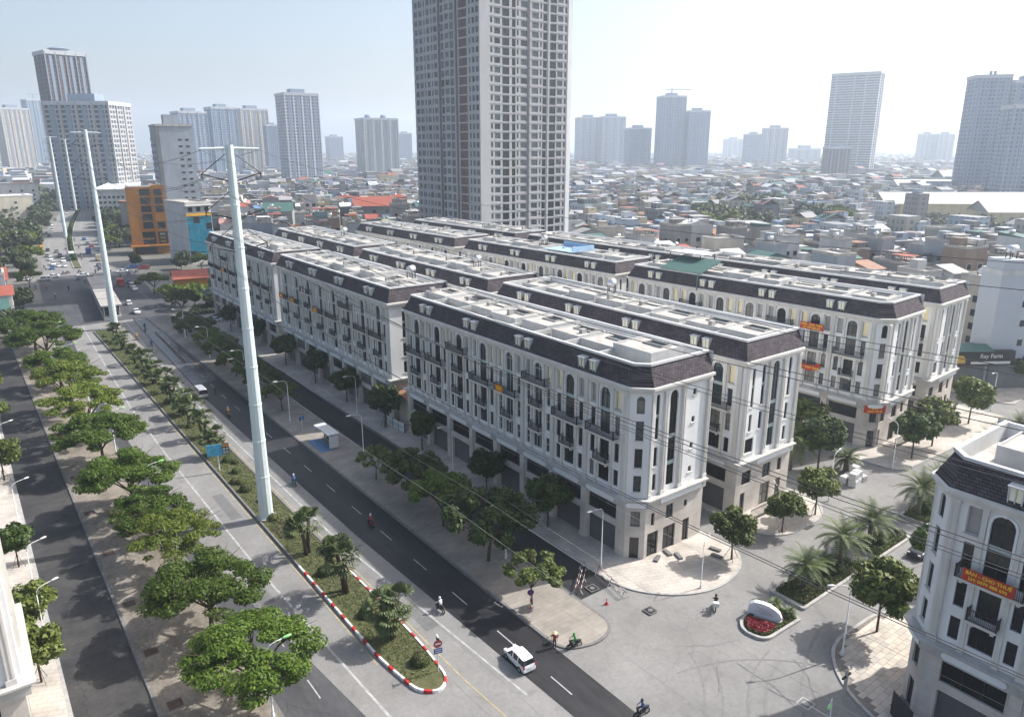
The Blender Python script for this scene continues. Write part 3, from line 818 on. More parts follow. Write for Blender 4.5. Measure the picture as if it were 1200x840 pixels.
def end_holes(ew):
    """openings of the lit gable end (x along the wall)"""
    if ew == 0:
        h = [(2.5, 3.15, 15.4, 20.9, True), (2.5, 3.15, *SZ[0]), (2.5, 3.15, *SZ[1]), (4.9, 6.3, 8.9, 20.9, True)]
        h += [(8.9, 9.5, z, z + .75) for z in (9.6, 12.7, 16.1, 19.6)]
        h += [(2.7, 3.3, 4.2, 5.9), (5.3, 6.6, 4.3, 6.2), (8.6, 9.2, 5.0, 5.9), (2.2, 4.1, .12, 3.3), (5.0, 7.2, .12, 3.3), (8.6, 9.8, .12, 3.2)]
    else:
        h = [(1.6, 2.2, 15.4, 20.7, True), (3.7, 4.4, 15.4, 20.9, True), (6.0, 7.5, 8.9, 20.9, True), (9.6, 10.3, 15.4, 20.9, True)]
        h += [(a, b, *SZ[1]) for a, b in ((1.6, 2.2), (3.7, 4.4), (9.6, 10.3))] + [(1.2, 3.0, *SZ[0]), (9.6, 10.3, *SZ[0])]
        h += [(1.2, 3.2, 4.4, 6.3), (5.8, 7.6, 4.2, 6.3), (9.2, 10.2, 4.4, 6.3), (1.2, 2.2, .12, 3.2), (5.6, 7.8, .12, 3.4), (9.2, 10.4, .12, 3.2)]
        h = [x for x in h]
    return h
BANNER = []
def block(loc, rz, label, ch=True, ew=0, seed=0, mirror=False, lit=None, detail=2):
    rnd = random.Random(seed)
    t = thing('townhouse_block', label, 'building', loc, rz, scale=(1, -1, 1) if mirror else None)
    me = block_mesh(ch, ew)
    for n, x in zip(('wall', 'base_band', 'eave_cornice', 'mansard_roof', 'coping', 'roof_deck'), me): obj(n, x, t)
    w, cs = unit_spots(ch)
    A = -PI / 2
    def win(x, y, z, ww, hh, a=A, arch=False, depth=.25, **k):
        r_ = rnd.random()
        if 'glass' not in k or k['glass'] == 'glass': k['glass'] = 'glass_curtain' if r_ < .13 else ('glass_open' if r_ < .3 else ('glass_blue' if r_ < .42 else 'glass'))
        return obj('window', window_mesh(ww, hh, arch, depth, **k), t, (x, y, z), rz=a)
    for i, (c, ty) in enumerate(zip(cs, TYPES)):
        fr = 'frame_white' if i in (2, 3) and seed % 3 == 0 else 'frame_dark'
        gl = 'glass_blue' if fr == 'frame_white' else 'glass'
        win(0, c, SZ[0][0], 1.9, 2.05, nx=3, frame=fr, glass=gl)
        win(0, c, 11.7, 1.6, 2.6, frame=fr, glass=gl)
        balcony(t, 0, c, 11.65, A)
        if ty == 'A':
            win(0, c, 15.1, 1.7, 5.8, arch=True, spandrel=((2.75, 3.15),), frame=fr, glass=gl)
            obj('arch_surround', TRIM_A, t, (0, c, 15.1), rz=A)
            balcony(t, 0, c, 15.05, A, True)
        else:
            win(0, c, 15.1, 1.6, 2.6, frame=fr, glass=gl); balcony(t, 0, c, 15.05, A)
            win(0, c, 18.3, 1.7, 2.6, arch=True, frame=fr, glass=gl)
            obj('arch_surround', TRIM_B, t, (0, c, 18.3), rz=A); balcony(t, 0, c, 18.25, A, True)
        for s in (-1, 1):
            for z in SZ:
                win(0, c + s * 2.08, z[0], .8, z[1] - z[0], nx=1, nz=2, frame=fr, glass=gl)
            k = i + (1 if s > 0 else 0)
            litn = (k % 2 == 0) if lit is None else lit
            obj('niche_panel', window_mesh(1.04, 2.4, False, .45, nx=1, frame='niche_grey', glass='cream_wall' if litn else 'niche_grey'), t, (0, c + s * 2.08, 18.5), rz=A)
            obj('sill', sill(1.04), t, (0, c + s * 2.08, 18.5), rz=A)
            obj('pilaster', PIL_N, t, (0, c + s * 1.28, 8.2), rz=A)
        if i < BN - 1: obj('pilaster', PIL_W, t, (0, c + w / 2, 8.2), rz=A)
        obj('pier', PIER, t, (0, c + w / 2, 0), rz=A)
        obj('roller_shutter', SHUT, t, (0, c, .1), rz=A)
        win(0, c, 4.6, 4.9, 2.0, nx=3, depth=.3)
        obj('band_panel', PANEL, t, (-.46, c, 7.1), rz=A)
        if mirror and i == 0:
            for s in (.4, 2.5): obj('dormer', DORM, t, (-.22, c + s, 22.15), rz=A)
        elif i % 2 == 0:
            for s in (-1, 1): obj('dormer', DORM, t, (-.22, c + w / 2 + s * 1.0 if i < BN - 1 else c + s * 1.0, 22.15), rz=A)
    obj('pilaster', PIL_W, t, (0, BL - .35, 8.2), rz=A)
    obj('pilaster', PIL_W, t, (0, cs[0] - w / 2 + (-.3 if not ch else -.3), 8.2), rz=A)
    if ch:
        m_ = BC / 2
        for z in SZ: win(m_, m_, z[0], .9, z[1] - z[0], a=-PI / 4, nx=1, nz=2); obj('sill', sill(.9), t, (m_, m_, z[0]), rz=-PI / 4)
        win(m_, m_, 18.7, .9, 2.1, a=-PI / 4, arch=True, nx=1)
        win(m_, m_, .12, 1.1, 2.88, a=-PI / 4); win(m_, m_, 4.4, 1.1, 2.0, a=-PI / 4)
        obj('band_panel', PANEL_C, t, (m_ - .33, m_ - .33, 7.1), rz=-PI / 4)
        obj('pilaster', PIL_N, t, (BC + .22, 0, 8.2))
    for h in end_holes(ew):
        a, b, z0, z1 = h[:4]; arch = len(h) > 4
        tall = z1 - z0 > 8
        win((a + b) / 2, 0, z0, b - a, z1 - z0, a=0, arch=arch, nx=2 if b - a > 1.2 else 1, nz=4 if tall else 2, spandrel=((2.6, 3.1), (6.0, 6.5)) if tall else (((2.6, 3.0),) if arch and z1 - z0 > 4 else None))
        if z0 > 7 and not tall: obj('sill', sill(b - a), t, ((a + b) / 2, 0, z0))
    for x in ((4.05, 7.15, 11.75) if ew == 0 else (.35, 5.2, 8.4, 11.75)): obj('pilaster', PIL_W, t, (x, 0, 8.2))
    obj('band_panel', PANEL_E, t, (7.4, -.46, 7.1))
    # back and far-end windows
    for y in np.arange(3, BL, 3.2):
        for z in (9.2, 12.6, 16, 19.2):
            if detail > 1: win(BD, y, z, 1.0, 1.6, a=PI / 2)
    for x in (3.2, 6.2):
        for z in (9, 12.2, 15.6, 18.6): win(BD - x, BL, z, 1.0, 2.0, a=PI)
    # roof: party walls, stair huts, wells
    for i, c in enumerate(cs):
        q = MB(); y = c + w / 2
        if i < BN - 1:
            q.box(.96, y - .1, 22.95, 4.6, y + .1, rnd.choice((23.9, 24.2, 24.4)), 0); obj('party_wall', q.mesh('party_wall', [M['hut_wall']]), t)
        q = MB(); x0 = rnd.uniform(3.6, 4.8); x1 = rnd.uniform(9.2, 10.4); hw = w / 2 - rnd.uniform(.02, .5); top = rnd.choice((24.1, 24.35, 24.6, 24.75))
        off = rnd.uniform(-.2, .2)
        q.box(x0, c - hw + off, 22.95, x1, c + hw + off, top, 0, top=1)
        q.box(x0, c - hw + off, top, x0 + .14, c + hw + off, top + .16, 0); q.box(x1 - .14, c - hw + off, top, x1, c + hw + off, top + .16, 0)
        q.box(x0 + .14, c - hw + off, top, x1 - .14, c - hw + off + .14, top + .16, 0); q.box(x0 + .14, c + hw + off - .14, top, x1 - .14, c + hw + off, top + .16, 0)
        hut = obj('stair_hut', q.mesh('stair_hut', [M['hut_wall'], M['hut_top']]), t)
        q = MB(); ww = rnd.uniform(.7, 1.0); wl = rnd.uniform(1.2, 1.9); cx = rnd.uniform(x0 + 3.2, x1 - 1.2); cy = c + rnd.uniform(-.3, .3)
        q.box(cx - ww, cy - wl, top - .02, cx + ww, cy + wl, top + .03, 1)  # flat dark sheet paints the shade of a deep well
        q.box(cx - ww - .1, cy - wl - .1, top - .02, cx - ww, cy + wl + .1, top + .22, 0); q.box(cx + ww, cy - wl - .1, top - .02, cx + ww + .1, cy + wl + .1, top + .22, 0)
        q.box(cx - ww, cy - wl - .1, top - .02, cx + ww, cy - wl, top + .22, 0); q.box(cx - ww, cy + wl, top - .02, cx + ww, cy + wl + .1, top + .22, 0)
        if rnd.random() < .6:
            q2 = MB(); bx_, by_ = rnd.uniform(x0 + .6, x0 + 2.4), c + rnd.uniform(-2.2, 2.2)
            q2.box(bx_ - .4, by_ - .3, top - .02, bx_ + .4, by_ + .3, top + rnd.uniform(.5, .9), 0); q2.tube([(bx_ + .4, by_, top + .15), (bx_ + 1.6, by_ + .2, top + .12), (bx_ + 1.7, by_ + 1.6, top + .12)], .05, 5, 1)
            obj('roof_unit', q2.mesh('roof_unit', [M['niche_grey'], M['kerb_dark']]), hut)
        if rnd.random() < .35:
            q2 = MB(); q2.tube([(1.2, c - 2.4, 24.0), (1.2, c + 2.2, 24.0)], .04, 5); q2.box(1.6, c - 1, 23.0, 2.6, c + .2, 23.8); obj('terrace_clutter', q2.mesh('terrace_clutter', [M[rnd.choice(('kerb_dark', 'tower_brown', 'spandrel', 'niche_grey'))]]), hut)
        obj('light_well', q.mesh('light_well', [M['ledge'], M['glass'] if rnd.random() < .7 else M['niche_grey']]), hut)
    return t
rot3 = R(3.0)
blocks = {}
B = [((58.6, 53.5), 0, True, 0, 'white townhouse block with chamfered corner at the junction with the wide avenue', 3),
     ((58.6, 113.0), 0, False, 0, 'white townhouse block on the avenue between the junction block and the farthest block', 1),
     ((58.9, 170.5), 0, False, 0, 'white townhouse block on the avenue next to the overgrown lot with the orange hut', 2),
     ((77.6, 53.5), 0, False, 1, 'cream townhouse block with tall arched gable windows directly behind the junction block', 4),
     ((77.8, 110.5), 0, False, 1, 'white townhouse block in the second row behind the middle avenue block', 5),
     ((78.4, 168.5), 0, False, 1, 'white townhouse block at the far end of the second row from the avenue', 6),
     ((115.0, 54.2), rot3, True, 1, 'white townhouse block hung with red sale banners facing the inner palm street', 7),
     ((111.6, 111.2), rot3, False, 1, 'white townhouse block in the third row with a blue painted roof terrace', 8),
     ((108.2, 169), rot3, False, 1, 'white townhouse block at the far end of the third row below the high tower', 9),
     ((134.6, 55.3), rot3, False, 1, 'white townhouse block in the outermost row beside the grey windowless house wall', 10),
     ((131.4, 110.5), rot3, False, 1, 'white townhouse block in the outermost row next to the low crowded houses', 11),
     ((128.0, 168), rot3, False, 1, 'white townhouse block in the outermost row nearest the foot of the high tower', 12)]
for (x, y), rz, ch, ew, lab, sd in B:
    blocks[sd] = block((x, y, 0), rz, lab, ch, ew, sd, detail=1)
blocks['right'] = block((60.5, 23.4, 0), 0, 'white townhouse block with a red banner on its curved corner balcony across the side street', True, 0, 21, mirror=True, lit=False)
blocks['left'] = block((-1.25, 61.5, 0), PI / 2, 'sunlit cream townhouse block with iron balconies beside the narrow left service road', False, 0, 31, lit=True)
# ------------------------------------------------------------------ the high apartment tower
def tower():
    FH, NF = 3.3, 46
    WX, WY = 43.5, 47.0
    t = thing('apartment_tower', 'very tall grey concrete apartment tower rising behind the townhouse blocks', 'tower', (162, 233.5, 0))
    # bays along the right-hand (-y) face and the left-hand (-x) face: (start, width, sill, head)
    fy = [(4.6, 1.0, .9, 2.7), (6.4, 2.6, .7, 2.7), (10.0, 3.2, .25, 2.8), (14.4, 1.7, .25, 2.8), (16.7, .8, .9, 2.7), (18.5, 3.0, .7, 2.7), (23.8, 3.2, .7, 2.7), (27.8, .8, .9, 2.7), (29.2, 1.9, .25, 2.8), (32.6, 3.2, .25, 2.8), (36.4, 2.7, .7, 2.7), (40.0, 1.0, .7, 2.7)]
    fx = [(.6, 2.2, .7, 2.7), (3.4, 1.8, .7, 2.7), (6.0, 1.2, .7, 2.7), (8.4, 5.6, .1, 2.9), (17.2, 2.6, .3, 2.8), (20.6, 2.8, .7, 2.7), (24.2, 2.2, .3, 2.8), (29.0, 2.6, .7, 2.7), (32.4, 1.1, .7, 2.7), (34.4, 2.4, .7, 2.7), (37.8, 1.0, .7, 2.7), (39.8, 2.6, .7, 2.7), (43.2, 2.6, .7, 2.7)]
    H = FH * NF
    mb = MB()
    hy, hx = [], []
    for k in range(NF):
        z = 4 + k * FH
        hy += [(s, s + w, z + a, z + b) for s, w, a, b in fy]
        hx += [(WY - s - w, WY - s, z + a, z + b) for s, w, a, b in fx]
    wall_holes(mb, (0, 0), (WX, 0), 0, H + 6, hy, .35, 0)
    wall_holes(mb, (0, WY), (0, 0), 0, H + 6, hx, .35, 1)
    mb.poly([(WX, 0, 0), (WX, WY, 0), (WX, WY, H + 6), (WX, 0, H + 6)], 1); mb.poly([(WX, WY, 0), (0, WY, 0), (0, WY, H + 6), (WX, WY, H + 6)], 1)
    mb.poly([(0, 0, H + 6), (WX, 0, H + 6), (WX, WY, H + 6), (0, WY, H + 6)], 1)
    obj('wall', mb.mesh('wall', [M['tower_wall'], M['tower_wall_b']]), t)
    # recessed dark slots and ribs running the full height
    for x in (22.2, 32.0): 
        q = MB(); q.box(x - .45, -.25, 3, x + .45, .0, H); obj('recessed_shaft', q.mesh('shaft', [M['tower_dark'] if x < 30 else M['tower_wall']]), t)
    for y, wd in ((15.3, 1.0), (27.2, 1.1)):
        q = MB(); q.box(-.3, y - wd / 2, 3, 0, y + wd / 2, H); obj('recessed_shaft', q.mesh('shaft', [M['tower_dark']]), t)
    q = MB(); q.box(-.25, -.25, 0, 4.0, .0, H + 6); q.box(-.25, 0, 0, 0, .45, H + 6); obj('corner_pier', q.mesh('corner_pier', [M['tower_wall']]), t)
    q = MB(); q.box(41.6, -.2, 0, WX + .2, 0, H + 6); q.box(WX, 0, 0, WX + .2, 1, H + 6); obj('corner_pier', q.mesh('corner_pier', [M['wall_white']]), t)
    for k in range(NF):
        q = MB(); z = 4 + k * FH
        q.box(4.02, -.12, z - .16, 41.58, 0, z + .12); q.box(-.12, .5, z - .16, 0, WY, z + .12)
        obj('floor_band', q.mesh('floor_band', [M['tower_wall']]), t)
    # windows: the storeys in view as parts, the rest joined
    rest = MB(); cnt = 0
    rnd = random.Random(5)
    for k in range(NF):
        z = 4 + k * FH
        for face, rows in ((0, fy), (1, fx)):
            for s, w, a, b in rows:
                open_ = rnd.random() < .10
                brown = face == 1 and 8 < s < 9
                if 9 <= k < 24 and cnt < 300 and not (k % 5 == 4 and s > 30):
                    me = window_mesh(w, b - a, False, .35, 2 if w > 1.5 else 1, 1, 'frame_dark' if not brown else 'tower_brown', 'tower_brown' if brown else ('glass' if open_ or a < .3 else 'glass_tower'))
                    if face == 0: obj('window', me, t, (s + w / 2, 0, z + a))
                    else: obj('window', me, t, (0, s + w / 2, z + a), rz=-PI / 2)
                    cnt += 1
                else:
                    m = 2 if brown else (0 if open_ or a < .3 else 1)
                    if face == 0:
                        rest.poly([(s, .31, z + a), (s + w, .31, z + a), (s + w, .31, z + b), (s, .31, z + b)], m)
                        if w > 1.5: rest.box(s + w / 2 - .05, .24, z + a, s + w / 2 + .05, .31, z + b, 3)
                    else:
                        rest.poly([(.31, s + w, z + a), (.31, s, z + a), (.31, s, z + b), (.31, s + w, z + b)], m)
                        if w > 1.5: rest.box(.24, s + w / 2 - .05, z + a, .31, s + w / 2 + .05, z + b, 3)
    o = obj('window_field', rest.mesh('window_field', [M['glass'], M['glass_tower'], M['tower_brown'], M['frame_dark']]), t); o['kind'] = 'stuff'
    q = MB(); q.box(-6, -6, 0, 50, 53, 8, 0); obj('podium', q.mesh('podium', [M['tower_wall_b']]), t)
M['glass_tower'] = mat('glass_tower', (0.085, 0.105, 0.12), 0.15, 0.3, 0.4, spec=0.5)
tower()

# ------------------------------------------------------------------ generic town buildings
UB = MB(); UB.box(-.5, -.5, 0, .5, .5, 1); UBOX = UB.mesh('unit_block', [M['wall_white']])
q = MB()                                  # flat roof with parapet (unit plan, unit height)
q.box(-.5, -.5, 0, .5, .5, .15, 0)
for a in ((-.5, -.5, .5, -.46), (-.5, .46, .5, .5), (-.5, -.46, -.46, .46), (.46, -.46, .5, .46)): q.box(a[0], a[1], .15, a[2], a[3], 1, 0)
UFLAT = q.mesh('flat_roof', [M['deck']])
q = MB(); q.poly([(-.54, -.54, 0), (.54, -.54, 0), (.54, 0, 1), (-.54, 0, 1)]); q.poly([(.54, .54, 0), (-.54, .54, 0), (-.54, 0, 1), (.54, 0, 1)]); q.poly([(-.5, -.5, 0), (-.5, 0, .95), (-.5, .5, 0)]); q.poly([(.5, .5, 0), (.5, 0, .95), (.5, -.5, 0)])
UGAB = q.mesh('gable_roof', [M['deck']])
q = MB(); q.poly([(-.55, -.55, 0), (.55, -.55, 0), (.55, .55, 1), (-.55, .55, 1)]); q.poly([(.5, -.5, -.05), (.5, .5, -.05), (.5, .5, .9)]); q.poly([(-.5, .5, -.05), (-.5, -.5, -.05), (-.5, .5, .9)]); q.poly([(.5, .5, -.05), (-.5, .5, -.05), (-.5, .5, .9), (.5, .5, .9)])
USHED = q.mesh('shed_roof', [M['deck']])
q = MB(); q.poly([(-.55, -.55, 0), (.55, -.55, 0), (.25, 0, 1), (-.25, 0, 1)]); q.poly([(.55, .55, 0), (-.55, .55, 0), (-.25, 0, 1), (.25, 0, 1)]); q.poly([(-.55, .55, 0), (-.55, -.55, 0), (-.25, 0, 1)]); q.poly([(.55, -.55, 0), (.55, .55, 0), (.25, 0, 1)])
UHIP = q.mesh('hip_roof', [M['deck']])
q = MB()                                  # steel water tank lying on a stand
q.tube([(-.75, 0, 1.25), (-.6, 0, 1.25), (.6, 0, 1.25), (.75, 0, 1.25)], [.25, .52, .52, .25], 10, 0)
for x in (-.45, .45):
    for y in (-.4, .4): q.box(x - .05, y - .05, 0, x + .05, y + .05, .95, 1)
M['tank'] = mat('tank', (0.62, 0.63, 0.64), 0.3, 0.1, 2, metal=0.6)
TANK = q.mesh('water_tank', [M['tank'], M['iron']], True)
q = MB()                                  # unit window: 1 wide, 1 high, slightly proud frame
q.box(-.5, -.05, 0, .5, .01, 1, 1); q.box(-.43, -.055, .06, .43, -.045, .94, 0)
UWIN = q.mesh('window', [M['glass'], M['frame_white']])
q = MB(); q.box(-.5, -.05, 0, .5, .01, 1, 1); q.box(-.44, -.055, .06, -.03, -.045, .94, 0); q.box(.03, -.055, .06, .44, -.045, .94, 0)
UWIN2 = q.mesh('window', [M['glass_blue'], M['frame_dark']])
for n, c in dict(h_grey=(.25, .25, .245), h_white=(.48, .48, .47), h_blue=(.30, .335, .37), h_yellow=(.50, .42, .24), h_cream=(.48, .44, .36), h_brown=(.27, .20, .155), h_darkgrey=(.17, .175, .18), h_orange=(.40, .165, .03), h_teal=(.03, .18, .24), h_pink=(.45, .33, .29)).items():
    M[n] = mat(n, c, 0.85, 0.14, 0.35, streak=(1, 1, .35), detail=7)
for n, c in dict(r_red=(.30, .085, .055), r_green=(.055, .12, .105), r_blue=(.13, .22, .36), r_rust=(.27, .14, .085), r_white=(.60, .60, .58), r_grey=(.28, .28, .275), r_pink=(.42, .24, .21)).items():
    M[n] = mat(n, c, 0.6, 0.18, 0.8, streak=(3, .4, 1), detail=6)
M['r_flat'] = M['deck']
WALLW = dict(h_grey='grey concrete', h_white='white', h_blue='pale blue', h_yellow='yellow', h_cream='cream', h_brown='brown', h_darkgrey='dark grey', h_pink='pink')
ROOFW = dict(r_red='red tiled roof', r_green='green metal roof', r_blue='blue metal roof', r_rust='rusty metal roof', r_white='white metal roof', r_grey='grey metal roof', r_pink='faded red roof', r_flat='flat roof')
def town_house(x, y, w, d, h, rz, wm, rm, shape, nwin=3, tank=False, label=None, group=None, name='town_house', fh=3.4, z=0, sides=(0, 1), stair=False, cat='house', wdark=False):
    t = thing(name, label, cat, (x, y, z), rz, group)
    obj('wall', UBOX, t, (0, 0, 0), scale=(w, d, h), mats=[M[wm]])
    if shape == 'flat': obj('roof', UFLAT, t, (0, 0, h - .02), scale=(w * 1.02, d * 1.02, .75), mats=[M[rm] if rm != 'r_flat' else M['deck']])
    else: obj('roof', {'gable': UGAB, 'shed': USHED, 'hip': UHIP}[shape], t, (0, 0, h + .02), scale=(w, d, min(w, d) * .28 if shape != 'shed' else 1.2), mats=[M[rm]])
    nf = max(1, int((h - .5) / fh))
    for k in range(nf):
        for s in sides:
            L = w if s in (0, 2) else d
            n = nwin if s in (0, 2) else max(1, int(nwin * .7))
            n = max(1, min(n, int(L / 1.7)))
            for i in range(n):
                u = -L / 2 + L * (i + .5) / n
                ww = min(L / n * .62, 1.9)
                zz = k * fh + .9
                sc = (ww, 1.6, 1.65)
                me = UWIN2 if wdark else UWIN
                if s == 0: obj('window', me, t, (u, -d / 2, zz), scale=sc)
                elif s == 1: obj('window', me, t, (-w / 2, -u, zz), rz=-PI / 2, scale=sc)
                elif s == 2: obj('window', me, t, (-u, d / 2, zz), rz=PI, scale=sc)
                else: obj('window', me, t, (w / 2, u, zz), rz=PI / 2, scale=sc)
    if stair:
        q_ = obj('stair_tower', UBOX, t, (w * .18, d * .2, h), scale=(w * .5, d * .3, 2.7), mats=[M[wm]])
    if stair and random.random() < .55:
        q_ = obj('roof_canopy', UBOX, t, (-w * .05, -d * .22, h + 2.3), scale=(w * .95, d * .45, .12), mats=[M[random.choice(('r_green', 'r_white', 'r_grey', 'r_rust', 'r_grey', 'r_red'))]])
        for sx_ in (-.42, .38):
            for sy_ in (-.4, -.03): obj('canopy_post', UBOX, t, (w * sx_, d * sy_, h), scale=(.12, .12, 2.3), mats=[M['iron']])
    if tank: obj('water_tank', TANK, t, (-w * .2, d * .15 if not stair else -d * .1, h + .1), rz=random.uniform(-.5, .5), scale=1.15)
    return t

# individual landmark buildings (positions from where their walls meet the ground)
def slab_block(px, ybase, w, d, h, rz, wm, label, name='office_building', sides=(0, 1), nwin=4, rm='r_flat', fh=3.4, wdark=False, tank=False, stair=False, dist=None):
    p = at(px, ybase)
    return town_house(p.x, p.y, w, d, h, rz, wm, rm, 'flat', nwin, tank, label, None, name, fh, sides=sides, stair=stair, cat='building', wdark=wdark)
# orange corner building
def orange():
    t = thing('orange_building', 'bright orange office building with dark glass strips on the avenue corner', 'building', (66, 376, 0), R(-10), scale=(.84, 1, 1))
    w, d, h = 19.0, 14.0, 30.5
    mb = MB(); H0 = []
    for k in range(5):
        z = 11.5 + k * 3.7
        H0 += [(6.6, 11.6, z + .2, z + 3.2)]
        if k != 1: H0 += [(13.6, 17.6, z + .2, z + 3.2)]
    H0 += [(5.6, 12.0, 4.6, 10.3), (13.2, 18.0, 4.6, 10.3), (1, 12, .3, 3.6), (13, 18, .3, 3.6)]
    wall_holes(mb, (0, 0), (w, 0), 0, h, H0, .3, 0)
    H1 = [(2, 12, 11.5 + k * 3.7, 14.7 + k * 3.7) for k in range(5)] + [(1, 13, 4.6, 10.3)]
    wall_holes(mb, (0, d), (0, 0), 0, h, H1, .3, 1)
    mb.poly([(w, 0, 0), (w, d, 0), (w, d, h), (w, 0, h)], 1); mb.poly([(w, d, 0), (0, d, 0), (0, d, h), (w, d, h)], 1); mb.poly([(0, 0, h), (w, 0, h), (w, d, h), (0, d, h)], 1)
    mb.box(12.6, -.5, 0, 18.8, -.003, h + .8, 0); 
    obj('wall', MB_hole(mb).mesh('wall', [M['h_orange'], M['h_darkgrey']]), t)
    for a, b, z0, z1 in [x[:4] for x in H0]:
        if a > 13: continue
        dark = z1 - z0 > 5
        obj('sign_panel' if dark else 'window', window_mesh(b - a, z1 - z0, False, .3, 1 if dark else 5, 1, 'frame_dark', 'glass' if dark else 'glass_blue'), t, ((a + b) / 2, 0, z0))
    for k in range(5):
        if k == 1: continue
        q = MB(); z = 11.7 + k * 3.7; q.box(13.7, -.56, z, 17.6, -.503, z + 3.0, 0); obj('window', q.mesh('window', [M['glass_blue']]), t)
    q = MB(); q.box(13.3, -.56, 4.6, 18.1, -.503, 10.3, 0); sp = obj('sign_panel', q.mesh('sign_panel', [M['frame_dark']]), t)
    for a, b, z0, z1 in H1: obj('window', window_mesh(b - a, z1 - z0, False, .3, 5, 1), t, (0, d - (a + b) / 2, z0), rz=-PI / 2)
    q = MB(); q.box(-1, -2.4, 3.7, w + .6, -.01, 4.3, 0); obj('canopy', q.mesh('canopy', [M['h_orange']]), t)
    M['gold'] = mat('gold', (.55, .36, .06), .5, 0)
    text3('Academy', 1.5, 'gold', t, (8.4, .2, 7.2), (PI / 2, 0, 0))
    for i, s in enumerate(('BÁN', 'NHÀ', 'CHO')): text3(s, 1.2, 'gold' if i else 'frame_white', t, (15.6, -.6, 9.1 - i * 1.7), (PI / 2, 0, 0))
def MB_hole(m): return m
def text3(s, size, m, parent, loc, rot, name='lettering', ext=.01, bold=.012):
    cu = bpy.data.curves.new('lettering', 'FONT'); cu.body = s; cu.size = size; cu.align_x = 'CENTER'; cu.align_y = 'CENTER'; cu.extrude = ext; cu.offset = bold * size; cu.resolution_u = 2
    tmp = bpy.data.objects.new('tmp', cu); COL.objects.link(tmp)
    dg = bpy.context.evaluated_depsgraph_get()
    me = bpy.data.meshes.new_from_object(tmp.evaluated_get(dg))
    bpy.data.objects.remove(tmp)
    me.materials.clear(); me.materials.append(M[m])
    o = obj(name, me, parent, loc, rot=rot)
    return o
orange()
def place(px, py, *a, **k):
    p = at(px, py); return town_house(p.x, p.y, *a, **k)
SPECIAL = []
def sp(x, y, r): SPECIAL.append((x, y, r))
sp(74, 382, 20); sp(184, 257, 44)
def glass_front():
    t = thing('blue_glass_building', 'narrow building with a turquoise glass front and a yellow strip under white top floor', 'building', (80, 332, 0), R(10))
    w, d, h = 11, 20, 25
    obj('wall', UBOX, t, (w / 2, d / 2, 0), scale=(w, d, h), mats=[M['h_white']])
    obj('roof', UFLAT, t, (w / 2, d / 2, h - .02), scale=(w * 1.02, d * 1.02, .8))
    M['curtain_glass'] = mat('curtain_glass', (.015, .16, .24), .15, .3, .5, spec=.6, world=False)
    for i in range(4):
        for k in range(6):
            q = MB(); q.box(.3 + i * 2.62, -.12, 2.6 + k * 2.85, .3 + i * 2.62 + 2.55, .0, 2.6 + k * 2.85 + 2.75); obj('glass_panel', q.mesh('glass_panel', [M['curtain_glass'] if (i * 7 + k * 3) % 11 else M['glass']]), t)
    q = MB(); q.box(0, -.3, 19.9, w, 0, 21.0); obj('yellow_strip', q.mesh('yellow_strip', [M['paint_yellow']]), t)
    for i in range(3): obj('window', UWIN, t, (2 + i * 3.5, 0, 21.5), scale=(2.2, 1.5, 2.2))
    q = MB(); q.box(-.4, -1.6, h - .9, w + .4, 0, h - .5); obj('canopy', q.mesh('canopy', [M['r_white']]), t)
glass_front(); sp(90, 340, 20)
def grey_slab():
    t = thing('grey_slab_building', 'tall blank grey slab building with pairs of tiny windows behind the orange building', 'building', (101, 463, 0), R(-6))
    w, d, h = 19, 30, 59
    obj('wall', UBOX, t, (w / 2, d / 2, 0), scale=(w, d, h), mats=[M['h_blue']])
    obj('roof', UFLAT, t, (w / 2, d / 2, h - .02), scale=(w * 1.03, d * 1.03, 1.2))
    obj('lift_house', UBOX, t, (w * .5, d * .4, h), scale=(8, 8, 6.5), mats=[M['h_blue']])
    q = MB(); q.box(-.5, -.3, 0, 1.6, .0, h); q.box(-.5, 0, 0, 0, 3, h); obj('dark_edge', q.mesh('dark_edge', [M['h_darkgrey']]), t)
    for k in range(13):
        for x in (12, 15.8): obj('window', UWIN2, t, (x, 0, 8 + k * 3.6), scale=(1.9, 1.6, 1.1))
        for y in (6, 14, 22, 30): obj('window', UWIN2, t, (0, y, 8 + k * 3.6), rz=-PI / 2, scale=(3.5, 1.6, 1.7))
grey_slab(); sp(113, 478, 26)
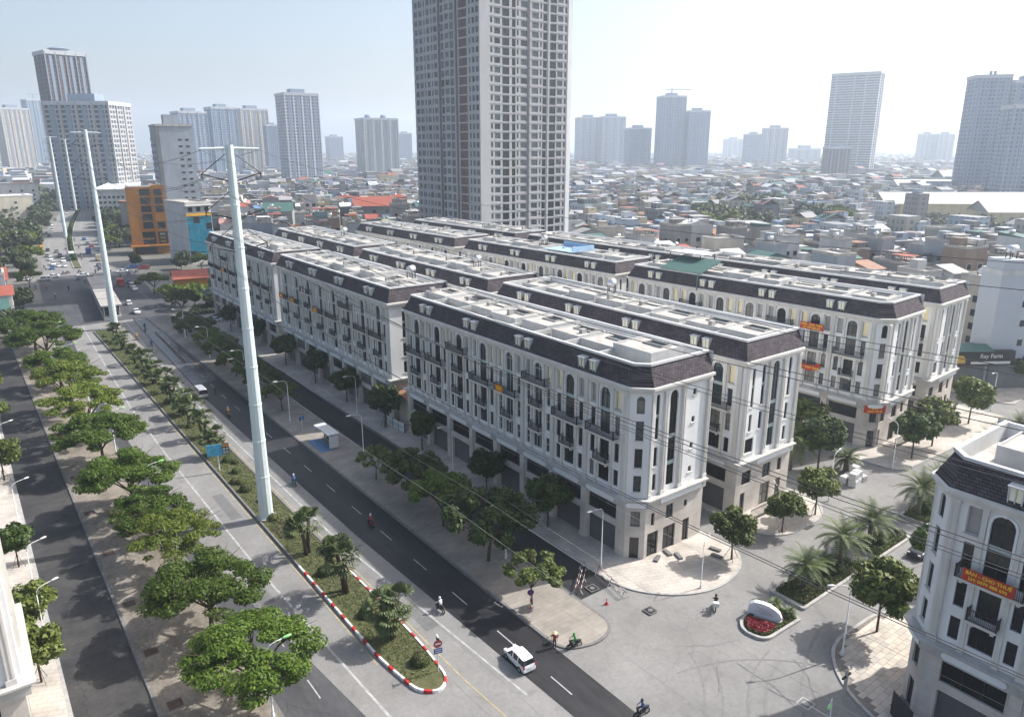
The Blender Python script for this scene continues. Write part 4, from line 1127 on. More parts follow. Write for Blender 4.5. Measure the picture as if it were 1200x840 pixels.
# the windowless pale house beside the outermost block
def blank_house():
    t = thing('blank_wall_house', 'tall pale blue grey house with blank side wall and one column of small windows', 'building', (165.0, 57.2, 0), R(-34))
    obj('wall', UBOX, t, (12, 3, 0), scale=(24, 6, 23.5), mats=[M['h_blue_pale']])
    q = MB(); q.box(0, 0, 23.5, 4.6, 5, 26.5); obj('stair_tower', q.mesh('stair_tower', [M['h_blue_pale']]), t)
    obj('roof', UFLAT, t, (12, 3, 23.48), scale=(24.3, 6.3, 1.0), mats=[M['h_white']])
    for k in range(5):
        obj('window', UWIN2, t, (6.4 - .2 * k, 0, 5 + k * 4.0), scale=(1.0, 1.4, 1.3))
    obj('water_tank', TANK, t, (3.0, 2.5, 26.5), scale=1.5)
    obj('water_tank', TANK, t, (16, 3, 23.8), scale=1.5)
    q = MB(); q.box(.4, .0, .2, 24, -.5, 5.2); obj('shop_front', q.mesh('shop_front', [M['h_darkgrey']]), t)
    q = MB(); q.box(-9.5, -1.8, 5.4, 4.5, -.55, 8.4); s = obj('shop_sign', q.mesh('shop_sign', [M['frame_dark']]), t)
    text3('Ray Farm', 1.25, 'frame_white', t, (-.5, -1.86, 7.4), (PI / 2, 0, 0))
    q = MB(); q.box(-4.6, -1.9, 5.8, 3.6, -1.81, 6.3); obj('white_strip', q.mesh('white_strip', [M['frame_white']]), t)
    q = MB(); q.poly([(-8.2, -1.85, 6.0), (-5.8, -1.85, 6.0), (-5.8, -1.85, 6.9), (-6.4, -1.85, 7.6), (-7.7, -1.85, 7.6), (-8.2, -1.85, 6.9)]); obj('emblem', q.mesh('emblem', [M['gold']]), t)
    q = MB(); q.poly([(-11, -3.5, 8.9), (-1, -3.5, 8.8), (-1, -.3, 9.6), (-11, 1, 9.7)]); obj('canopy', q.mesh('canopy', [M['r_green']]), t)
    q = MB(); q.box(-10, .2, 0, -.1, 5, 8.5); obj('side_shed', q.mesh('side_shed', [M['h_darkgrey']]), t)
M['h_blue_pale'] = mat('h_blue_pale', (.42, .45, .49), .85, .06, .2, streak=(1, 1, .3))
blank_house(); sp(172, 64, 24); sp(152, 60, 12)
# yellow factory halls and grey sheds in the distance
def hall(px, py, w, d, h, rz, wm, rm, label, n=14):
    p = at(px, py); t = town_house(p.x, p.y, w, d, h, rz, wm, rm, 'gable', n, label=label, name='factory_hall', cat='factory hall', fh=5.5, sides=(0,))
    sp(p.x, p.y, max(w, d) * .55); return t
hall(1130, 252, 120, 26, 9, R(-38), 'h_yellow', 'r_white', 'long yellow factory hall with pale metal roof', 16)
hall(1175, 262, 34, 24, 8, R(-38), 'h_yellow', 'r_grey', 'short yellow gabled hall beside the long factory hall', 5)
hall(1090, 232, 70, 30, 9, R(-38), 'h_white', 'r_white', 'white walled factory hall behind the yellow hall', 10)
hall(1150, 222, 100, 46, 9, R(-38), 'h_grey', 'r_grey', 'wide grey roofed warehouse behind the yellow hall', 8)
# orange-roofed hut and hoarding by the overgrown lot
def hut():
    t = thing('site_hut', 'orange walled hut with red roof and green fence by the overgrown lot', 'hut', (62, 262, 0), R(-8))
    obj('wall', UBOX, t, (0, 0, 0), scale=(10, 8, 6), mats=[M['h_orange']]); obj('roof', UGAB, t, (0, 0, 6.02), scale=(10.5, 8.5, 2.4), mats=[M['r_red']])
    q = MB(); q.box(-5, -9, 0, 6, -8.8, 3.2); q.box(-5, -9, 0, -4.8, -4, 3.2); obj('green_fence', q.mesh('green_fence', [M['r_green']]), t)
hut()
def left_shops():
    for i, (x, y, w, d, h, wm, rm, sh, lab) in enumerate([(4, 247, 14, 10, 9, 'h_white', 'r_red', 'shed', 'white shop with red canopy roof at the left end of the crossing'), (3.5, 258, 14, 10, 13, 'h_blue', 'r_flat', 'flat', 'pale blue narrow shop house beside the crossing'), (4.5, 270, 14, 11, 10, 'h_grey', 'r_red', 'gable', 'grey shop house with red roof beside the crossing'), (2.5, 236.5, 13, 9, 7, 'h_cream', 'r_teal' if False else 'r_green', 'shed', 'cream shop with green awning beside the left service road'), (-2, 340, 16, 12, 9, 'h_white', 'r_red', 'hip', 'white pavilion with red hipped roof behind roadside trees'), (8, 610, 80, 18, 16, 'h_cream', 'r_white', 'flat', 'long cream low building with terrace roof behind the trees'), (45, 700, 30, 18, 20, 'h_white', 'r_flat', 'flat', 'white low building with blank gable end behind the trees')]):
        town_house(x, y, w, d, h, R(-3 if y < 300 else 6), wm, rm, sh, 4, label=lab, sides=(0, 3))
        sp(x, y, max(w, d) * .6)
left_shops()
for i, (px, py, w, h, wm, rm, lab) in enumerate([(218, 262, 9, 15, 'h_white', 'r_flat', 'slim white house with arched windows between orange and turquoise buildings'), (268, 262, 20, 20, 'h_white', 'r_flat', 'white house with wide blue windows behind the nearest steel pole'), (330, 268, 14, 17, 'h_grey', 'r_green', 'grey house with green top floor behind the far townhouse roofs'), (385, 268, 13, 16, 'h_grey', 'r_flat', 'grey house with open balconies behind the far townhouse roofs'), (440, 262, 20, 18, 'h_darkgrey', 'r_red', 'dark house with red roofed penthouse left of the high tower')]):
    p = at(px, py + 18); town_house(p.x, p.y, w, 16, h, R(-25), wm, rm, 'flat' if rm == 'r_flat' else 'gable', 3, True, lab, wdark=(i in (1, 4)), stair=True); sp(p.x, p.y, 13)
town_house(105, 620, 110, 22, 20, R(75), 'h_white', 'r_white', 'flat', 12, label='long row of shop houses with turquoise glass bays along the far avenue', wdark=True, name='shop_row', cat='building', sides=(0, 1)); sp(112, 620, 60)
# ------------------------------------------------------------------ dense housing: nearest 300 as individuals, the rest as one mass
rnd = random.Random(11)
def free(x, y, rad=5):
    if 40 < x < 152 and y < 232: return False
    if x < 92 and y < 350: return False
    if 9 < y < 53 and x < 260: return False
    c = 29 + shift(y)
    if y > 150 and abs(x - c) < (34 if y < 420 else 30): return False
    if x < 60 and y < 232: return False
    if 236 < y < 279 and x < 150: return False
    if x < c and y < 900: return False
    for sx, sy, r in SPECIAL:
        if (x - sx) ** 2 + (y - sy) ** 2 < (r + rad) ** 2: return False
    return True
def inview(x, y, m=60):
    p = proj((x, y, 6))
    return p is not None and -m < p[0] < 1200 + m
TREEZ = [(330, 250, 22), (360, 275, 20), (300, 210, 12), (420, 300, 26), (455, 320, 22), (395, 235, 14), (415, 168, 46), (480, 205, 46), (530, 185, 46)]
NT = 6
for a, b, c in TREEZ: SPECIAL.append((a, b, c))
WM = ['h_grey'] * 7 + ['h_white'] * 7 + ['h_blue'] * 5 + ['h_cream'] * 3 + ['h_yellow'] * 2 + ['h_darkgrey'] * 3 + ['h_brown'] + ['h_pink']
RM = ['r_flat'] * 22 + ['r_red'] * 3 + ['r_green'] * 2 + ['r_blue'] + ['r_rust'] * 2 + ['r_white'] * 4 + ['r_grey'] * 5 + ['r_pink'] * 2
cells = []
yy = 20.0
ang = R(-18)
ca, sa = math.cos(ang), math.sin(ang)
for i in range(-24, 115):
    for j in range(-10, 70):
        u, v = i * 7.6 + rnd.uniform(-1.2, 1.2), j * 13.6 + rnd.uniform(-1.5, 1.5)
        x, y = 150 + u * ca - v * sa, 60 + u * sa + v * ca
        dist = math.hypot(x, y)
        if dist > 760 or not inview(x, y) or not free(x, y): continue
        if rnd.random() < .06: continue
        pp = proj((x, y, 10))
        cells.append((dist * (.62 if pp[0] < 500 else 1.0), x, y))
cells.sort()
def pick(dist):
    w, d = rnd.uniform(4.6, 7.2), rnd.uniform(8.5, 12.8)
    nf = rnd.choice((2, 3, 3, 4, 4, 5, 5, 6)) if dist < 420 else rnd.choice((2, 2, 3, 3, 4, 4, 5))
    return w, d, nf * 3.3 + .6, ang + rnd.choice((0, 0, PI / 2)) + rnd.uniform(-.05, .05), rnd.choice(WM), rnd.choice(RM)
NIND = 290
for dist, x, y in cells[:NIND]:  # nearest first
    w, d, h, rz, wm, rm = pick(dist)
    if wm == 'h_brown' and rm == 'r_rust': rm = 'r_flat'
    sh = 'flat' if rm == 'r_flat' else rnd.choice(('shed', 'gable', 'gable') if rm != 'r_red' else ('gable', 'hip'))
    tk = rnd.random() < .55
    nf = int((h - .5) / 3.4)
    lab = '%s %s storey town house with %s%s' % (WALLW[wm], ('one', 'one', 'two', 'three', 'four', 'five', 'six')[min(nf, 6)], ROOFW[rm], ' and steel water tank' if tk else '')
    town_house(x, y, w, d, h, rz, wm, rm, sh, rnd.choice((1, 2, 2, 3)), tk, lab, lab + ' in the crowded quarter', stair=(sh == 'flat' and rnd.random() < .7), wdark=rnd.random() < .4)
# the mass: numpy boxes with their own paint colours
def mass(name, pts, big=False, seed=3, label=None):
    rs = np.random.RandomState(seed)
    n = len(pts)
    P = np.array(pts)
    w = rs.uniform(6, 10, n); d = rs.uniform(9, 15, n); h = rs.choice([6, 8, 10, 11, 13, 14, 17], n) * rs.uniform(.85, 1.1, n)
    if big: w *= 1.6; d *= 1.5
    a = ang + rs.choice([0, 0, PI / 2], n) + rs.uniform(-.2, .2, n)
    base = np.array([[-1, -1, 0], [1, -1, 0], [1, 1, 0], [-1, 1, 0], [-1, -1, 1], [1, -1, 1], [1, 1, 1], [-1, 1, 1], [-1, 0, 1.14], [1, 0, 1.14]], float)
    V = np.repeat(base[None], n, 0)
    flat = rs.rand(n) < .8
    V[flat, 8:, 2] = 1.0
    V[:, :, 0] *= w[:, None] / 2; V[:, :, 1] *= d[:, None] / 2; V[:, :, 2] *= h[:, None]
    c_, s_ = np.cos(a)[:, None], np.sin(a)[:, None]
    X = V[:, :, 0] * c_ - V[:, :, 1] * s_ + P[:, 0:1]; Y = V[:, :, 0] * s_ + V[:, :, 1] * c_ + P[:, 1:2]
    hut = rs.rand(n) < (.0 if big else .6)
    V = np.stack([X, Y, V[:, :, 2]], 2)
    if not big:
        V2 = V[hut].copy(); ctr = V2[:, :4].mean(1, keepdims=True); V2[:, :, :2] = ctr[:, :, :2] + (V2[:, :, :2] - ctr[:, :, :2]) * np.array([.5, .45])[None, None]; V2[:, :4, 2] = h[hut][:, None]; V2[:, 4:, 2] = h[hut][:, None] + 2.8; V = np.concatenate([V, V2])
        n = len(V)
    V = V.reshape(-1, 3)
    fs = [(0, 1, 5, 4), (2, 3, 7, 6), (1, 2, 6, 5), (3, 0, 4, 7), (4, 5, 9, 8), (6, 7, 8, 9)]
    F = (np.arange(n)[:, None, None] * 10 + np.array(fs)[None]).reshape(-1, 4)
    wallc = np.array([[.30, .30, .295], [.52, .52, .51], [.36, .40, .44], [.46, .42, .34], [.48, .40, .25], [.17, .175, .18], [.55, .55, .54], [.24, .22, .21]])
    roofc = np.array([[.36, .35, .33], [.42, .41, .39], [.30, .10, .07], [.28, .12, .08], [.07, .17, .14], [.14, .26, .42], [.56, .56, .55], [.28, .28, .28], [.34, .20, .17]])
    wallc = wallc * np.array([.86, .90, .97]); roofc = roofc * np.array([.75, .77, .82])
    wc = wallc[rs.randint(0, len(wallc), n)]; rc = roofc[rs.choice(len(roofc), n, p=[.27, .25, .07, .05, .05, .03, .12, .12, .04])]
    colr = np.ones((n, 6, 4)); colr[:, :4, :3] = wc[:, None]; colr[:, 4:, :3] = rc[:, None]
    me = bpy.data.meshes.new(name)
    me.vertices.add(len(V)); me.vertices.foreach_set('co', V.ravel())
    me.loops.add(F.size); me.loops.foreach_set('vertex_index', F.ravel().astype(np.int32))
    me.polygons.add(len(F)); me.polygons.foreach_set('loop_start', np.arange(0, F.size, 4, dtype=np.int32))
    ca_ = me.attributes.new('paint', 'FLOAT_COLOR', 'FACE'); ca_.data.foreach_set('color', colr.reshape(-1).astype(np.float32))
    me.update(calc_edges=True); me.validate(); me.shade_flat()
    me.materials.append(M['town_mass' if not big else 'town_far'])
    o = obj(name, me); tag(o, label, 'housing', kind='stuff')
    return o
def town_mass_mat():
    m = bpy.data.materials.new('town_mass'); m.use_nodes = True; nt = m.node_tree; b = nt.nodes['Principled BSDF']; b.inputs['Roughness'].default_value = .85
    at_ = nt.nodes.new('ShaderNodeAttribute'); at_.attribute_name = 'paint'
    # openings on walls only (normal z ~ 0): too far away to tell apart
    g = nt.nodes.new('ShaderNodeNewGeometry')
    sp_ = nt.nodes.new('ShaderNodeSeparateXYZ'); nt.links.new(g.outputs['Position'], sp_.inputs[0])
    ad = nt.nodes.new('ShaderNodeMath'); nt.links.new(sp_.outputs[0], ad.inputs[0]); nt.links.new(sp_.outputs[1], ad.inputs[1])
    cb = nt.nodes.new('ShaderNodeCombineXYZ'); nt.links.new(ad.outputs[0], cb.inputs[0]); nt.links.new(sp_.outputs[2], cb.inputs[1])
    br = nt.nodes.new('ShaderNodeTexBrick'); br.offset = 0; br.inputs['Scale'].default_value = 1; br.inputs['Brick Width'].default_value = 3.1; br.inputs['Row Height'].default_value = 3.3; br.inputs['Mortar Size'].default_value = .8; br.inputs['Mortar Smooth'].default_value = 0
    br.inputs['Color1'].default_value = (.38, .38, .38, 1); br.inputs['Color2'].default_value = (.7, .7, .7, 1); br.inputs['Mortar'].default_value = (1, 1, 1, 1)
    nt.links.new(cb.outputs[0], br.inputs[0])
    sn = nt.nodes.new('ShaderNodeSeparateXYZ'); nt.links.new(g.outputs['True Normal'], sn.inputs[0])
    ab = nt.nodes.new('ShaderNodeMath'); ab.operation = 'ABSOLUTE'; nt.links.new(sn.outputs[2], ab.inputs[0])
    gt = nt.nodes.new('ShaderNodeMath'); gt.operation = 'GREATER_THAN'; gt.inputs[1].default_value = .3; nt.links.new(ab.outputs[0], gt.inputs[0])
    mx = nt.nodes.new('ShaderNodeMix'); mx.data_type = 'RGBA'; mx.inputs[7].default_value = (1, 1, 1, 1); nt.links.new(br.outputs[0], mx.inputs[6]); nt.links.new(gt.outputs[0], mx.inputs[0])
    ml = nt.nodes.new('ShaderNodeMix'); ml.data_type = 'RGBA'; ml.blend_type = 'MULTIPLY'; ml.inputs[0].default_value = 1
    nt.links.new(at_.outputs['Color'], ml.inputs[6]); nt.links.new(mx.outputs[2], ml.inputs[7]); nt.links.new(ml.outputs[2], b.inputs['Base Color'])
    return m
M['town_mass'] = town_mass_mat()
M['town_far'] = bpy.data.materials.new('town_far'); M['town_far'].use_nodes = True
_nt = M['town_far'].node_tree; _a = _nt.nodes.new('ShaderNodeAttribute'); _a.attribute_name = 'paint'; _nt.links.new(_a.outputs['Color'], _nt.nodes['Principled BSDF'].inputs['Base Color']); _nt.nodes['Principled BSDF'].inputs['Roughness'].default_value = .9
mass('dense_housing', [(x, y) for _, x, y in cells[NIND:]], seed=4, label='crowded mass of low town houses stretching away behind the blocks')
far = []
for k in range(60000):
    r = math.sqrt(rnd.uniform(700 ** 2, 4200 ** 2)); a = rnd.uniform(YAW - .75, YAW + .75)
    x, y = r * math.sin(a), r * math.cos(a)
    if r > 1500 and rnd.random() < .35: continue
    if y < 1500 and abs(x - 29 - shift(y)) < 28: continue
    if x < 29 + shift(y) and y < 900: continue
    far.append((x, y))
    if len(far) > 26000: break
mass('distant_housing', far, True, 9, 'hazy sea of low rooftops reaching to the horizon')

# ------------------------------------------------------------------ skyline towers
def grid_mat(name, wall, glass, bw, bh, ms):
    return brick_mat(name, glass, tuple(c * 1.5 for c in glass), wall, bw, bh, ms, .6, 0, axis='Z', offset=0)
GM = {'pale': grid_mat('sky_pale', (.50, .52, .55), (.12, .15, .19), 3.2, 3.3, .55), 'hotel': grid_mat('sky_hotel', (.36, .36, .36), (.06, .07, .09), 4.2, 3.6, .7), 'blue': grid_mat('sky_blue', (.30, .36, .45), (.08, .12, .18), 3.0, 3.3, .5),
      'brown': grid_mat('sky_brown', (.17, .12, .11), (.05, .05, .055), 3.2, 3.3, .5), 'cream': grid_mat('sky_cream', (.52, .47, .40), (.14, .13, .12), 3.2, 3.3, .8), 'band': grid_mat('sky_band', (.46, .48, .50), (.10, .12, .15), 40, 3.5, .9), 'green': grid_mat('sky_green', (.42, .45, .42), (.13, .15, .15), 3.0, 3.3, .8)}
M['sky_trim'] = mat('sky_trim', (.46, .47, .49), .8, .05, .1)
M['sky_trim_d'] = mat('sky_trim_d', (.22, .27, .34), .8, .05, .1)
def sky_tower(x0, x1, ytop, dist, style, label, rz=None, depth=.9, crown='box', ribs=3, steps=None, group=None, crane=False):
    """tower seen between columns x0..x1; its distance is read from its storeys, its foot stands on the ground"""
    lean = (YH - ytop) / (3450 - ytop)      # columns are read at the roof; verticals converge downwards
    x0, x1 = x0 + (600 - x0) * lean, x1 + (600 - x1) * lean
    xm = (x0 + x1) / 2
    d = ray(xm, YH); d = Vector((d.x, d.y, 0)).normalized()
    # distance along the ground
    P = d * dist
    c = proj((P.x, P.y, 0))[2]
    w = (x1 - x0) / FPX * c
    lo, hi = 0, 600
    for _ in range(40):
        m_ = (lo + hi) / 2
        if proj((P.x, P.y, m_))[1] > ytop: lo = m_
        else: hi = m_
    h = lo
    az = math.atan2(d.x, d.y)
    rot = -az + (rz if rz is not None else R(18))
    k = abs(math.cos(rot + az)) + depth * abs(math.sin(rot + az))
    w /= k
    dp = w * depth
    t = thing('skyline_tower', label, 'tower', (P.x, P.y, 0), rot, group)
    mb = MB(); mb.box(-w / 2, -dp / 2, 0, w / 2, dp / 2, h - 3, 0)
    obj('wall', mb.mesh('wall', [GM[style]]), t)
    n = min(ribs, 4)
    for i in range(n + 1):
        x = -w / 2 + w * i / n if n else 0
        q = MB(); q.box(x - w * .014, -dp / 2 - w * .02, 0, x + w * .014, -dp / 2 - .02, h - 1); obj('fin', q.mesh('fin', [M['sky_trim'] if style not in ('brown', 'blue', 'hotel') else M['sky_trim_d'] if style != 'hotel' else M['tower_wall']]), t)
        if i and n > 2:
            q = MB(); q.box(x - w * .5 / n - w * .035, -dp / 2 - w * .008, 0, x - w * .5 / n + w * .035, -dp / 2 - .01, h - 4); obj('loggia_strip', q.mesh('loggia_strip', [M['sky_trim_d']]), t)
    for sx in (-1, 1):
        y0 = -dp / 2
        for i in range(1, 3):
            q = MB(); y = y0 + dp * i / 3; q.box(sx * w / 2, y - dp * .015, 0, sx * (w / 2 + w * .015), y + dp * .015, h - 1); obj('fin', q.mesh('fin', [M['sky_trim'] if style not in ('brown', 'blue', 'hotel') else M['sky_trim_d'] if style != 'hotel' else M['tower_wall']]), t)
    q = MB(); q.box(-w / 2 - .6, -dp / 2 - .6, h - 3, w / 2 + .6, dp / 2 + .6, h, 0); obj('parapet', q.mesh('parapet', [M['sky_trim']]), t)
    if crown == 'box': q = MB(); q.box(-w * .22, -dp * .2, h, w * .2, dp * .2, h + w * .12); obj('lift_house', q.mesh('lift_house', [M['sky_trim_d']]), t)
    if crown == 'dome': q = MB(); q.lathe([(w * .22, h), (w * .22, h + w * .08), (w * .27, h + w * .09), (w * .16, h + w * .13), (0.1, h + w * .15)], 16); obj('dome', q.mesh('dome', [M['sky_trim_d']]), t)
    if crown == 'twin':
        for s in (-.25, .22): q = MB(); q.lathe([(w * .09, h), (w * .09, h + w * .07), (w * .06, h + w * .1), (.1, h + w * .11)], 10, 0, (w * s, 0)); obj('lift_house', q.mesh('lift_house', [M['sky_trim_d']]), t)
    if crown == 'sign':
        for s in (-.06, .06): q = MB(); q.box(w * (s - .035), -dp * .3, h, w * (s + .035), -dp * .24, h + w * .12); obj('roof_sign', q.mesh('roof_sign', [M['sky_trim_d']]), t)
    if crane:
        q = MB(); H_ = w * .3; q.box(-.8, -.8, h, .8, .8, h + H_); q.box(-w * .25, -.7, h + H_ * .85, w * .85, .7, h + H_ * .85 + 1.2); obj('tower_crane', q.mesh('tower_crane', [M['sky_trim_d']]), t)
    return t
SK = [(-6, 30, 127, 1500, 'cream', 'beige apartment tower at the far left edge of the skyline', {}), (26, 52, 117, 1900, 'blue', 'slim blue grey tower under construction with a crane beside it', dict(crown='none', crane=True)),
      (43, 95, 62, 760, 'brown', 'dark reddish brown tower with rounded balconies and a flat round dome', dict(crown='dome', ribs=5)), 
      (58, 146, 120, 700, 'hotel', 'broad grey hotel slab with dense window grid below the domed tower', dict(ribs=8, depth=.7, rz=R(-28))),
      (201, 240, 131, 1150, 'blue', 'blue grey apartment tower left of the pair behind the grey slab', {}), (240, 275, 126, 1200, 'blue', 'blue grey apartment tower with stepped penthouse behind the nearest steel pole', dict(crown='box')),
      (274, 312, 128, 1350, 'cream', 'cream and grey apartment tower between two blue grey towers', {}), (308, 326, 146, 1300, 'blue', 'lower dark tower in front of the white apartment tower', {}),
      (323, 371, 110, 900, 'pale', 'white apartment tower with strong vertical balconies', dict(ribs=5)), (381, 401, 160, 2300, 'blue', 'small faint tower between the white tower and the green glass slab', {}), (416, 465, 139, 1150, 'green', 'greenish glass apartment slab with two round roof turrets', dict(crown='twin', ribs=6)), (465, 482, 156, 2100, 'blue', 'faint low tower beside the high tower', {}),
      (674, 704, 138, 1750, 'pale', 'pale apartment tower nearest to the high tower on the right', {}), (700, 733, 137, 1750, 'pale', 'pale apartment tower in the middle of the hazy group', {}), (732, 763, 150, 1500, 'blue', 'lower blue grey apartment tower of the hazy group', {}),
      (770, 804, 113, 1450, 'blue', 'tall pale blue tower with a crane on its roof', dict(crane=True)), (802, 832, 130, 1450, 'blue', 'pale blue tower with ribbed corner beside the crane tower', {}),
      (872, 894, 157, 1900, 'blue', 'hazy grey tower left of two small towers', {}), (894, 923, 150, 1800, 'pale', 'hazy grey tower with light crown right of two small towers', {}),
      (848, 871, 163, 3000, 'pale', 'very faint distant block on the horizon', {}),
      (978, 1035, 86, 1250, 'band', 'tall curved glass office tower standing alone on the right', dict(ribs=0, depth=.45, crown='none', rz=R(-14))),
      (966, 996, 172, 1100, 'brown', 'low dark building at the foot of the curved office tower', {}), 
      (1077, 1096, 157, 2300, 'pale', 'left one of two faint twin towers', {}), (1097, 1118, 157, 2300, 'pale', 'right one of two faint twin towers', {}),
      (1138, 1182, 89, 800, 'blue', 'dark blue grey apartment tower with rooftop letters at the right edge', dict(crown='sign', ribs=5)), (1180, 1236, 95, 820, 'blue', 'dark apartment tower running out of the right edge', dict(ribs=4)), (1180, 1240, 123, 720, 'blue', 'lower dark apartment block in front of the right edge tower', dict(ribs=4)),
      (612, 640, 176, 2600, 'pale', 'faint low block far behind the high tower', {}), (925, 960, 174, 2300, 'pale', 'faint low slab left of the curved office tower', {})]
for x0, x1, yt, dist, st, lab, kw in SK: sky_tower(x0, x1, yt, dist, st, lab, **kw)
# ------------------------------------------------------------------ plants
def quads_mesh(name, C, A, Bv, mats, mi=None):
    """leaf quads from centres and half axes (numpy), plus nothing else"""
    n = len(C)
    V = np.stack([C - A - Bv * .6, C + A * .2 - Bv, C + A + Bv * .1, C - A * .1 + Bv], 1).reshape(-1, 3)
    return V, (np.arange(n)[:, None] * 4 + np.arange(4)[None])
def mk(name, V, F, mats, midx=None):
    me = bpy.data.meshes.new(name)
    me.vertices.add(len(V)); me.vertices.foreach_set('co', V.astype(np.float32).ravel())
    me.loops.add(F.size); me.loops.foreach_set('vertex_index', F.ravel().astype(np.int32))
    me.polygons.add(len(F)); me.polygons.foreach_set('loop_start', np.arange(0, F.size, F.shape[1], dtype=np.int32))
    for m in mats: me.materials.append(m)
    if midx is not None: me.polygons.foreach_set('material_index', midx.astype(np.int32))
    me.update(calc_edges=True)
    return me
def leaves(rs, centres, radii, n, size, flat=.6, up=.5, aspect=.45):
    """n leaves scattered in ellipsoid clumps (more towards the shell), facing mostly up and out"""
    centres = np.array(centres); radii = np.array(radii)
    wgt = radii ** 2; wgt = wgt / wgt.sum()
    k = rs.choice(len(centres), n, p=wgt)
    d = rs.normal(size=(n, 3)); d /= np.linalg.norm(d, axis=1)[:, None]
    r = radii[k] * (rs.uniform(.25, 1, n) ** .5)
    C = centres[k] + d * r[:, None] * np.array([1, 1, flat])
    nr = d * .8 + np.array([0, 0, up]) + rs.normal(scale=.5, size=(n, 3)); nr /= np.linalg.norm(nr, axis=1)[:, None]
    t = rs.normal(size=(n, 3)); A = np.cross(nr, t); A /= np.linalg.norm(A, axis=1)[:, None]; Bv = np.cross(nr, A)
    sz = size * rs.uniform(.6, 1.3, n)[:, None]
    return C, A * sz, Bv * sz * aspect
def crown_mesh(name, rs, centres, radii, n, size, m, **k):
    C, A, Bv = leaves(rs, centres, radii, n, size, **k)
    V, F = quads_mesh(name, C, A, Bv, [m])
    return mk(name, V, F, [m])
def spreading(seed, R_=5.2, H=6.6, n=9000, m='leaf_bright', size=.26, ncl=26, trunk=.2, flat=.42, sparse=False):
    rs = np.random.RandomState(seed)
    tb = MB()
    fork = Vector((rs.uniform(-.3, .3), rs.uniform(-.3, .3), H * .36))
    tb.tube([(0, 0, -.1), (fork.x * .4, fork.y * .4, H * .2), fork], [trunk * 1.25, trunk, trunk * .85], 8)
    cs, rr = [], []
    nl = 6
    for i in range(nl):
        a = 2 * PI * i / nl + rs.uniform(-.4, .4); L = R_ * rs.uniform(.55, .8)
        e = Vector((math.cos(a) * L, math.sin(a) * L, H * rs.uniform(.72, .92)))
        mid = fork.lerp(e, .5) + Vector((0, 0, .5))
        tb.tube([fork, mid, e], [trunk * .6, trunk * .38, trunk * .12], 5)
        for s in (-.5, .55):
            e2 = e + Vector((math.cos(a + s) * R_ * .28, math.sin(a + s) * R_ * .28, .3))
            tb.tube([mid, mid.lerp(e2, .6) + Vector((0, 0, .3)), e2], [trunk * .3, trunk * .2, trunk * .07], 4)
    for i in range(ncl):
        a = rs.uniform(0, 2 * PI); r = R_ * math.sqrt(rs.uniform(0.02, 1)) * .88
        z = H * (.97 - .33 * (r / R_) ** 2) + rs.uniform(-1.0, .5)
        cs.append((math.cos(a) * r, math.sin(a) * r, z)); rr.append(rs.uniform(.6, 1.25) * R_ / 5.2 * (.85 if sparse else 1))
    return tb.mesh('trunk', [M['bark']], True), crown_mesh('crown', rs, cs, rr, n, size, M[m], flat=flat, up=.7)
def globe(seed, R_=2.3, H=6.5, n=2600, m='leaf_dark', size=.3, clear=.38, stakes=True, ncl=22):
    rs = np.random.RandomState(seed)
    tb = MB(); tb.tube([(0, 0, -.1), (.05, 0, H * clear), (0, .05, H * .8)], [.13, .1, .03], 7)
    cs, rr = [], []
    zc = H * (clear + 1) / 2; hz = H * (1 - clear) / 2
    for i in range(ncl):
        d = Vector(rs.normal(size=3)).normalized(); f = rs.uniform(.45, .85)
        c = Vector((d.x * R_ * f, d.y * R_ * f, zc + d.z * hz * f)); cs.append(tuple(c)); rr.append(rs.uniform(.55, .95) * R_ / 2.3)
        if i % 3 == 0: tb.tube([(0, 0, H * clear + rs.uniform(0, hz * .6)), c], [.05, .015], 4)
    tr = tb.mesh('trunk', [M['bark']], True)
    return tr, crown_mesh('crown', rs, cs, rr, n, size, M[m], flat=.8, up=.45, aspect=.55)
q = MB()
for k in range(3):
    a = 2 * PI * k / 3; q.tube([(math.cos(a) * 1.0, math.sin(a) * 1.0, 0), (math.cos(a) * .1, math.sin(a) * .1, 2.0)], .035, 5)
STAKE = q.mesh('support_stake', [M['bark_pale']])
def plant_tree(name, label, cat, protos, x, y, s=1.0, rz=None, group=None, z=0.14, stakes=False):
    tr, cr = protos
    t = thing(name, label, cat, (x, y, z), random.uniform(0, 6.28) if rz is None else rz, group, (s, s, s))
    obj('trunk', tr, t); obj('crown', cr, t)
    if stakes: obj('support_stakes', STAKE, t)
    return t
SPR = [spreading(1, 5.8, 7.4, 22000, 'leaf_bright', .175, 80), spreading(2, 5.6, 7.6, 15000, 'leaf_olive', .165, 70, sparse=True), spreading(3, 5.8, 7.2, 23000, 'leaf_bright', .175, 84), spreading(4, 5.4, 7.0, 18000, 'leaf_bright', .175, 70)]
GLB = [globe(11, 2.9, 7.2, 4200, ncl=34), globe(12, 3.1, 6.9, 4400, ncl=36), globe(13, 2.7, 7.6, 4200, ncl=34)]
STR = [globe(21, 3.0, 7.2, 4200, 'leaf_street', .28, .36, ncl=34), globe(22, 3.3, 7.6, 4600, 'leaf_street', .28, .36, ncl=38)]
BUSHY = [spreading(31, 5.0, 7.0, 11000, 'leaf_dark', .23, 56, .16, .7), spreading(32, 4.4, 6.6, 9000, 'leaf_bright', .22, 46, .14, .7), spreading(33, 3.4, 5.6, 4500, 'leaf_street', .22, 30, .1, .7)]
FAR = [globe(41, 5.2, 9.5, 1500, 'leaf_far', .75, .18, ncl=26), globe(42, 6.0, 8.5, 1500, 'leaf_far', .8, .2, ncl=26), spreading(43, 6.5, 8.5, 1700, 'leaf_far', .75, 26, .22, .6), spreading(44, 6.5, 8.0, 1700, 'leaf_olive', .75, 26, .22, .6)]
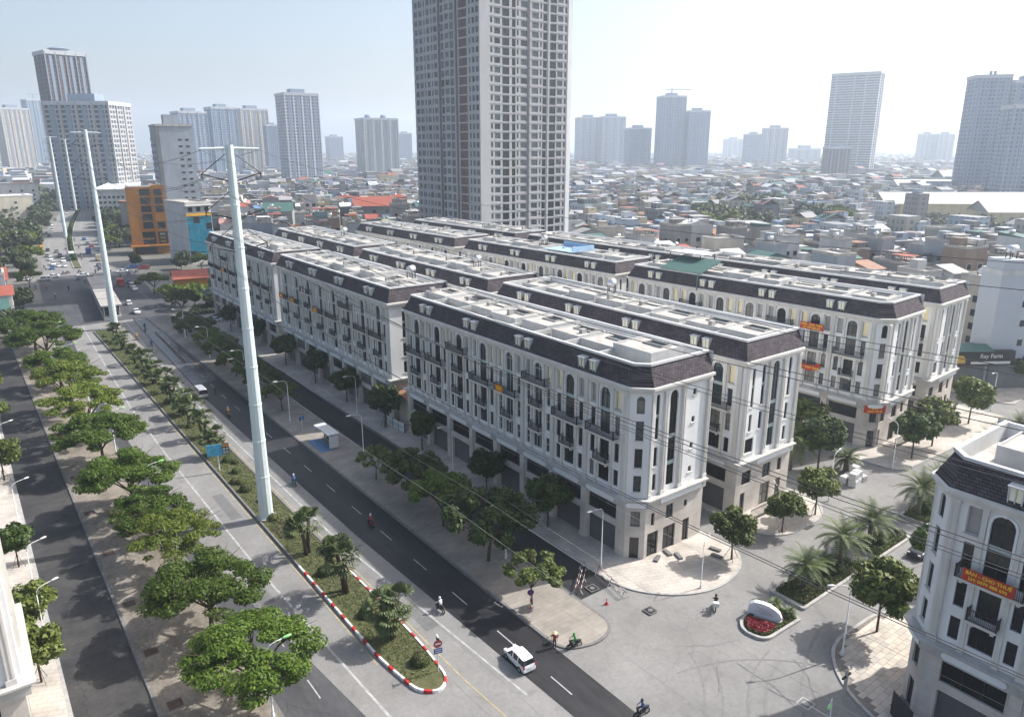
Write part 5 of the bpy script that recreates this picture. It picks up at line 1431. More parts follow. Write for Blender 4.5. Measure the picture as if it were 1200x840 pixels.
# spreading trees on the left verge (trunk feet read from the photograph)
for i, (x, y, s, k, lab) in enumerate([(14.6, 57.5, 1.0, 2, 'spreading bright green tree beside the lowest green headed street lamp'), (14.2, 70.5, .92, 0, 'spreading bright green tree second along the left verge from the lamp by the junction'), (13.9, 83, .88, 1, 'thin crowned olive green tree on the left verge showing bare limbs'), (13.4, 93, .85, 3, 'spreading green tree on the left verge opposite the nearest steel pole'),
        (13.2, 104, .95, 0, 'dense umbrella shaped green tree on the left verge beside a street lamp'), (12.6, 122, 1.05, 2, 'wide spreading green tree in the middle of the left verge'), (12.2, 136, 1.1, 1, 'wide olive tinted tree with thin foliage on the left verge'), (12.0, 152, 1.15, 1, 'large olive crowned tree beyond the middle of the left verge'), (12.6, 172, 1.0, 3, 'green tree behind a lamp head on the far left verge'),
        (12.4, 192, 1.15, 0, 'broad bright green tree near the far end of the left verge'), (11.5, 208, 1.2, 2, 'broad green tree at the far end of the left verge near the crossing')]):
    plant_tree('verge_tree', lab, 'tree', SPR[k], x + .5, y, s * (1.06 if y < 60 else 1.14))
# dark clipped trees on the left pavement
for i, (x, y, s, lab) in enumerate([(-.1, 72.5, .95, 'round leafy street tree beside the sunlit balconies, lowest on the left pavement'), (.1, 80, .95, 'round leafy street tree behind the arm of a white lamp on left pavement'), (.0, 97, .9, 'dark round street tree on the left pavement beside a white lamp'), (.4, 126, 1.05, 'round leafy street tree midway along the left pavement'), (.6, 150, 1.1, 'dark round street tree further along the left pavement'), (.8, 166, 1.1, 'dark round street tree near the far end of the left pavement')]):
    plant_tree('street_tree', lab, 'tree', STR[i % 2] if i != 2 else GLB[0], x, y, s * .86, stakes=True)
# strip between the avenue and the service road
for i, (x, y, s, k, lab) in enumerate([(43.9, 54.5, .85, 2, 'small pale leaved tree with purple sign on its trunk at the pavement nose'), (45.2, 64.5, 1.0, 0, 'dense dark green tree on the bus stop pavement beside a green lamp'), (45.4, 75, .9, 1, 'bright green bushy tree on the bus stop pavement'), (46.0, 83.5, .95, 0, 'dark green bushy tree beside the tree with a double trunk'), (44.8, 93.0, .85, 2, 'slender open tree on the pavement next to the bus shelter'),
        (44.6, 131, .8, 1, 'green street tree just beyond the bus stop sign'), (44.6, 140, .8, 0, 'dark street tree second beyond the bus stop sign'), (44.5, 149, .85, 1, 'bright street tree third beyond the bus stop sign'), (44.5, 158, .85, 1, 'bright street tree fourth beyond the bus stop sign'), (45, 168, .9, 0, 'dark street tree fifth beyond the bus stop sign'), (45, 179, .9, 1, 'green street tree sixth beyond the bus stop sign'), (45, 190, .95, 0, 'dark street tree near the overgrown lot'), (45.5, 203, 1.0, 2, 'open street tree beside the overgrown lot'), (50, 226, 1.1, 0, 'dark tree at the corner before the crossing')]):
    plant_tree('street_tree', lab, 'tree', BUSHY[k], x, y, s * (1.2 if y < 80 else 1.05))
for i, (x, y, s) in enumerate([(56.1, 66.5, 1.0), (56.0, 80.2, .9), (56.0, 98.5, .95), (56.1, 111.5, 1.1), (56.4, 128, 1.0), (56.2, 143, 1.0), (56.3, 160, 1.0), (56.2, 181, 1.0), (56.2, 200, 1.0)]):
    plant_tree('street_tree', ['dark staked tree before the shutters nearest the junction corner', 'dark staked tree second from the corner before the junction block', 'dark staked tree before the far end of the junction block', 'dark staked tree at the gap between two avenue blocks', 'dark staked tree before the near end of the middle avenue block', 'dark staked tree before the centre of the middle avenue block', 'dark staked tree before the far end of the middle avenue block', 'dark staked tree before the near end of the farthest avenue block', 'dark staked tree before the centre of the farthest avenue block'][i], 'tree', GLB[i % 3], x, y, s, stakes=True)
# side street trees
for i, (x, y, s, k, lab) in enumerate([(68.8, 47.1, .92, 0, 'staked leafy tree on the rounded pavement beside the junction block gable'), (79.5, 47.3, .75, 1, 'small staked tree on the pavement before the second gable'), (87.2, 47.3, .95, 0, 'taller staked tree at the pavement corner beside stacked boxes'), (69.2, 29.4, 1.05, 1, 'leafy tree in the paved corner across the side street'), (116.7, 48.5, 1.1, 0, 'dark round tree before the banner hung block beside a lamp post'), (124.5, 48.9, 1.1, 1, 'dark round tree next to the outermost gable'), (140.5, 49.8, 1.15, 1, 'thin leafy tree standing alone on the wide pale pavement'), (172, 54, 1.0, 0, 'small tree before the dark shop sign'), (100.5, 55, 1.25, 0, 'dark dense tree in the shade between second and third rows'), (104.5, 60, 1.2, 1, 'dark tree under the sagging red banner'), (84, 30.2, 1.0, 0, 'dark tree beside the parked black car')]):
    plant_tree('street_tree', lab, 'tree', (STR if k in (1,) or i in (0, 2, 7) else GLB)[k % 2], x, y, s, stakes=i in (0, 1, 2))
# palms
def fan_palm(seed):
    rs = np.random.RandomState(seed)
    tb = MB(); lf = MB()
    for st in range(rs.randint(2, 4)):
        a = rs.uniform(0, 6.28); bx, by = math.cos(a) * .35, math.sin(a) * .35
        hgt = rs.uniform(1.9, 3.2); top = Vector((bx * 2.0, by * 2.0, hgt))
        tb.tube([(bx * .6, by * .6, -.1), (bx, by, hgt * .5), top], [.2, .17, .15], 7)
        for i in range(24):
            az = rs.uniform(0, 6.28); el = rs.uniform(-.45, 1.3)
            d = Vector((math.cos(az) * math.cos(el), math.sin(az) * math.cos(el), math.sin(el)))
            L = rs.uniform(.6, .95); e = top + d * L
            lf.tube([top, e], [.02, .012], 3, 0, False)
            side = d.cross(Vector((0, 0, 1))).normalized(); upv = side.cross(d)
            rad = rs.uniform(.75, 1.0)
            for s in range(9):
                t0 = -1.35 + 2.7 * s / 9; t1 = t0 + .27
                p0 = e + (d * math.cos(t0) + side * math.sin(t0)) * rad; p1 = e + (d * math.cos(t1) + side * math.sin(t1)) * rad
                pm = e + (d * math.cos((t0 + t1) / 2) + side * math.sin((t0 + t1) / 2)) * rad * .62 + upv * .05
                drop = Vector((0, 0, -.16))
                lf.poly([e, p0 * .72 + e * .28 + drop * .2, (p0 + p1) / 2 + drop, p1 * .72 + e * .28 + upv * .06], 0)
    return tb.mesh('trunk', [M['bark']], True), lf.mesh('crown', [M['leaf_palm']])
def date_palm(seed, H=2.6, nf=34, L=2.7):
    rs = np.random.RandomState(seed)
    tb = MB(); tb.tube([(0, 0, -.1), (.03, 0, H * .5), (0, .03, H)], [.30, .24, .26], 9)
    lf = MB()
    for i in range(nf):
        az = i * 2.399 + rs.uniform(-.2, .2); el = 1.25 - 1.75 * (i / nf) + rs.uniform(-.12, .12); Lf = L * rs.uniform(.85, 1.1)
        P = []; p = Vector((0, 0, H)); e = el
        for s in range(9):
            P.append(p.copy()); d = Vector((math.cos(az) * math.cos(e), math.sin(az) * math.cos(e), math.sin(e))); p = p + d * Lf / 8; e -= .13
        lf.tube(P, [.03, .028, .025, .022, .02, .017, .014, .01, .006], 3, 0, False)
        side = Vector((-math.sin(az), math.cos(az), 0))
        for s in range(1, 8):
            for h_ in (0, .5):
                c = P[s].lerp(P[s + 1], h_); d = (P[s + 1] - P[s]).normalized(); wl = .58 * math.sin(PI * min(1, (s + h_) / 8.6 + .12)) + .12
                for sd in (-1, 1):
                    tip = c + (side * sd * .85 + d * .55 + Vector((0, 0, .12))).normalized() * wl
                    lf.poly([c, c + d * .16, tip], 0)
    return tb.mesh('trunk', [M['bark_pale']], True), lf.mesh('crown', [M['leaf_palm']])
FPALM = [fan_palm(k) for k in (1, 2, 3)]
DPALM = [date_palm(1, 3.0, 38, 3.2), date_palm(2, 3.5, 40, 3.4), date_palm(3, 1.6, 28, 2.5)]
fl = ['fan palm clump nearest the rounded tip of the median', 'tall fan palm clump between two clipped bushes on the median', 'fan palm clump just past the dug soil of the median']
for i, (x, y, s) in enumerate([(28.9, 58.6, 1.05), (28.8, 68.8, 1.2), (28.4, 79, 1.1), (28.2, 117, 1.1), (28.9, 126, 1.15), (28.8, 133, 1.3), (29.2, 139.5, 1.2), (28.8, 147, 1.25), (29.3, 155, 1.25), (29, 163, 1.2), (29.3, 172, 1.3), (29, 182, 1.1), (29.2, 197, 1.1), (29.2, 207, 1.1)]):
    plant_tree('fan_palm', fl[i] if i < 3 else 'fan palm clump in the long row on the median beyond the blue billboard', 'palm', FPALM[i % 3], x, y, s * (1.22 if i < 3 else .98), group=None if i < 3 else 'fan palms beyond the billboard', z=.2)
dl = ['small date palm at the end of the hedge island behind the white stone', 'feathery date palm in the middle of the hedge island', 'tall date palm at the far end of the hedge island', 'large date palm in the second hedge island', 'date palm in the third hedge island above the parked car']
for i, (x, y, s, k) in enumerate([(70.2, 38.4, .95, 0), (74.6, 38.8, .8, 2), (78.2, 38.6, 1.05, 1), (85.2, 38.8, 1.15, 0), (98, 38.8, 1.15, 1), (103.5, 38.9, 1.1, 0), (109.5, 39.1, 1.05, 1), (119, 39.3, 1.1, 0), (124, 39.5, 1.1, 1), (129, 39.7, 1.1, 0), (134, 39.9, 1.1, 1), (150, 41, 1.1, 0), (157, 41.3, 1.1, 1), (164, 41.6, 1.1, 0), (97.5, 58, 1.4, 1), (100.5, 63, 1.4, 0), (104, 52.5, 1.2, 2)]):
    lab = dl[i] if i < 5 else ('date palm in the far island row along the side street' if i < 14 else 'shaded date palm in the dim street between the second and third rows')
    plant_tree('date_palm', lab, 'palm', DPALM[k], x, y, s, group=None if i < 5 else ('far island palms' if i < 14 else 'shaded inner street palms'), z=.2)
# clipped bushes
def bush(seed, m='leaf_hedge', n=1500):
    rs = np.random.RandomState(seed); d = rs.normal(size=(n, 3)); d /= np.linalg.norm(d, axis=1)[:, None]; d[:, 2] = np.abs(d[:, 2]) * 1.1 - .25
    C = d * rs.uniform(.86, 1.0, n)[:, None]; C[:, 2] += .3
    nr = d + rs.normal(scale=.35, size=(n, 3)); nr /= np.linalg.norm(nr, axis=1)[:, None]
    A = np.cross(nr, rs.normal(size=(n, 3))); A /= np.linalg.norm(A, axis=1)[:, None]; Bv = np.cross(nr, A)
    V, F = quads_mesh('foliage', C, A * .1, Bv * .07, None)
    return mk('foliage', V, F, [M[m]])
BUSH = [bush(1), bush(2, 'leaf_dark')]
q = MB(); q.lathe([(.75, 0), (.85, .25), (.8, .6), (.55, .95), (.1, 1.1)], 12); CORE = q.mesh('stems', [M['soil']])  # solid dark core inside the leaves, seen through the gaps
for i, (x, y, s, k) in enumerate([(29.3, 53.5, .82, 0), (28.7, 63.4, .85, 0), (28.2, 73.6, .8, 1), (28.0, 101, .8, 0), (27.5, 104.5, .6, 0), (28.8, 108, .6, 1), (29, 113, .7, 1), (80.6 - 3, 39.4, .75, 1), (76.3, 37.6, .8, 1), (86.5, 37.8, .7, 1), (88.6, 38.6, .8, 0), (99.5, 37.8, .8, 1), (72.5, 37.4, .7, 1)]):
    t = thing('clipped_bush', ['round clipped bush beside the no entry sign on the median', 'round clipped bush between two fan palms on the median', 'dark clipped bush beyond the second fan palm on the median'][i] if i < 3 else ('small round bush on the median near the billboard' if i < 7 else 'round bush under the palms of a hedge island'), 'bush', (x, y, .2), i, None if i < 3 else ('median bushes' if i < 7 else 'island bushes'), (s * 1.15, s * 1.15, s * 1.15))
    obj('foliage', BUSH[k], t); obj('stems', CORE, t)
rb2 = random.Random(3)
for k in range(18):
    y = 90 + k * 7.2
    t = thing('median_shrub', 'low leafy shrub filling the median between the fan palms', 'shrub', (rb2.uniform(27.4, 30.2), y + rb2.uniform(-1.2, 1.2), .2), rb2.uniform(0, 6), 'low shrubs between the median palms', (rb2.uniform(.5, .95),) * 3)
    obj('foliage', BUSH[k % 2], t); obj('stems', CORE, t)
# hedges, ground cover and flowers
def cover(name, poly, n, z0, z1, size, m, label, cat, up=.9, seed=1, kind='stuff', hole=None):
    rs = np.random.RandomState(seed)
    P = np.array(poly); lo, hi = P.min(0), P.max(0)
    pts = []
    while len(pts) < n:
        c = rs.uniform(lo, hi)
        if inside(c, poly) and not (hole and inside(c, hole)): pts.append(c)
    C = np.c_[np.array(pts), rs.uniform(z0, z1, n)]
    nr = rs.normal(scale=.6, size=(n, 3)) + np.array([0, 0, up]); nr /= np.linalg.norm(nr, axis=1)[:, None]
    A = np.cross(nr, rs.normal(size=(n, 3))); A /= np.linalg.norm(A, axis=1)[:, None]; Bv = np.cross(nr, A); sz = size * rs.uniform(.6, 1.3, n)[:, None]
    V, F = quads_mesh(name, C, A * sz, Bv * sz * .6, None)
    o = obj(name, mk(name, V, F, [M[m]])); tag(o, label, cat, kind=kind); return o
cover('grass', [(26.8, 222), (26.8, 51.5), (30.6, 51.5), (30.8, 222)], 30000, .21, .32, .09, 'leaf_grass', 'patchy short grass covering the median', 'grass', .5, 3)
def shrink(P, d):
    c = Vector((sum(p[0] for p in P) / len(P), sum(p[1] for p in P) / len(P)))
    out = []
    for p in P:
        v = Vector(p) - c; 
        out.append((c.x + math.copysign(max(abs(v.x) - d, 0), v.x), c.y + math.copysign(max(abs(v.y) - d, 0), v.y)))
    return out
for i, P in enumerate(ISL):
    a = shrink(P, .34); b = shrink(P, .95 if i else .75)
    cover('hedge', a, 5000 if i < 3 else 3500, .25, .75 if i else .5, .1, 'leaf_hedge', ['low green edging plants round the red flower bed', 'clipped low hedge round the long palm island behind the white stone', 'clipped low hedge round the second palm island', 'clipped low hedge round the third palm island', 'clipped low hedge round the fourth palm island', 'clipped low hedge round the farthest palm island'][i], 'hedge', .6, 10 + i, hole=b)
    if i: cover('ground_cover', b, 2500, .25, .42, .12, 'leaf_dark', 'low dark planting inside a palm island', 'plants', .6, 30 + i)
cover('red_flowers', rounded([(58.8, 37.7), (59.1, 35.9), (61.6, 35.8), (61.0, 37.6), (60.4, 39.0)], .8), 2600, .28, .62, .09, 'leaf_red', 'dark red flower bed at the foot of the white stone', 'flowers', .8, 50)
for x, y in ((64.2, 38.0), (64.1, 36.2), (62.6, 38.9)):
    plant_tree('small_palm', 'little palm tuft beside the white stone', 'palm', DPALM[2], x, y, .38, z=.25, group='palm tufts beside the stone')
# roadside and town trees further away
rt = random.Random(8)
def fartree(x, y, s, lab, grp):
    plant_tree('roadside_tree', lab, 'tree', FAR[rt.randrange(4)], x, y, s, group=grp, z=0)
for y in np.arange(335, 950, 15.0):
    c = 29 + shift(y)
    for side, off in ((-1, 19), (-1, 33), (1, 20), (1, 32), (-1, 48)):
        if side < 0 and off > 30 and y > 520: continue
        if side > 0 and y < 405: continue
        fartree(c + side * (off + rt.uniform(-3, 3)), y + rt.uniform(-4, 4), rt.uniform(.8, 1.25), 'roadside tree lining the left of the far avenue' if side < 0 else 'roadside tree lining the right of the far avenue', 'trees left of the far avenue' if side < 0 else 'trees right of the far avenue')
for x, y in [(3, 283), (-2, 292), (6, 300), (0, 312), (8, 322), (-8, 300), (-12, 318), (-16, 335), (-22, 350), (-30, 330), (-6, 355), (-20, 380), (5, 228), (8, 244), (-40, 370)]:
    fartree(x, y, rt.uniform(.8, 1.1), 'dark roadside tree on the left side of the crossing', 'trees left of the crossing')
for x, y, s in [(52, 246, .8), (57, 238, .9), (66, 240, .7), (62, 234, .6), (72, 236, .7), (76, 245, .7), (88, 306, .75), (96, 300, .75), (60, 400, .8), (66, 410, 1.1), (72, 430, 1.1)]:
    fartree(x, y, s, 'tree on the overgrown lot and corner by the crossing', 'trees right of the crossing')
for px, py, s_ in ((213, 316, .85), (237, 317, .8), (181, 345, .85), (35, 338, .75), (28, 362, .75), (160, 312, .6)):
    p = at(px, py); fartree(p.x, p.y, s_, 'round dark tree on the open ground at the crossing corner', 'single trees around the crossing')
cover('scrub', [(52, 226), (98, 226), (98, 239), (56, 239)], 9000, .0, 1.0, .35, 'leaf_far', 'rough scrub covering the vacant lot behind the farthest avenue block', 'scrub', .6, 90)
cover('scrub', [(66, 246), (100, 252), (96, 290), (84, 300), (70, 280)], 7000, .0, .9, .4, 'leaf_grass', 'weeds on the open ground below the turquoise building', 'scrub', .6, 91)
for a, b, c in TREEZ[:NT]:
    for k in range(int(c * .9)):
        r = c * math.sqrt(rt.random()); t = rt.uniform(0, 6.28); fartree(a + r * math.cos(t), b + r * math.sin(t), rt.uniform(1.2, 1.9), 'tree in a green clump among the crowded houses', 'trees among the houses')
for k in range(40):
    px = rt.uniform(1040, 1195); p = at(px, rt.uniform(262, 285)); fartree(p.x, p.y, rt.uniform(.6, .9), 'tree in the yard before the yellow factory hall', 'trees before the yellow hall')
for y in np.arange(372, 760, 9.0):
    t = thing('median_shrub', 'dark shrub in the narrow median beyond the crossing', 'shrub', (28.8 + shift(y), y, .3), y, 'shrubs in the far median', (1.3, 1.3, 1.6 + .6 * math.sin(y)))
    obj('foliage', BUSH[1], t); obj('stems', CORE, t)
# far woods too distant to count
rs = np.random.RandomState(77)
cs = []
for k in range(420):
    r = math.sqrt(rs.uniform(650 ** 2, 3200 ** 2)); a = rs.uniform(YAW - .72, YAW + .72)
    cs.append((r * math.sin(a), r * math.cos(a), 6))
for k in range(300):
    y = rs.uniform(600, 1700); c = 29 + shift(y); cs.append((c - rs.uniform(24, 260), y, 5))
cs = np.array(cs); C, A, Bv = leaves(rs, cs, np.full(len(cs), 9.0) * rs.uniform(.6, 1.5, len(cs)), 60000, 2.0, flat=.7, up=.5, aspect=.7)
V, F = quads_mesh('woods', C, A, Bv, None); tag(obj('woodland', mk('woodland', V, F, [M['leaf_far']])), 'distant scattered woods between the far rooftops', 'trees', kind='stuff')
# ------------------------------------------------------------------ vehicles
q = MB(); q.tube([(-.1, 0, 0), (.1, 0, 0)], .31, 14, 0); q.tube([(-.105, 0, 0), (.105, 0, 0)], .19, 10, 1)
WHEEL = q.mesh('wheel', [M['tyre'], M['rim']])
def loft_body(st, L, W, H, glass_rows=True, pil=()):
    body, glass = MB(), MB()
    rings = []
    for y, zb, zr, wf in st:
        w = W / 2 * wf; cab = zr - zb > .1
        rings.append(([(w * .9, .16 * H), (w, .36 * H), (w * .97, zb * H), (w * (.78 if cab else .9), zr * H)], y * L, cab))
    for i in range(len(rings) - 1):
        (a, ya, ca_), (b, yb, cb_) = rings[i], rings[i + 1]
        for sx in (1, -1):
            for k in range(3):
                P = [(sx * a[k][0], ya, a[k][1]), (sx * b[k][0], yb, b[k][1]), (sx * b[k + 1][0], yb, b[k + 1][1]), (sx * a[k + 1][0], ya, a[k + 1][1])]
                g = k == 2 and (ca_ or cb_) and i not in pil
                (glass if g else body).poly(P if sx > 0 else P[::-1], 0)
        P = [(a[3][0], ya, a[3][1]), (-a[3][0], ya, a[3][1]), (-b[3][0], yb, b[3][1]), (b[3][0], yb, b[3][1])]
        (glass if ca_ != cb_ else body).poly(P[::-1], 0)
    for (a, y, c), rev in ((rings[0], False), (rings[-1], True)):
        P = [(p[0], y, p[1]) for p in a] + [(-p[0], y, p[1]) for p in reversed(a)]
        body.poly(P if not rev else P[::-1], 0)
    body.poly([(W * .43, -L * .48, .16 * H), (W * .43, L * .48, .16 * H), (-W * .43, L * .48, .16 * H), (-W * .43, -L * .48, .16 * H)], 0)
    return body, glass
KIND = {
 'hatch': (3.6, 1.55, 1.46, [(-.5, .50, .52, .86), (-.485, .62, .66, .94), (-.43, .63, .95, 1), (-.22, .62, 1.0, 1), (-.19, .62, 1.0, 1), (.02, .61, 1.0, 1), (.05, .61, .99, 1), (.13, .60, .95, 1), (.29, .58, .60, 1), (.42, .52, .54, .96), (.5, .36, .38, .84)], (3, 5)),
 'sedan': (4.4, 1.75, 1.45, [(-.5, .50, .52, .88), (-.47, .64, .66, .95), (-.34, .65, .68, 1), (-.22, .64, .95, 1), (-.04, .63, 1.0, 1), (-.02, .63, 1.0, 1), (.1, .62, .96, 1), (.24, .60, .63, 1), (.43, .52, .54, .97), (.5, .36, .38, .86)], (4,)),
 'suv': (4.6, 1.85, 1.70, [(-.5, .48, .5, .9), (-.48, .60, .62, .96), (-.44, .61, .95, 1), (-.2, .60, 1.0, 1), (-.18, .60, 1.0, 1), (.04, .59, .99, 1), (.12, .58, .96, 1), (.26, .57, .60, 1), (.44, .52, .54, .98), (.5, .34, .36, .88)], (3,)),
 'van': (5.0, 1.9, 2.05, [(-.5, .46, .48, .93), (-.49, .55, .93, .98), (-.45, .55, 1.0, 1), (-.22, .55, 1.0, 1), (-.2, .55, 1.0, 1), (.1, .55, 1.0, 1), (.13, .55, 1.0, 1), (.3, .54, .95, 1), (.42, .52, .58, .98), (.5, .34, .36, .9)], (1, 3, 5)),
 'bus': (9.5, 2.5, 3.1, [(-.5, .40, .42, .96), (-.495, .45, .96, 1), (-.3, .45, 1.0, 1), (0, .45, 1.0, 1), (.3, .45, 1.0, 1), (.47, .44, .98, 1), (.497, .42, .5, .98), (.5, .3, .32, .96)], ()),
 'truck': (6.0, 2.1, 2.3, [(-.5, .44, .46, 1), (-.49, .44, .46, 1), (.12, .44, .46, 1), (.14, .5, .97, 1), (.3, .5, 1.0, 1), (.42, .5, .92, 1), (.48, .46, .54, .98), (.5, .3, .32, .95)], (3,)),
}
_cm = {}
def car_proto(kind):
    if kind in _cm: return _cm[kind]
    L, W_, H, st, pil = KIND[kind]
    b, g = loft_body(st, L, W_, H, pil=pil)
    # weld body and glass, round the shape, then take the glass off as its own part
    n = len(b.v)
    b.v += g.v; b.f += [tuple(i + n for i in f) for f in g.f]; b.m += [1] * len(g.f)
    me = b.mesh('tmp', [M['paint_white'], M['car_glass']])
    bm = bmesh.new(); bm.from_mesh(me); bmesh.ops.remove_doubles(bm, verts=bm.verts, dist=.0008); bmesh.ops.recalc_face_normals(bm, faces=bm.faces)
    cl = bm.edges.layers.float.get('crease_edge') or bm.edges.layers.float.new('crease_edge')
    for e in bm.edges:
        ms = {f.material_index for f in e.link_faces}
        e[cl] = .75 if len(ms) > 1 else .35
        if kind in ('bus', 'truck'): e[cl] = .9
    bm.to_mesh(me); bm.free()
    o = bpy.data.objects.new('tmp', me); COL.objects.link(o); md = o.modifiers.new('sub', 'SUBSURF'); md.levels = 2 if kind in ('hatch', 'suv', 'van') else 1
    ev = bpy.data.meshes.new_from_object(o.evaluated_get(bpy.context.evaluated_depsgraph_get())); bpy.data.objects.remove(o)
    parts = []
    for k in (0, 1):
        bm = bmesh.new(); bm.from_mesh(ev); bmesh.ops.delete(bm, geom=[f for f in bm.faces if f.material_index != k], context='FACES')
        for f in bm.faces: f.smooth = True; f.material_index = 0
        x = bpy.data.meshes.new('body' if k == 0 else 'windows'); bm.to_mesh(x); bm.free(); x.materials.append(M['paint_white'] if k == 0 else M['car_glass']); parts.append(x)
    _cm[kind] = tuple(parts)
    return _cm[kind]
q = MB(); q.box(-.16, -.04, -.07, .16, .04, .07); LAMPQ = q.mesh('lamp', [M['lamp_clear']])
def car(kind, colr, x, y, rz, label, group=None, z=0.02, detail=True, name=None):
    """rz = 0 drives towards +y"""
    L, W_, H, st, _ = KIND[kind]
    t = thing(name or {'hatch': 'hatchback_car', 'sedan': 'sedan_car', 'suv': 'suv_car', 'van': 'minibus', 'bus': 'city_bus', 'truck': 'truck'}[kind], label, {'bus': 'bus', 'truck': 'truck', 'van': 'van'}.get(kind, 'car'), (x, y, z), rz, group)
    b, g = car_proto(kind)
    obj('body', b, t, mats=[M['paint_' + colr]]); obj('windows', g, t)
    if kind == 'truck': obj('cargo_box', UBOX, t, (0, -L * .19, .5 * H), scale=(W_, L * .6, .7 * H), mats=[M['paint_' + colr]])
    wr = 1.0 if kind in ('hatch',) else (1.05 if kind in ('sedan', 'suv', 'van') else 1.5)
    for sx in (-1, 1):
        for sy in (-.31, .32): obj('wheel', WHEEL, t, (sx * (W_ / 2 - .08), sy * L, .31 * wr), scale=(1, wr, wr))
        if detail:
            obj('headlight', LAMPQ, t, (sx * W_ * .34, L * .475, .47 * H), scale=(1, 1.5, 1), mats=[M['lamp_clear']])
            obj('tail_light', LAMPQ, t, (sx * W_ * .43, -L * .487, .56 * H), scale=(.5, 1.2, 2.0), mats=[M['lamp_red']])
    if detail:
        q = MB(); q.box(-W_ * .42, -L * .505, .2 * H, W_ * .42, -L * .49, .34 * H); obj('bumper', q.mesh('bumper', [M['paint_' + colr]]), t)
        q = MB(); q.box(-.24, -L * .508, .38 * H, .24, -L * .5, .38 * H + .14); obj('number_plate', q.mesh('number_plate', [M['frame_white']]), t)
        for sx in (-1, 1):
            q = MB(); q.box(sx * W_ * .5 - .08, .12 * L, .6 * H, sx * W_ * .5 + .08, .12 * L + .08, .6 * H + .12); obj('wing_mirror', q.mesh('wing_mirror', [M['paint_' + colr]]), t)
    return t
car('hatch', 'white', 37.1, 47.9, R(-4), 'small white hatchback driving past the pavement nose')
car('van', 'silver', 34.7, 149.5, R(0), 'pale grey minibus driving up the avenue beside the palm median')
car('suv', 'black', 88.6, 33.9, R(90), 'black car with pale roof parked beside the second palm island')
def P2(zx, zy, x0=20, y0=240, k=7.5): return at(x0 + zx / k, y0 + zy / k)
C1 = [((225, 430), 'hatch', 'white'), ((212, 402), 'truck', 'yellow'), ((270, 408), 'sedan', 'black'), ((265, 460), 'sedan', 'grey'), ((300, 487), 'suv', 'white'), ((322, 530), 'suv', 'white'), ((370, 545), 'hatch', 'white'), ((425, 545), 'hatch', 'white'), ((410, 503), 'suv', 'white'), ((380, 460), 'suv', 'grey'), ((350, 420), 'sedan', 'grey'), ((313, 566), 'sedan', 'blue'), ((305, 183), 'sedan', 'white'), ((305, 232), 'suv', 'silver'), ((285, 280), 'sedan', 'black'), ((258, 258), 'sedan', 'grey'), ((440, 78), 'suv', 'white'), ((420, 42), 'hatch', 'yellow'), ((482, 45), 'sedan', 'white'), ((335, 140), 'sedan', 'grey')]
CN = dict(white='white', yellow='yellow', black='black', grey='dark grey', blue='blue', silver='silver', red='red')
KN = dict(hatch='hatchback', sedan='sedan', suv='tall car', truck='small truck', van='minibus', bus='bus')
for (zx, zy), k, c in C1:
    p = P2(zx, zy); sl_ = (shift(p.y + 5) - shift(p.y - 5)) / 10
    car(k, c, p.x, p.y, PI - math.atan(sl_), '%s %s queuing towards the crossing on the left carriageway' % (CN[c], KN[k]), 'queue on the left carriageway', detail=False)
p = P2(487, 480); car('bus', 'green', p.x, p.y, PI - .07, 'green and white city bus waiting at the crossing', detail=False)
q = MB(); q.box(-1.1, -4.2, 3.12, 1.1, 4.2, 3.2); o = obj('bus_roof', q.mesh('bus_roof', [M['paint_white']]), bpy.data.objects['city_bus'])
p = P2(628, 430); car('truck', 'blue', p.x, p.y, -.07, 'small blue truck leaving the crossing', detail=False)
p = P2(718, 490); car('truck', 'beige', p.x, p.y, -.07, 'beige box truck beside the steel pole at the crossing', detail=False)
for (zx, zy), k, c, rz, lab in [((720, 540), 'sedan', 'grey', 0, 'dark grey sedan behind the box truck at the crossing'), ((590, 310), 'sedan', 'blue', 0, 'blue sedan driving away beyond the crossing'), ((620, 345), 'hatch', 'white', 0, 'white hatchback driving away beyond the crossing'), ((655, 372), 'sedan', 'red', 0, 'red sedan beside the blue truck'),
        ((240, 668), 'suv', 'silver', PI / 2, 'silver pickup crossing the avenue at the left'), ((318, 640), 'sedan', 'white', PI / 2, 'white sedan crossing the avenue behind the silver pickup'), ((580, 630), 'sedan', 'white', PI / 2, 'white sedan crossing the middle of the junction'), ((925, 597), 'sedan', 'white', PI / 2, 'long white sedan on the cross road right of the steel pole'), ((1012, 560), 'suv', 'blue', PI / 2, 'blue covered car at the cross road kerb'), ((1115, 565), 'suv', 'red', PI / 2, 'red car parked under trees by the orange building'), ((45, 672), 'suv', 'white', PI / 2, 'white car waiting at the left mouth of the cross road'), ((77, 658), 'hatch', 'white', PI / 2, 'white hatchback behind the car at the left mouth of the cross road'),
        ((908, 712), 'truck', 'red', 0, 'red cab truck heading into the crossing'), ((985, 690), 'sedan', 'black', 0, 'black sedan beside the red truck'), ((1008, 722), 'suv', 'silver', 0, 'silver car behind the black sedan'), ((1032, 750), 'sedan', 'white', 0, 'white sedan last in the short queue on the right carriageway')]:
    p = P2(zx, zy); car(k, c, p.x, p.y, rz - .05, lab, detail=False)
for (px, py), lab in [((151, 357), 'white hatchback approaching the crossing past the steel pole'), ((160, 367), 'white sedan following towards the crossing past the steel pole')]:
    p = at(px, py); car('hatch' if px < 155 else 'sedan', 'white', p.x, p.y, -.02, lab, detail=False)
car('bus', 'teal', 92, 262, PI / 2 - .2, 'blue bus parked on the cross road below the turquoise building', detail=False)
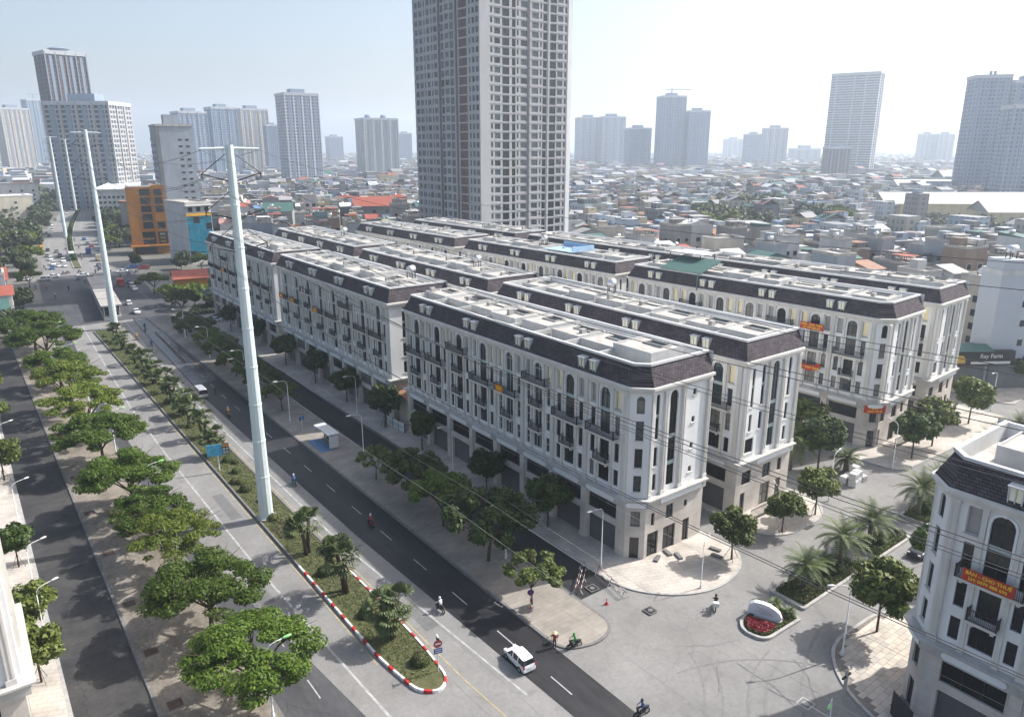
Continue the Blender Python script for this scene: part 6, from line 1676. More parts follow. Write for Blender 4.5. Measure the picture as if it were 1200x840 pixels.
for i, (x, y) in enumerate([(75, 247), (80, 249.5), (71, 252), (56, 215), (58, 219)]):
    car('sedan', ('white', 'silver', 'grey', 'white', 'black')[i], x, y, R(70), ('white', 'silver', 'dark grey', 'white', 'black')[i] + ' car parked near the overgrown lot', 'cars by the overgrown lot', detail=False)

# ------------------------------------------------------------------ people and motorbikes
def skin_person(name, J, E, mats_of):
    me = bpy.data.meshes.new(name)
    names = list(J); me.from_pydata([J[n][0] for n in names], [], [])
    me = bpy.data.meshes.new(name); me.from_pydata([J[n][0] for n in names], [(names.index(a), names.index(b)) for a, b in E], [])
    o = bpy.data.objects.new('tmp', me); COL.objects.link(o)
    md = o.modifiers.new('skin', 'SKIN'); md.use_smooth_shade = True
    sv = me.skin_vertices[0].data if me.skin_vertices else None
    if sv is None:
        bpy.context.view_layer.objects.active = o
        bm = bmesh.new(); bm.from_mesh(me); lay = bm.verts.layers.skin.verify(); bm.to_mesh(me); bm.free(); sv = me.skin_vertices[0].data
    for i, n in enumerate(names):
        sv[i].radius = (J[n][1], J[n][1]); sv[i].use_root = (n == 'pelvis')
    o.modifiers.new('sub', 'SUBSURF').levels = 1
    dg = bpy.context.evaluated_depsgraph_get()
    out = bpy.data.meshes.new_from_object(o.evaluated_get(dg)); out.name = name
    bpy.data.objects.remove(o)
    out.materials.clear()
    for m in ('skin', 'shirt_dark', 'trousers'): out.materials.append(M[m])
    for p in out.polygons: p.material_index = mats_of(p.center); p.use_smooth = True
    return out
def figure(pose):
    if pose == 'ride':
        J = dict(pelvis=((0, -.12, .88), .15), belly=((0, -.08, 1.05), .145), chest=((0, -.02, 1.25), .16), neck=((0, .02, 1.44), .06), head=((0, .05, 1.56), .09), crown=((0, .05, 1.68), .085))
        for s, n in ((1, 'l'), (-1, 'r')):
            J.update({n + 'sh': ((s * .19, -.02, 1.36), .065), n + 'el': ((s * .27, .17, 1.14), .048), n + 'wr': ((s * .31, .40, 1.04), .038), n + 'ha': ((s * .31, .48, 1.04), .035), n + 'hip': ((s * .1, -.08, .85), .105), n + 'kn': ((s * .17, .34, .82), .08), n + 'an': ((s * .16, .22, .40), .05), n + 'to': ((s * .16, .38, .34), .045)})
        f = lambda c: 0 if c.z > 1.46 or (c.y > .36 and c.z > .95) else (1 if c.z > .98 else 2)
    else:
        J = dict(pelvis=((0, 0, .95), .145), belly=((0, .01, 1.12), .135), chest=((0, .02, 1.32), .15), neck=((0, .02, 1.48), .06), head=((0, .04, 1.58), .09), crown=((0, .03, 1.70), .085))
        for s, n in ((1, 'l'), (-1, 'r')):
            J.update({n + 'sh': ((s * .19, .0, 1.41), .06), n + 'el': ((s * .25, .1, 1.16), .045), n + 'wr': ((s * .24, .32, 1.04), .036), n + 'ha': ((s * .23, .4, 1.03), .034), n + 'hip': ((s * .09, 0, .90), .1), n + 'kn': ((s * .11, .04, .50), .07), n + 'an': ((s * .11, -.02, .09), .05), n + 'to': ((s * .12, .13, .045), .042)})
        f = lambda c: 0 if c.z > 1.5 or (c.y > .33 and c.z > .95) else (1 if c.z > .95 else 2)
    E = [('pelvis', 'belly'), ('belly', 'chest'), ('chest', 'neck'), ('neck', 'head'), ('head', 'crown')]
    for n in 'lr': E += [('chest', n + 'sh'), (n + 'sh', n + 'el'), (n + 'el', n + 'wr'), (n + 'wr', n + 'ha'), ('pelvis', n + 'hip'), (n + 'hip', n + 'kn'), (n + 'kn', n + 'an'), (n + 'an', n + 'to')]
    return skin_person('person', J, E, f)
RIDE, STAND = figure('ride'), figure('stand')
q = MB(); q.lathe([(.125, 1.54), (.135, 1.62), (.12, 1.72), (.07, 1.78), (.01, 1.795)], 12, 0, (0, .05)); HELM = q.mesh('helmet', [M['shirt_dark']], True)
q = MB(); q.lathe([(.27, 1.70), (.14, 1.79), (.01, 1.90)], 16, 0, (0, .03)); CONE = q.mesh('conical_hat', [M['straw']], True)
def wheel_thin(r, t, w):
    q = MB(); n = 18
    pts = [(0, r * math.cos(2 * PI * k / n), r * math.sin(2 * PI * k / n)) for k in range(n + 1)]
    q.tube(pts, t, 6, 0, False); q.tube([(-w, 0, 0), (w, 0, 0)], .05, 8, 1)
    for k in range(6): a = PI * k / 6; q.tube([(0, r * math.cos(a), r * math.sin(a)), (0, -r * math.cos(a), -r * math.sin(a))], .012, 3, 1, False)
    return q
WT = wheel_thin(.25, .055, .06).mesh('wheel', [M['tyre'], M['rim']])
BW = wheel_thin(.32, .018, .04).mesh('wheel', [M['tyre'], M['rim']])
q = MB()
q.tube([(0, .52, .75), (0, .40, .5), (0, .22, .34), (0, -.1, .36), (0, -.3, .55)], [.09, .13, .15, .16, .12], 8)
q.tube([(0, -.2, .68), (0, -.5, .70), (0, -.78, .72)], [.13, .15, .05], 8); q.tube([(0, .55, .3), (0, .5, .6), (0, .42, .98)], [.035, .04, .05], 6); q.tube([(0, .72, .28), (0, .60, .53), (0, .40, .55)], [.03, .09, .05], 6)
BBODY = q.mesh('bodywork', [M['paint_black']], True)
q = MB(); q.tube([(0, .05, .78), (0, -.3, .80), (0, -.68, .82)], [.09, .14, .08], 8); SEAT = q.mesh('seat', [M['shirt_dark']], True)
q = MB(); q.tube([(-.34, .34, 1.03), (-.15, .42, 1.0), (.15, .42, 1.0), (.34, .34, 1.03)], .022, 6); q.box(-.1, .5, .88, .1, .58, 1.02); BARS = q.mesh('handlebar', [M['iron']])
q = MB(); q.tube([(.16, -.15, .3), (.17, -.5, .34), (.17, -.75, .38)], [.03, .05, .045], 6); EXH = q.mesh('exhaust', [M['rim']])
def motorbike(x, y, rz, bike, shirt, helmet, label, plabel, group=None, pgroup=None, rider=True, z=0.02, load=None, hat=False):
    t = thing('motorbike', label, 'motorbike', (x, y, z), rz, group)
    obj('bodywork', BBODY, t, mats=[M['paint_' + bike]]); obj('seat', SEAT, t); obj('handlebar', BARS, t); obj('exhaust', EXH, t)
    obj('wheel', WT, t, (0, .62, .29)); obj('wheel', WT, t, (0, -.58, .29))
    if load: q = MB(); q.box(-.3, -.95, .8, .3, -.5, 1.25); obj('cargo_box', q.mesh('cargo_box', [M[load]]), t)
    if rider:
        p = obj('person', RIDE, None, (x, y, z), rz, mats=[M['skin'], M[shirt], M['trousers']]); tag(p, plabel, 'person', pgroup)
        obj('helmet' if not hat else 'conical_hat', HELM if not hat else CONE, p, (0, 0, 0) if not hat else (0, .02, -.02), mats=[M[helmet]])
    return t
mbs = [((345, 568), 0, 'teal', 'shirt_blue', 'shirt_white', 'teal motorbike on the dark lane beside the nearest steel pole', 'person in a blue jacket and white helmet riding beside the steel pole'), ((435, 616), 0, 'red', 'shirt_red', 'shirt_white', 'dark red motorbike beside the bus stop pavement', 'person in dark red riding close to the bus stop pavement'), ((516, 716), 2, 'black', 'shirt_white', 'shirt_white', 'black scooter on the dark lane before the median tip', 'person in a white shirt and helmet riding before the median tip'),
       ((838, 713), -50, 'teal', 'shirt_dark', 'shirt_dark', 'teal delivery motorbike crossing the side street', 'person in black riding the teal motorbike past the white stone'), ((752, 838), 80, 'black', 'shirt_blue', 'shirt_dark', 'motorbike entering along the lower edge of the junction', 'person in dark blue riding at the lower edge of the junction'), ((268, 487), 0, 'yellow', 'paint_yellow', 'shirt_white', 'yellow cargo motorbike beside the kerb behind the minibus', 'person in yellow riding behind the minibus'), ((170, 385), 0, 'black', 'shirt_dark', 'shirt_white', 'dark motorbike heading for the crossing on the right carriageway', 'person in dark clothes riding toward the crossing'), ((178, 405), 0, 'blue', 'shirt_blue', 'shirt_dark', 'blue motorbike beside the wet strip', 'person in blue riding beside the wet strip'), ((161, 398), 0, 'yellow', 'paint_orange', 'paint_yellow', 'orange motorbike next to the median palms', 'person in orange riding next to the median palms')]
for (px, py), rz, b, s, h, l1, l2 in mbs:
    p = at(px, py); motorbike(p.x, p.y, R(rz), b, s, h, l1, l2, load='frame_white' if px == 838 else None)
rr = random.Random(4)
for zx, zy, rz in [(165, 745, PI), (260, 750, PI), (455, 755, PI), (410, 615, PI / 2), (445, 608, PI / 2), (340, 830, PI), (690, 600, 0), (715, 580, 0), (730, 570, .5), (540, 670, PI / 2), (645, 655, PI / 2), (655, 640, 1), (505, 320, 0), (545, 385, 0), (425, 395, PI), (240, 560, PI), (255, 575, PI), (985, 615, PI / 2), (910, 640, 0), (1050, 600, PI / 2), (820, 590, .3), (550, 600, PI / 2), (570, 480, 0), (600, 690, 0), (560, 450, 0)]:
    p = P2(zx, zy); motorbike(p.x, p.y, rz, rr.choice(('black', 'red', 'blue', 'grey')), rr.choice(('shirt_dark', 'shirt_white', 'shirt_blue', 'shirt_red')), rr.choice(('shirt_dark', 'shirt_white', 'shirt_red')), 'motorbike weaving through the distant crossing', 'person riding a motorbike through the distant crossing', 'motorbikes at the crossing', 'riders at the crossing')
p = at(673, 759); motorbike(p.x, p.y, R(75), 'black', 'shirt_green', 'shirt_green', 'black motorbike stopped at the rounded pavement nose', 'person in a bright green jacket and helmet stopped at the pavement nose')
# the bicycle and its owner
p = at(645, 754)
t = thing('bicycle', 'old bicycle with loaded rack standing at the pavement nose', 'bicycle', (p.x, p.y, .02), R(75))
q = MB(); q.tube([(0, .5, .32), (0, .42, .85)], .018, 6); q.tube([(0, .42, .78), (0, -.12, .78), (0, -.08, .3)], .018, 6); q.tube([(0, .44, .68), (0, -.08, .3), (0, -.5, .32), (0, -.12, .76)], .015, 6); obj('frame', q.mesh('frame', [M['iron']]), t)
obj('wheel', BW, t, (0, .5, .34)); obj('wheel', BW, t, (0, -.5, .34))
q = MB(); q.tube([(-.26, .3, .98), (0, .42, .95), (.26, .3, .98)], .015, 6); obj('handlebar', q.mesh('handlebar', [M['iron']]), t)
q = MB(); q.tube([(0, -.02, .9), (0, -.28, .92)], [.05, .09], 8); obj('saddle', q.mesh('saddle', [M['shirt_dark']]), t)
q = MB(); q.box(-.28, -.75, .72, .28, -.35, 1.05); obj('bundle', q.mesh('bundle', [M['cloth_grey']]), t)
pr_ = at(653, 756)
o = obj('person', STAND, None, (pr_.x - .45, pr_.y - .1, .02), R(-60), mats=[M['skin'], M['shirt_red'], M['trousers']]); tag(o, 'person in a conical straw hat and dark red top holding the bicycle', 'person'); obj('conical_hat', CONE, o)
p = at(253, 463); o = obj('person', STAND, None, (p.x, p.y, .02), R(20), mats=[M['skin'], M['shirt_dark'], M['trousers']]); tag(o, 'person in black standing on the dark lane beside the kerb near the minibus', 'person'); obj('cap', HELM, o, (0, 0, .03))
# ------------------------------------------------------------------ overhead line
PY = [(27.6, 91.1, 47.8), (31.9, 223, 51.5), (50.3, 471, 53), (78.3, 645, 53), (127.4, 929, 53)]
_pc = {}
def pylon_parts(H):
    H = round(H)
    if H in _pc: return _pc[H]
    q = MB(); q.lathe([(1.0, 0), (.98, .3), (.93, .31)] + [(.93 - .48 * k / 8, .31 + (H - .31) * k / 8) for k in range(1, 9)], 12); shaft = q.mesh('shaft', [M['steel_white']])
    q = MB(); q.lathe([(1.3, -.05), (1.3, .25)], 12); base = q.mesh('footing', [M['concrete']])
    arm = MB(); arm.tube([(-3.4, 0, 0), (0, 0, .05), (3.4, 0, 0)], [.12, .2, .12], 6); arm = arm.mesh('cross_arm', [M['steel_white']])
    ins = []
    for s in (-1, 1):
        q = MB(); q.tube([(s * .5, 0, 2.2), (s * 3.4, 0, 0)], [.04, .06], 6); q.tube([(s * .5, 0, -.9), (s * 3.4, 0, 0)], [.07, .07], 6); q.tube([(s * 3.4, 0, 0), (s * 3.4, 0, -.55)], .07, 6); ins.append(q.mesh('insulator_arm', [M['insulator']]))
    q = MB()
    for k in range(8):
        z = 6 + k * (H - 8) / 8; r = .93 - .48 * z / H; q.lathe([(r + .02, z), (r + .05, z + .02), (r + .05, z + .22), (r + .02, z + .24)], 12)
    ring = q.mesh('joint_rings', [M['steel_white']])
    _pc[H] = (shaft, base, arm, ins, ring); return _pc[H]
LEV = (3.0, 7.3, 11.3)
def pylon(x, y, H, label, rz=0.0, group=None):
    sh, ba, arm, ins, ring = pylon_parts(H)
    t = thing('power_pole', label, 'power pole', (x, y, .2), rz, group)
    obj('shaft', sh, t); obj('footing', ba, t); obj('joint_rings', ring, t)
    obj('cross_arm', arm, t, (0, 0, H - .25))
    for d in LEV:
        for i in ins: obj('insulator_arm', i, t, (0, 0, H - d))
    return t
for i, (x, y, H) in enumerate(PY):
    pylon(x, y, H, ['huge white steel power pole standing in the median beside the billboard', 'white steel power pole standing at the end of the station roof', 'white steel power pole in the median beyond the crossing', 'white steel power pole where the far avenue starts to bend', 'white steel power pole farthest along the bending avenue'][i], -math.atan((shift(y + 30) - shift(y - 30)) / 60))
for px, py in ((7, 196), (22, 199), (63, 240)):
    p = at(px, py)
    if px < 50: pylon(p.x, p.y, 50, 'thin faint power pole rising from the trees far left', .1, 'faint poles far left')
PREV = (29.4, -40.0, 48.0)
def wire(a, b, sag, r, label, group, m='wire', n=22, name='power_line'):
    a, b = Vector(a), Vector(b)
    P = [a.lerp(b, k / n) - Vector((0, 0, sag * 4 * (k / n) * (1 - k / n))) for k in range(n + 1)]
    q = MB(); q.tube(P, r, 4, 0, False); o = obj(name, q.mesh(name, [M[m]])); tag(o, label, 'power line', group)
seq = [PREV] + PY
for i in range(len(seq) - 1):
    (x0, y0, h0), (x1, y1, h1) = seq[i], seq[i + 1]
    sg = 5.2 if i < 2 else 7
    for s in (-1, 1):
        for d in LEV:
            for off in ((-.2, .2) if i < 2 else (0,)): wire((x0 + s * 3.4 + off, y0, h0 - d - .4), (x1 + s * 3.4 + off, y1, h1 - d - .4), sg + off, .018 if i == 0 else .03, '%s twin conductor on the %s of the nearest steel pole' % ({3.0: 'upper', 7.3: 'middle', 11.3: 'lower'}[d], 'townhouse side' if s > 0 else 'verge side') if i == 0 else 'high voltage conductor strung between the farther steel poles', 'conductors over the junction %s %d' % (d, s) if i == 0 else 'conductors along the avenue')
        wire((x0 + s * 3.3, y0, h0 - .2), (x1 + s * 3.3, y1, h1 - .2), sg * .8, .015 if i == 0 else .03, 'thin shield wire on top of the overhead line', 'shield wires')
for k, (x, z, sg) in enumerate([(39.6, 9.4, .6), (43.4, 9.6, .6), (46.6, 8.4, .7), (54.7, 9.2, .5)]):
    for a, b in ((225, 178), (178, 124.4), (124.4, 63.7), (63.7, 8)):
        wire((x, a, z), (x + (.8 if b < 20 else 0), b, z), sg, .013, 'pale low wire strung along the lamp posts of the bus stop pavement' if x < 50 else 'pale low wire strung along the townhouse fronts', 'low wires', 'wire_light', 10, 'overhead_wire')

# ------------------------------------------------------------------ lamps, shelters, signs
def lamp_parts(H, arm, head):
    q = MB(); q.lathe([(.16, 0), (.16, .5), (.09, .55), (.05, H - .6)], 8); pole = q.mesh('pole', [M['lamp_white']], True)
    q = MB(); pts = [(0, 0, H - .62), (.06, 0, H - .2), (.35, 0, H + .12), (.9, 0, H + .25), (arm, 0, H + .3)]; q.tube(pts, [.05, .05, .045, .04, .035], 6); a = q.mesh('arm', [M['lamp_white']], True)
    q = MB(); q.tube([(arm - .1, 0, H + .29), (arm + .1, 0, H + .32), (arm + .6, 0, H + .34), (arm + .75, 0, H + .33)], [.05, .12, .13, .05], 8); h = q.mesh('lamp_head', [M[head]], True)
    return pole, a, h
LPG, LPW = lamp_parts(7.2, 1.5, 'lamp_green'), lamp_parts(7.6, 1.8, 'lamp_white')
def lamp(x, y, ang, label, green=False, group=None, s=1.0, z=.14):
    t = thing('street_lamp', label, 'street lamp', (x, y, z), R(ang), group, (s, s, s))
    for n, m in zip(('pole', 'arm', 'lamp_head'), LPG if green else LPW): obj(n, m, t)
lamp(15.5, 55.0, 0, 'green headed street lamp beside the lowest verge tree', True)
lamp(15.6, 101, 0, 'green headed street lamp in front of the umbrella shaped verge tree', True)
for y in (127, 152, 178, 203): lamp(15.6, y, 0, 'street lamp among the verge trees further up the left carriageway', True, 'verge lamps further up')
for (x, y), lab in [((47.2, 63.7), 'street lamp rising from the dense tree on the bus stop pavement'), ((46.6, 100.7), 'street lamp beside the bus shelter'), ((43.6, 124.4), 'street lamp just beyond the bus stop sign'), ((44, 150), 'street lamp among bright street trees beyond the bus stop'), ((44, 176), 'street lamp near the far end of the bus stop pavement'), ((44.5, 200), 'street lamp before the overgrown lot')]:
    lamp(x, y, 180, lab, x > 47)
lamp(55.0, 55.3, 180, 'white street lamp before the junction corner beside the trestle barriers')
lamp(55.2, 88, 180, 'white street lamp before the middle of the junction block'); lamp(55.2, 121, 180, 'white street lamp before the middle avenue block', s=.95)
lamp(61.0, 45.4, 20, 'white street lamp on the rounded pavement at the gable of the junction block', s=.75)
lamp(62.9, 29.6, 150, 'white street lamp at the paved corner across the side street')
lamp(78.6, 47.6, 60, 'white street lamp before the second gable', s=.8); lamp(92.6, 48.5, 10, 'white street lamp beside the stacked boxes', s=.9); lamp(110.5, 48.5, 70, 'white street lamp beside the banner hung block', s=.95); lamp(150.5, 50, 180, 'white street lamp before the dark shop sign', s=1.0)
for i, (x, y) in enumerate([(.9, 78), (.9, 88), (.9, 107), (1.0, 133)]): lamp(x, y, 20, ['white street lamp lowest on the left pavement', 'white lamp arm reaching over the left service road beside a staked tree', 'white street lamp beside the dark round tree on left pavement', 'white street lamp farther up the left pavement'][i], s=.85)
lamp(56.6, 16.9, 150, 'pale street lamp before the shaded shop windows of the right corner block', s=.62)
lamp(92, 31.2, 170, 'white street lamp behind the parked black car', s=.7)
def utility():
    p = at(993, 785, 8.6)
    t = thing('utility_pole', 'grey concrete utility pole at the lower edge with a leafy shrub', 'utility pole', (p.x, p.y, .1))
    q = MB(); q.lathe([(.2, 0), (.13, 8.5)], 8); obj('pole', q.mesh('pole', [M['concrete']]), t)
    q = MB(); q.box(-.6, -.06, 7.9, .6, .06, 8.05); obj('cross_arm', q.mesh('cross_arm', [M['iron']]), t)
    lamp(p.x - 1.3, p.y + .2, 200, 'green headed lamp beside the concrete utility pole', True, s=.9)
utility()
# bus shelter and stop sign
t = thing('bus_shelter', 'bus shelter with flat pale roof and blue floor pad', 'bus shelter', (44.6, 110.5, .14))
q = MB(); q.box(-.9, -3.0, 2.5, 1.0, 3.0, 2.68); obj('roof', q.mesh('roof', [M['r_white']]), t)
for y in (-2.7, 0, 2.7): q = MB(); q.box(.7, y - .06, 0, .82, y + .06, 2.5); obj('post', q.mesh('post', [M['frame_dark']]), t)
q = MB(); q.box(.74, -2.6, .3, .78, 2.6, 2.3); obj('back_panel', q.mesh('back_panel', [M['glass_blue']]), t)
q = MB(); q.box(-.8, -3.0, .3, .8, -2.94, 2.4); obj('side_panel', q.mesh('side_panel', [M['frame_white']]), t)
q = MB(); q.box(.1, -2.2, .4, .55, 2.2, .48); q.box(.3, -2.0, 0, .36, -1.9, .4); q.box(.3, 1.9, 0, .36, 2.0, .4); obj('bench', q.mesh('bench', [M['rim']]), t)
q = MB(); q.box(-2.2, -3.2, 0, .0, 3.0, .03); obj('floor_pad', q.mesh('floor_pad', [M['r_blue']]), t)
t = thing('bus_stop_sign', 'small blue bus stop sign on a thin post', 'sign', (43.6, 118.6, .14)); q = MB(); q.lathe([(.04, 0), (.04, 2.6)], 6); obj('post', q.mesh('post', [M['lamp_white']]), t); q = MB(); q.box(-.45, -.03, 2.0, .45, .03, 2.7); obj('plate', q.mesh('plate', [M['paint_blue']]), t)
# station in the median
t = thing('bus_station', 'long flat roofed bus station in the median before the crossing', 'bus station', (31.8, 227, 0), R(-4.6))
q = MB(); q.box(-1.6, 8, 4.0, 3.8, 66, 4.35); obj('roof', q.mesh('roof', [M['concrete']]), t)
q = MB(); q.box(-1.2, 8.5, 0, 3.4, 65, .9); obj('platform', q.mesh('platform', [M['kerb']]), t)
for i in range(9):
    for x in (-.9, 3.1): q = MB(); q.box(x - .1, 9 + i * 6.8, .9, x + .1, 9.2 + i * 6.8, 4.0); obj('post', q.mesh('post', [M['lamp_white']]), t)
for x in (-.95, 3.15): q = MB(); q.box(x - .03, 10, 1.0, x + .03, 63, 3.4); obj('glass_wall', q.mesh('glass_wall', [M['glass_blue']]), t)
for i in range(3): q = MB(); q.box(-1.55, 20 + i * 14, 4.36, 3.75, 20.2 + i * 14, 4.45); obj('roof_joint', q.mesh('roof_joint', [M['kerb_dark']]), t)
# billboard on the median
t = thing('billboard', 'small blue billboard with a dark panel standing on the median', 'billboard', (27.0, 110.2, .2), R(-18))
q = MB(); q.lathe([(.11, 0), (.11, 2.6)], 8); obj('post', q.mesh('post', [M['lamp_white']]), t)
M['poster_blue'] = mat('poster_blue', (.02, .22, .5), .4, .2, 1.2, col2=(.12, .5, .62), world=False)
q = MB(); q.box(-1.5, -.08, 2.5, .75, .08, 4.3); obj('poster', q.mesh('poster', [M['poster_blue']]), t)
q = MB(); q.box(.76, -.08, 2.6, 1.7, .08, 4.4); pn = obj('side_panel', q.mesh('side_panel', [M['frame_dark']]), t)
q = MB(); q.box(.8, -.1, 3.9, 1.66, -.081, 4.3); obj('orange_strip', q.mesh('orange_strip', [M['paint_orange']]), t)
for a in (0, 1):
    for b in (0, 1): q = MB(); q.box(.85 + a * .42, -.1, 2.75 + b * .55, 1.18 + a * .42, -.081, 3.2 + b * .55); obj('photo_square', q.mesh('photo_square', [M['spandrel']]), t)
# no entry sign
t = thing('no_entry_sign', 'red no entry disc above a blue plate on a post near the median tip', 'sign', (30.1, 51.4, .2), R(-15))
q = MB(); q.lathe([(.05, 0), (.05, 3.9)], 8); obj('post', q.mesh('post', [M['lamp_white']]), t)
def disc(r, y, m, zc, name, par):
    q = MB(); n = 18; q.poly([(r * math.cos(2 * PI * k / n), y, zc + r * math.sin(2 * PI * k / n)) for k in range(n)]); q.tube([(0, y + .002, zc), (0, y + .03, zc)], r, n); return obj(name, q.mesh(name, [M[m]]), par)
disc(.42, -.10, 'paint_red', 3.1, 'disc', t); q = MB(); q.box(-.27, -.125, 3.03, .27, -.105, 3.17); obj('white_bar', q.mesh('white_bar', [M['frame_white']]), t)
q = MB(); q.box(-.42, -.1, 2.05, .42, -.07, 2.62); obj('blue_plate', q.mesh('blue_plate', [M['paint_blue']]), t)
for z in (2.2, 2.42): q = MB(); q.box(-.3, -.115, z, .3, -.101, z + .07); obj('white_strip', q.mesh('white_strip', [M['frame_white']]), t)
q = MB(); q.box(-.12, -.2, 3.55, .12, .1, 3.75); obj('camera_box', q.mesh('camera_box', [M['frame_dark']]), t); q = MB(); q.box(-.05, -.35, 3.9, .05, .25, 3.96); obj('solar_panel', q.mesh('solar_panel', [M['lamp_white']]), t)
# purple warning plate on the tree trunk
t = thing('purple_sign', 'round purple sign on a striped post beside the pavement nose tree', 'sign', (43.3, 54.0, .14), R(-30)); q = MB(); 
for k in range(5): q.lathe([(.07, k * .4), (.07, k * .4 + .4)], 8, k % 2)
obj('post', q.mesh('post', [M['red_paint'], M['white_paint']]), t); disc(.36, -.09, 'shirt_purple', 2.0, 'plate', t)
# trestle barriers across the service road
M['faded_red'] = mat('faded_red', (.22, .06, .055), .8, .3, 5)
def barrier(a, b, label):
    a, b = Vector((*a, .02)), Vector((*b, .02)); L = (b - a).length
    t = thing('trestle_barrier', label, 'barrier', a, math.atan2((b - a).y, (b - a).x))
    for i, (z, y) in enumerate(((1.0, 0), (.45, .32), (.45, -.32))):
        n = int(L / .55)
        q = MB()
        for k in range(n): q.tube([(L * k / n, y, z), (L * (k + 1) / n, y, z)], .035, 6, k % 2)
        obj('striped_bar', q.mesh('striped_bar', [M['faded_red'], M['white_paint']]), t)
    for k in range(3):
        for s in (-1, 1):
            q = MB(); x = .1 + (L - .2) * k / 2; 
            q.tube([(x, s * .6, 0), (x, s * .3, .5)], .04, 6, 0); q.tube([(x, s * .3, .5), (x, 0, 1.0)], .04, 6, 1); obj('leg', q.mesh('leg', [M['white_paint'], M['kerb_dark']]), t)
barrier((49.2, 53.0), (53.3, 56.4), 'striped trestle barrier nearer the paved nose across the service road')
barrier((54.0, 54.6), (52.9, 49.2), 'striped trestle barrier beside the rounded pavement of the junction block')
t = thing('traffic_cone', 'small orange traffic cone alone on the junction', 'cone', (50.5, 49.7, .02)); q = MB(); q.box(-.2, -.2, 0, .2, .2, .04); obj('base', q.mesh('base', [M['red_paint']]), t); q = MB(); q.lathe([(.16, .04), (.1, .3), (.085, .38)], 10, 0); q.lathe([(.09, .34), (.07, .48)], 10, 1); q.lathe([(.07, .48), (.03, .7)], 10, 0); obj('cone', q.mesh('cone', [M['red_paint'], M['white_paint']]), t)
# white stone
t = thing('name_stone', 'large white boulder with faint engraved lines above red flowers', 'stone', (61.95, 37.75, .26), R(-64))
def stone():
    bm = bmesh.new()
    N1, N2 = 22, 12
    prof = [(-1.65, 0), (-1.68, .7), (-1.5, 1.35), (-1.1, 1.62), (-.4, 1.66), (.4, 1.56), (1.0, 1.3), (1.5, .95), (1.72, .5), (1.62, 0)]
    q = MB()
    back = [(x * .97, .34, z * .985) for x, z in prof]; front = [(x, -.3, z) for x, z in prof]; mid = [(x * 1.03, .02, z * 1.03) for x, z in prof]
    q.poly(front, 0); q.poly(back[::-1], 0)
    for r0, r1 in ((front, mid), (mid, back)):
        for i in range(len(prof) - 1): q.poly([r0[i + 1], r0[i], r1[i], r1[i + 1]], 0)
    return q.mesh('boulder', [M['marble']])
M['marble'] = mat('marble', (.62, .64, .66), .7, .08, 1.5, .5, 2.5, world=False)
obj('boulder', stone(), t); q = MB(); q.box(-1.8, -.5, -.05, 1.85, .5, .14); obj('plinth', q.mesh('plinth', [M['ledge']]), t)
for z, a, b in ((1.08, -.75, .35), (.86, -.6, .6), (.66, -.9, .7), (.5, -.5, .85)):
    q = MB(); x = a
    while x < b: w_ = random.uniform(.05, .14); q.box(x, -.305, z, x + w_, -.29, z + .07); x += w_ + .04
    obj('engraved_line', q.mesh('engraved_line', [M['kerb_dark']]), t)
# stacked boxes
rb = random.Random(2)
for i, (dx, dy, dz) in enumerate([(0, 0, 0), (1.3, .2, 0), (2.6, .1, 0), (.2, 1.4, 0), (1.5, 1.5, 0), (2.8, 1.5, 0), (.1, .1, 1.0), (1.4, .3, 1.0), (2.7, 1.4, 1.0)]):
    t = thing('concrete_box', 'pale square box in the stack on the side street' if dz < .5 else 'pale square box on top of the stack on the side street', 'box', (100.0 + dx, 50.0 + dy - 1, .02 + dz), rb.uniform(-.15, .15), 'lower stacked boxes' if dz < .5 else 'upper stacked boxes')
    q = MB(); q.box(-.55, -.55, 0, .55, .55, .96); obj('body', q.mesh('body', [M['hut_wall']]), t); q = MB(); q.box(-.35, -.57, .3, .35, -.55, .7); obj('recess', q.mesh('recess', [M['niche_grey']]), t)
# hoarding closing the gap between two avenue blocks
t = thing('white_hoarding', 'low white printed hoarding closing the gap between two avenue blocks', 'hoarding', (57.4, 106.9, .14), R(94))
for k in range(3): q = MB(); q.box(k * 1.9, -.04, .1, k * 1.9 + 1.86, .04, 1.7); obj('panel', q.mesh('panel', [M['frame_white']]), t)
for k in range(4): q = MB(); q.box(k * 1.9 - .04, -.1, 0, k * 1.9 + .02, .1, 1.75); obj('post', q.mesh('post', [M['iron']]), t)
q = MB(); q.box(.5, .045, .9, 4.6, .06, 1.0); q.box(.8, .045, .6, 4.2, .06, .68); obj('printed_line', q.mesh('printed_line', [M['paint_blue']]), t)
t = thing('lane_shed', 'beige walled shed filling the gap behind the white hoarding', 'shed', (59.5, 106.6, .14)); obj('wall', UBOX, t, (4.5, 3.1, 0), scale=(9, 5.6, 5.0), mats=[M['h_cream']]); obj('roof', USHED, t, (4.5, 3.1, 5.0), scale=(9, 5.6, .8), mats=[M['r_rust']])
# low blocks of stone lying on the rounded pavement
for i, (px, py) in enumerate([(838, 644), (840, 652), (770, 655), (782, 648), (795, 652)]):
    p = at(px, py, .14); q = MB(); q.box(-.7, -.25, 0, .7, .25, .22); tag(obj('paving_slab', q.mesh('paving_slab', [M['kerb_dark']]), None, (p.x, p.y, .15), rb.uniform(0, 3)), 'loose dark paving slab left on the rounded pavement', 'slab', 'loose slabs')
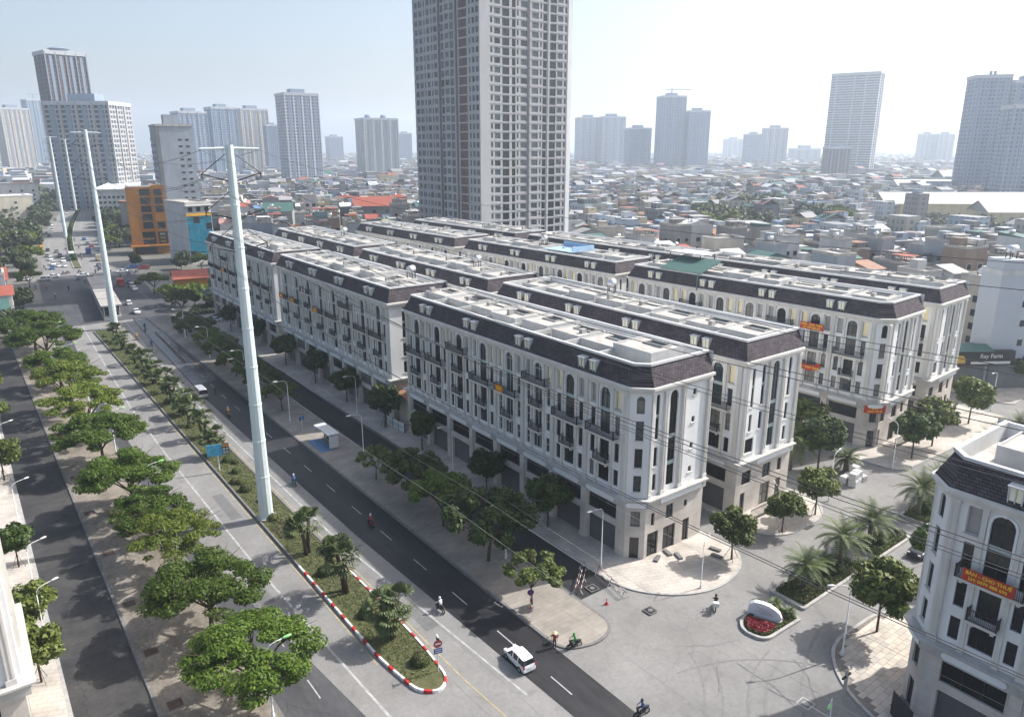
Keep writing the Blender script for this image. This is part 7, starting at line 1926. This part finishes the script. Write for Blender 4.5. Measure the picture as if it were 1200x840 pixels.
# iron fences at the gables
def fence(x0, x1, y, label):
    t = thing('iron_fence', label, 'fence', (x0, y, .14)); n = int((x1 - x0) / .25)
    for z in (.2, 1.5): q = MB(); q.box(0, -.03, z, x1 - x0, .03, z + .06); obj('rail', q.mesh('rail', [M['iron']]), t)
    q0 = MB(); q0.box(-.02, -.02, 0, .02, .02, 1.8); me = q0.mesh('bar', [M['iron']])
    for k in range(n + 1): obj('bar', me, t, (k * (x1 - x0) / n, 0, 0))
fence(78.5, 88.5, 51.4, 'black iron fence in front of the second gable'); fence(118.5, 127, 52.2, 'black iron fence in front of the banner hung block gable')
t = thing('iron_gate', 'black iron gate leaf standing open at the right corner block', 'gate', (57.6, 20.6, .14), R(60))
for z in (.1, 1.2, 2.3): q = MB(); q.box(0, -.03, z, 2.6, .03, z + .07); obj('rail', q.mesh('rail', [M['iron']]), t)
q0 = MB(); q0.box(-.03, -.025, .1, .03, .025, 2.5); me = q0.mesh('bar', [M['iron']])
for k in range(14): obj('bar', me, t, (k * .2, 0, 0))
q = MB(); q.box(0, .03, .12, 2.6, .05, 2.4); obj('backing_sheet', q.mesh('backing_sheet', [M['frame_dark']]), t)
# banners
M['banner_red'] = mat('banner_red', (.42, .035, .02), .7, .12, 3, world=False); M['banner_yellow'] = mat('banner_yellow', (.78, .52, .03), .6, 0); M['banner_orange'] = mat('banner_orange', (.62, .20, .01), .7, .1, 3, world=False)
def banner(loc, rz, w, h, label, l1, l2=None, sag=0.0, m='banner_red', group=None, s1=.5):
    t = thing('sale_banner', label, 'banner', loc, rz, group)
    q = MB(); n = 10
    def zz(k): return -sag * 4 * (k / n) * (1 - k / n)
    for k in range(n):
        x0, x1 = -w / 2 + w * k / n, -w / 2 + w * (k + 1) / n
        q.poly([(x0, 0, zz(k)), (x1, 0, zz(k + 1)), (x1, 0, h + zz(k + 1)), (x0, 0, h + zz(k))]); q.poly([(x1, .02, zz(k + 1)), (x0, .02, zz(k)), (x0, .02, h + zz(k)), (x1, .02, h + zz(k + 1))])
    obj('cloth', q.mesh('cloth', [M[m]]), t)
    text3(l1, s1, 'banner_yellow', t, (0, -.02, h * (.7 if l2 else .5) - sag * .9), (PI / 2, 0, 0), bold=.03)
    if l2: text3(l2, s1 * .92, 'banner_yellow', t, (0, -.02, h * .28 - sag * .9), (PI / 2, 0, 0), bold=.03)
w_, cs_ = unit_spots(True)
Y0 = 23.4 - cs_[0]
banner((60.5 - 1.06, Y0, 15.12), -PI / 2, 3.7, 1.05, 'red banner with yellow letters tied to the curved corner balcony', 'BÁN - CHO THUÊ', 'LH: 0979 888 696', s1=.41)
def onblock(sd, x, y, z, ex=0): 
    b = blocks[sd]; c, s = math.cos(b.rotation_euler.z), math.sin(b.rotation_euler.z); return (b.location.x + x * c - y * s, b.location.y + x * s + y * c, z)
w7, c7 = unit_spots(True)
banner(onblock(7, -1.08, c7[1], 18.35), -PI / 2 + rot3, 4.2, 1.15, 'red banner on the topmost balcony of the block facing the palms', 'BÁN - CHO THUÊ', 'LH: 0979 888 696', s1=.46)
banner(onblock(7, -.95, c7[1], 11.9), -PI / 2 + rot3, 4.4, 1.0, 'sagging red banner strung between windows below the topmost banner', 'BÁN - CHO THUÊ', None, .7, s1=.5)
banner(onblock(7, .55, .55, 6.3), -PI / 4 + rot3, 3.4, 1.3, 'red banner above the chamfered corner entrance', 'BÁN', 'CHO THUÊ', .2, s1=.5)
w0, c0 = unit_spots(False)
banner(onblock(3, -1.08, c7[3] + 1.0, 15.15), -PI / 2, 1.7, .95, 'orange banner on a balcony of the junction block', 'BÁN', None, 0, 'banner_orange', s1=.55)
for i, (sd, u, z, lab) in enumerate([(1, 7, 15.15, 'orange banner on the last long balcony of the middle avenue block'), (1, 6, 15.15, 'orange banner on the second last long balcony of the middle avenue block'), (1, 4, 15.15, 'orange banner on a central balcony of the middle avenue block'), (2, 5, 15.15, 'orange banner on the farthest avenue block')]):
    banner(onblock(sd, -1.08, c0[u] + .9, z), -PI / 2, 2.2, .95, lab, 'BÁN', None, 0, 'banner_orange', s1=.6)
t = thing('laundry', 'red and white cloths hung on a balcony of the middle avenue block', 'laundry', onblock(1, -1.1, c0[5], 18.4), -PI / 2)
for k, m in enumerate(('shirt_white', 'shirt_red', 'shirt_white')): q = MB(); q.box(-1 + k * .7, -.03, 0, -.5 + k * .7, .0, .9); obj('cloth', q.mesh('cloth', [M[m]]), t)
# roof additions on the blocks
b = blocks[7]
t = thing('roof_canopy', 'green metal canopy with white top on the roof of the banner hung block', 'canopy', onblock(7, 1.0, 42, 24.5), rot3)
q = MB(); q.poly([(-.6, -6, .1), (6, -6, 2.0), (6, 4, 2.0), (-.6, 4, .1)]); q.poly([(-.6, -6, .0), (-.6, 4, .0), (6, 4, 1.9), (6, -6, 1.9)]); obj('green_sheet', q.mesh('green_sheet', [M['r_green_pale']]) if 'r_green_pale' in M else q.mesh('green_sheet', [M['r_green']]), t)
q = MB(); q.box(4.5, -2, 2.6, 10, 6, 2.75); obj('white_sheet', q.mesh('white_sheet', [M['r_white']]), t)
for x in (4.8, 9.7):
    for y in (-1.7, 5.7): q = MB(); q.box(x - .08, y - .08, 0, x + .08, y + .08, 2.6); obj('post', q.mesh('post', [M['iron']]), t)
q = MB(); q.box(-1.75, -6.1, -3.0, -1.55, -5.9, .1); obj('drain_pipe', q.mesh('drain_pipe', [M['r_green']]), t)
t = thing('blue_terrace', 'pale blue painted terrace wall on a third row roof', 'terrace', onblock(8, 5, 20, 24.7), rot3)
q = MB(); q.box(-3, -5, 0, 4, 5, .06); obj('floor', q.mesh('floor', [M['terrace_blue']]) if 'terrace_blue' in M else q.mesh('floor', [mat('terrace_blue', (.30, .45, .62), .8, .1, 1)]), t)
q = MB(); q.box(3.8, -5, .06, 4, 5, 1.2); q.box(-3, -5, .06, 3.8, -4.8, 1.2); obj('wall', q.mesh('wall', [bpy.data.materials['terrace_blue']]), t)
for sd, x, y, lab in ((1, 8, 6, 'steel water tank lying on the roof of the middle avenue block'), (4, 8.5, 33, 'steel water tank lying on the roof of the cream block'), (8, 7, 30, 'steel water tank on the roof with the blue terrace'), (6, 7, 20, 'steel water tank on the far roof of the second row'), (5, 6, 12, 'steel water tank on the middle roof of the second row')):
    o = obj('water_tank', TANK, None, onblock(sd, x, y, 24.75), .6, 1.3); tag(o, lab, 'water tank')
# debris and dug soil on the median
cover('dug_soil', [(27.1, 84), (30.5, 84), (30.5, 89), (27.1, 89)], 300, .22, .34, .16, 'soil', 'bare dug soil patch on the median', 'soil', .8, 60)
# shop kiosk row near the crossing, blue tarpaulin
t = thing('street_kiosk', 'white kiosk with blue tarpaulin on the right pavement before the crossing', 'kiosk', (46.5, 214, .14)); obj('wall', UBOX, t, scale=(2.4, 2.2, 2.4), mats=[M['frame_white']]); obj('awning', USHED, t, (0, -2, 1.9), scale=(3, 3, .6), mats=[M['paint_blue']])
# ------------------------------------------------------------------ air
q = MB(); q.box(-6800, -6800, -1.5, 6800, 6800, 330)
hm = bpy.data.materials.new('haze'); hm.use_nodes = True
nt = hm.node_tree; nt.nodes.remove(nt.nodes['Principled BSDF'])
pv = nt.nodes.new('ShaderNodeVolumePrincipled')
pv.inputs['Color'].default_value = (0.80, 0.90, 1.0, 1); pv.inputs['Density'].default_value = HAZE; pv.inputs['Anisotropy'].default_value = 0.4
nt.links.new(pv.outputs[0], nt.nodes['Material Output'].inputs['Volume'])
o = obj('haze', q.mesh('haze', [hm])); o['kind'] = 'stuff'; o['label'] = 'thin pale haze filling the air over the city'; o['category'] = 'haze'
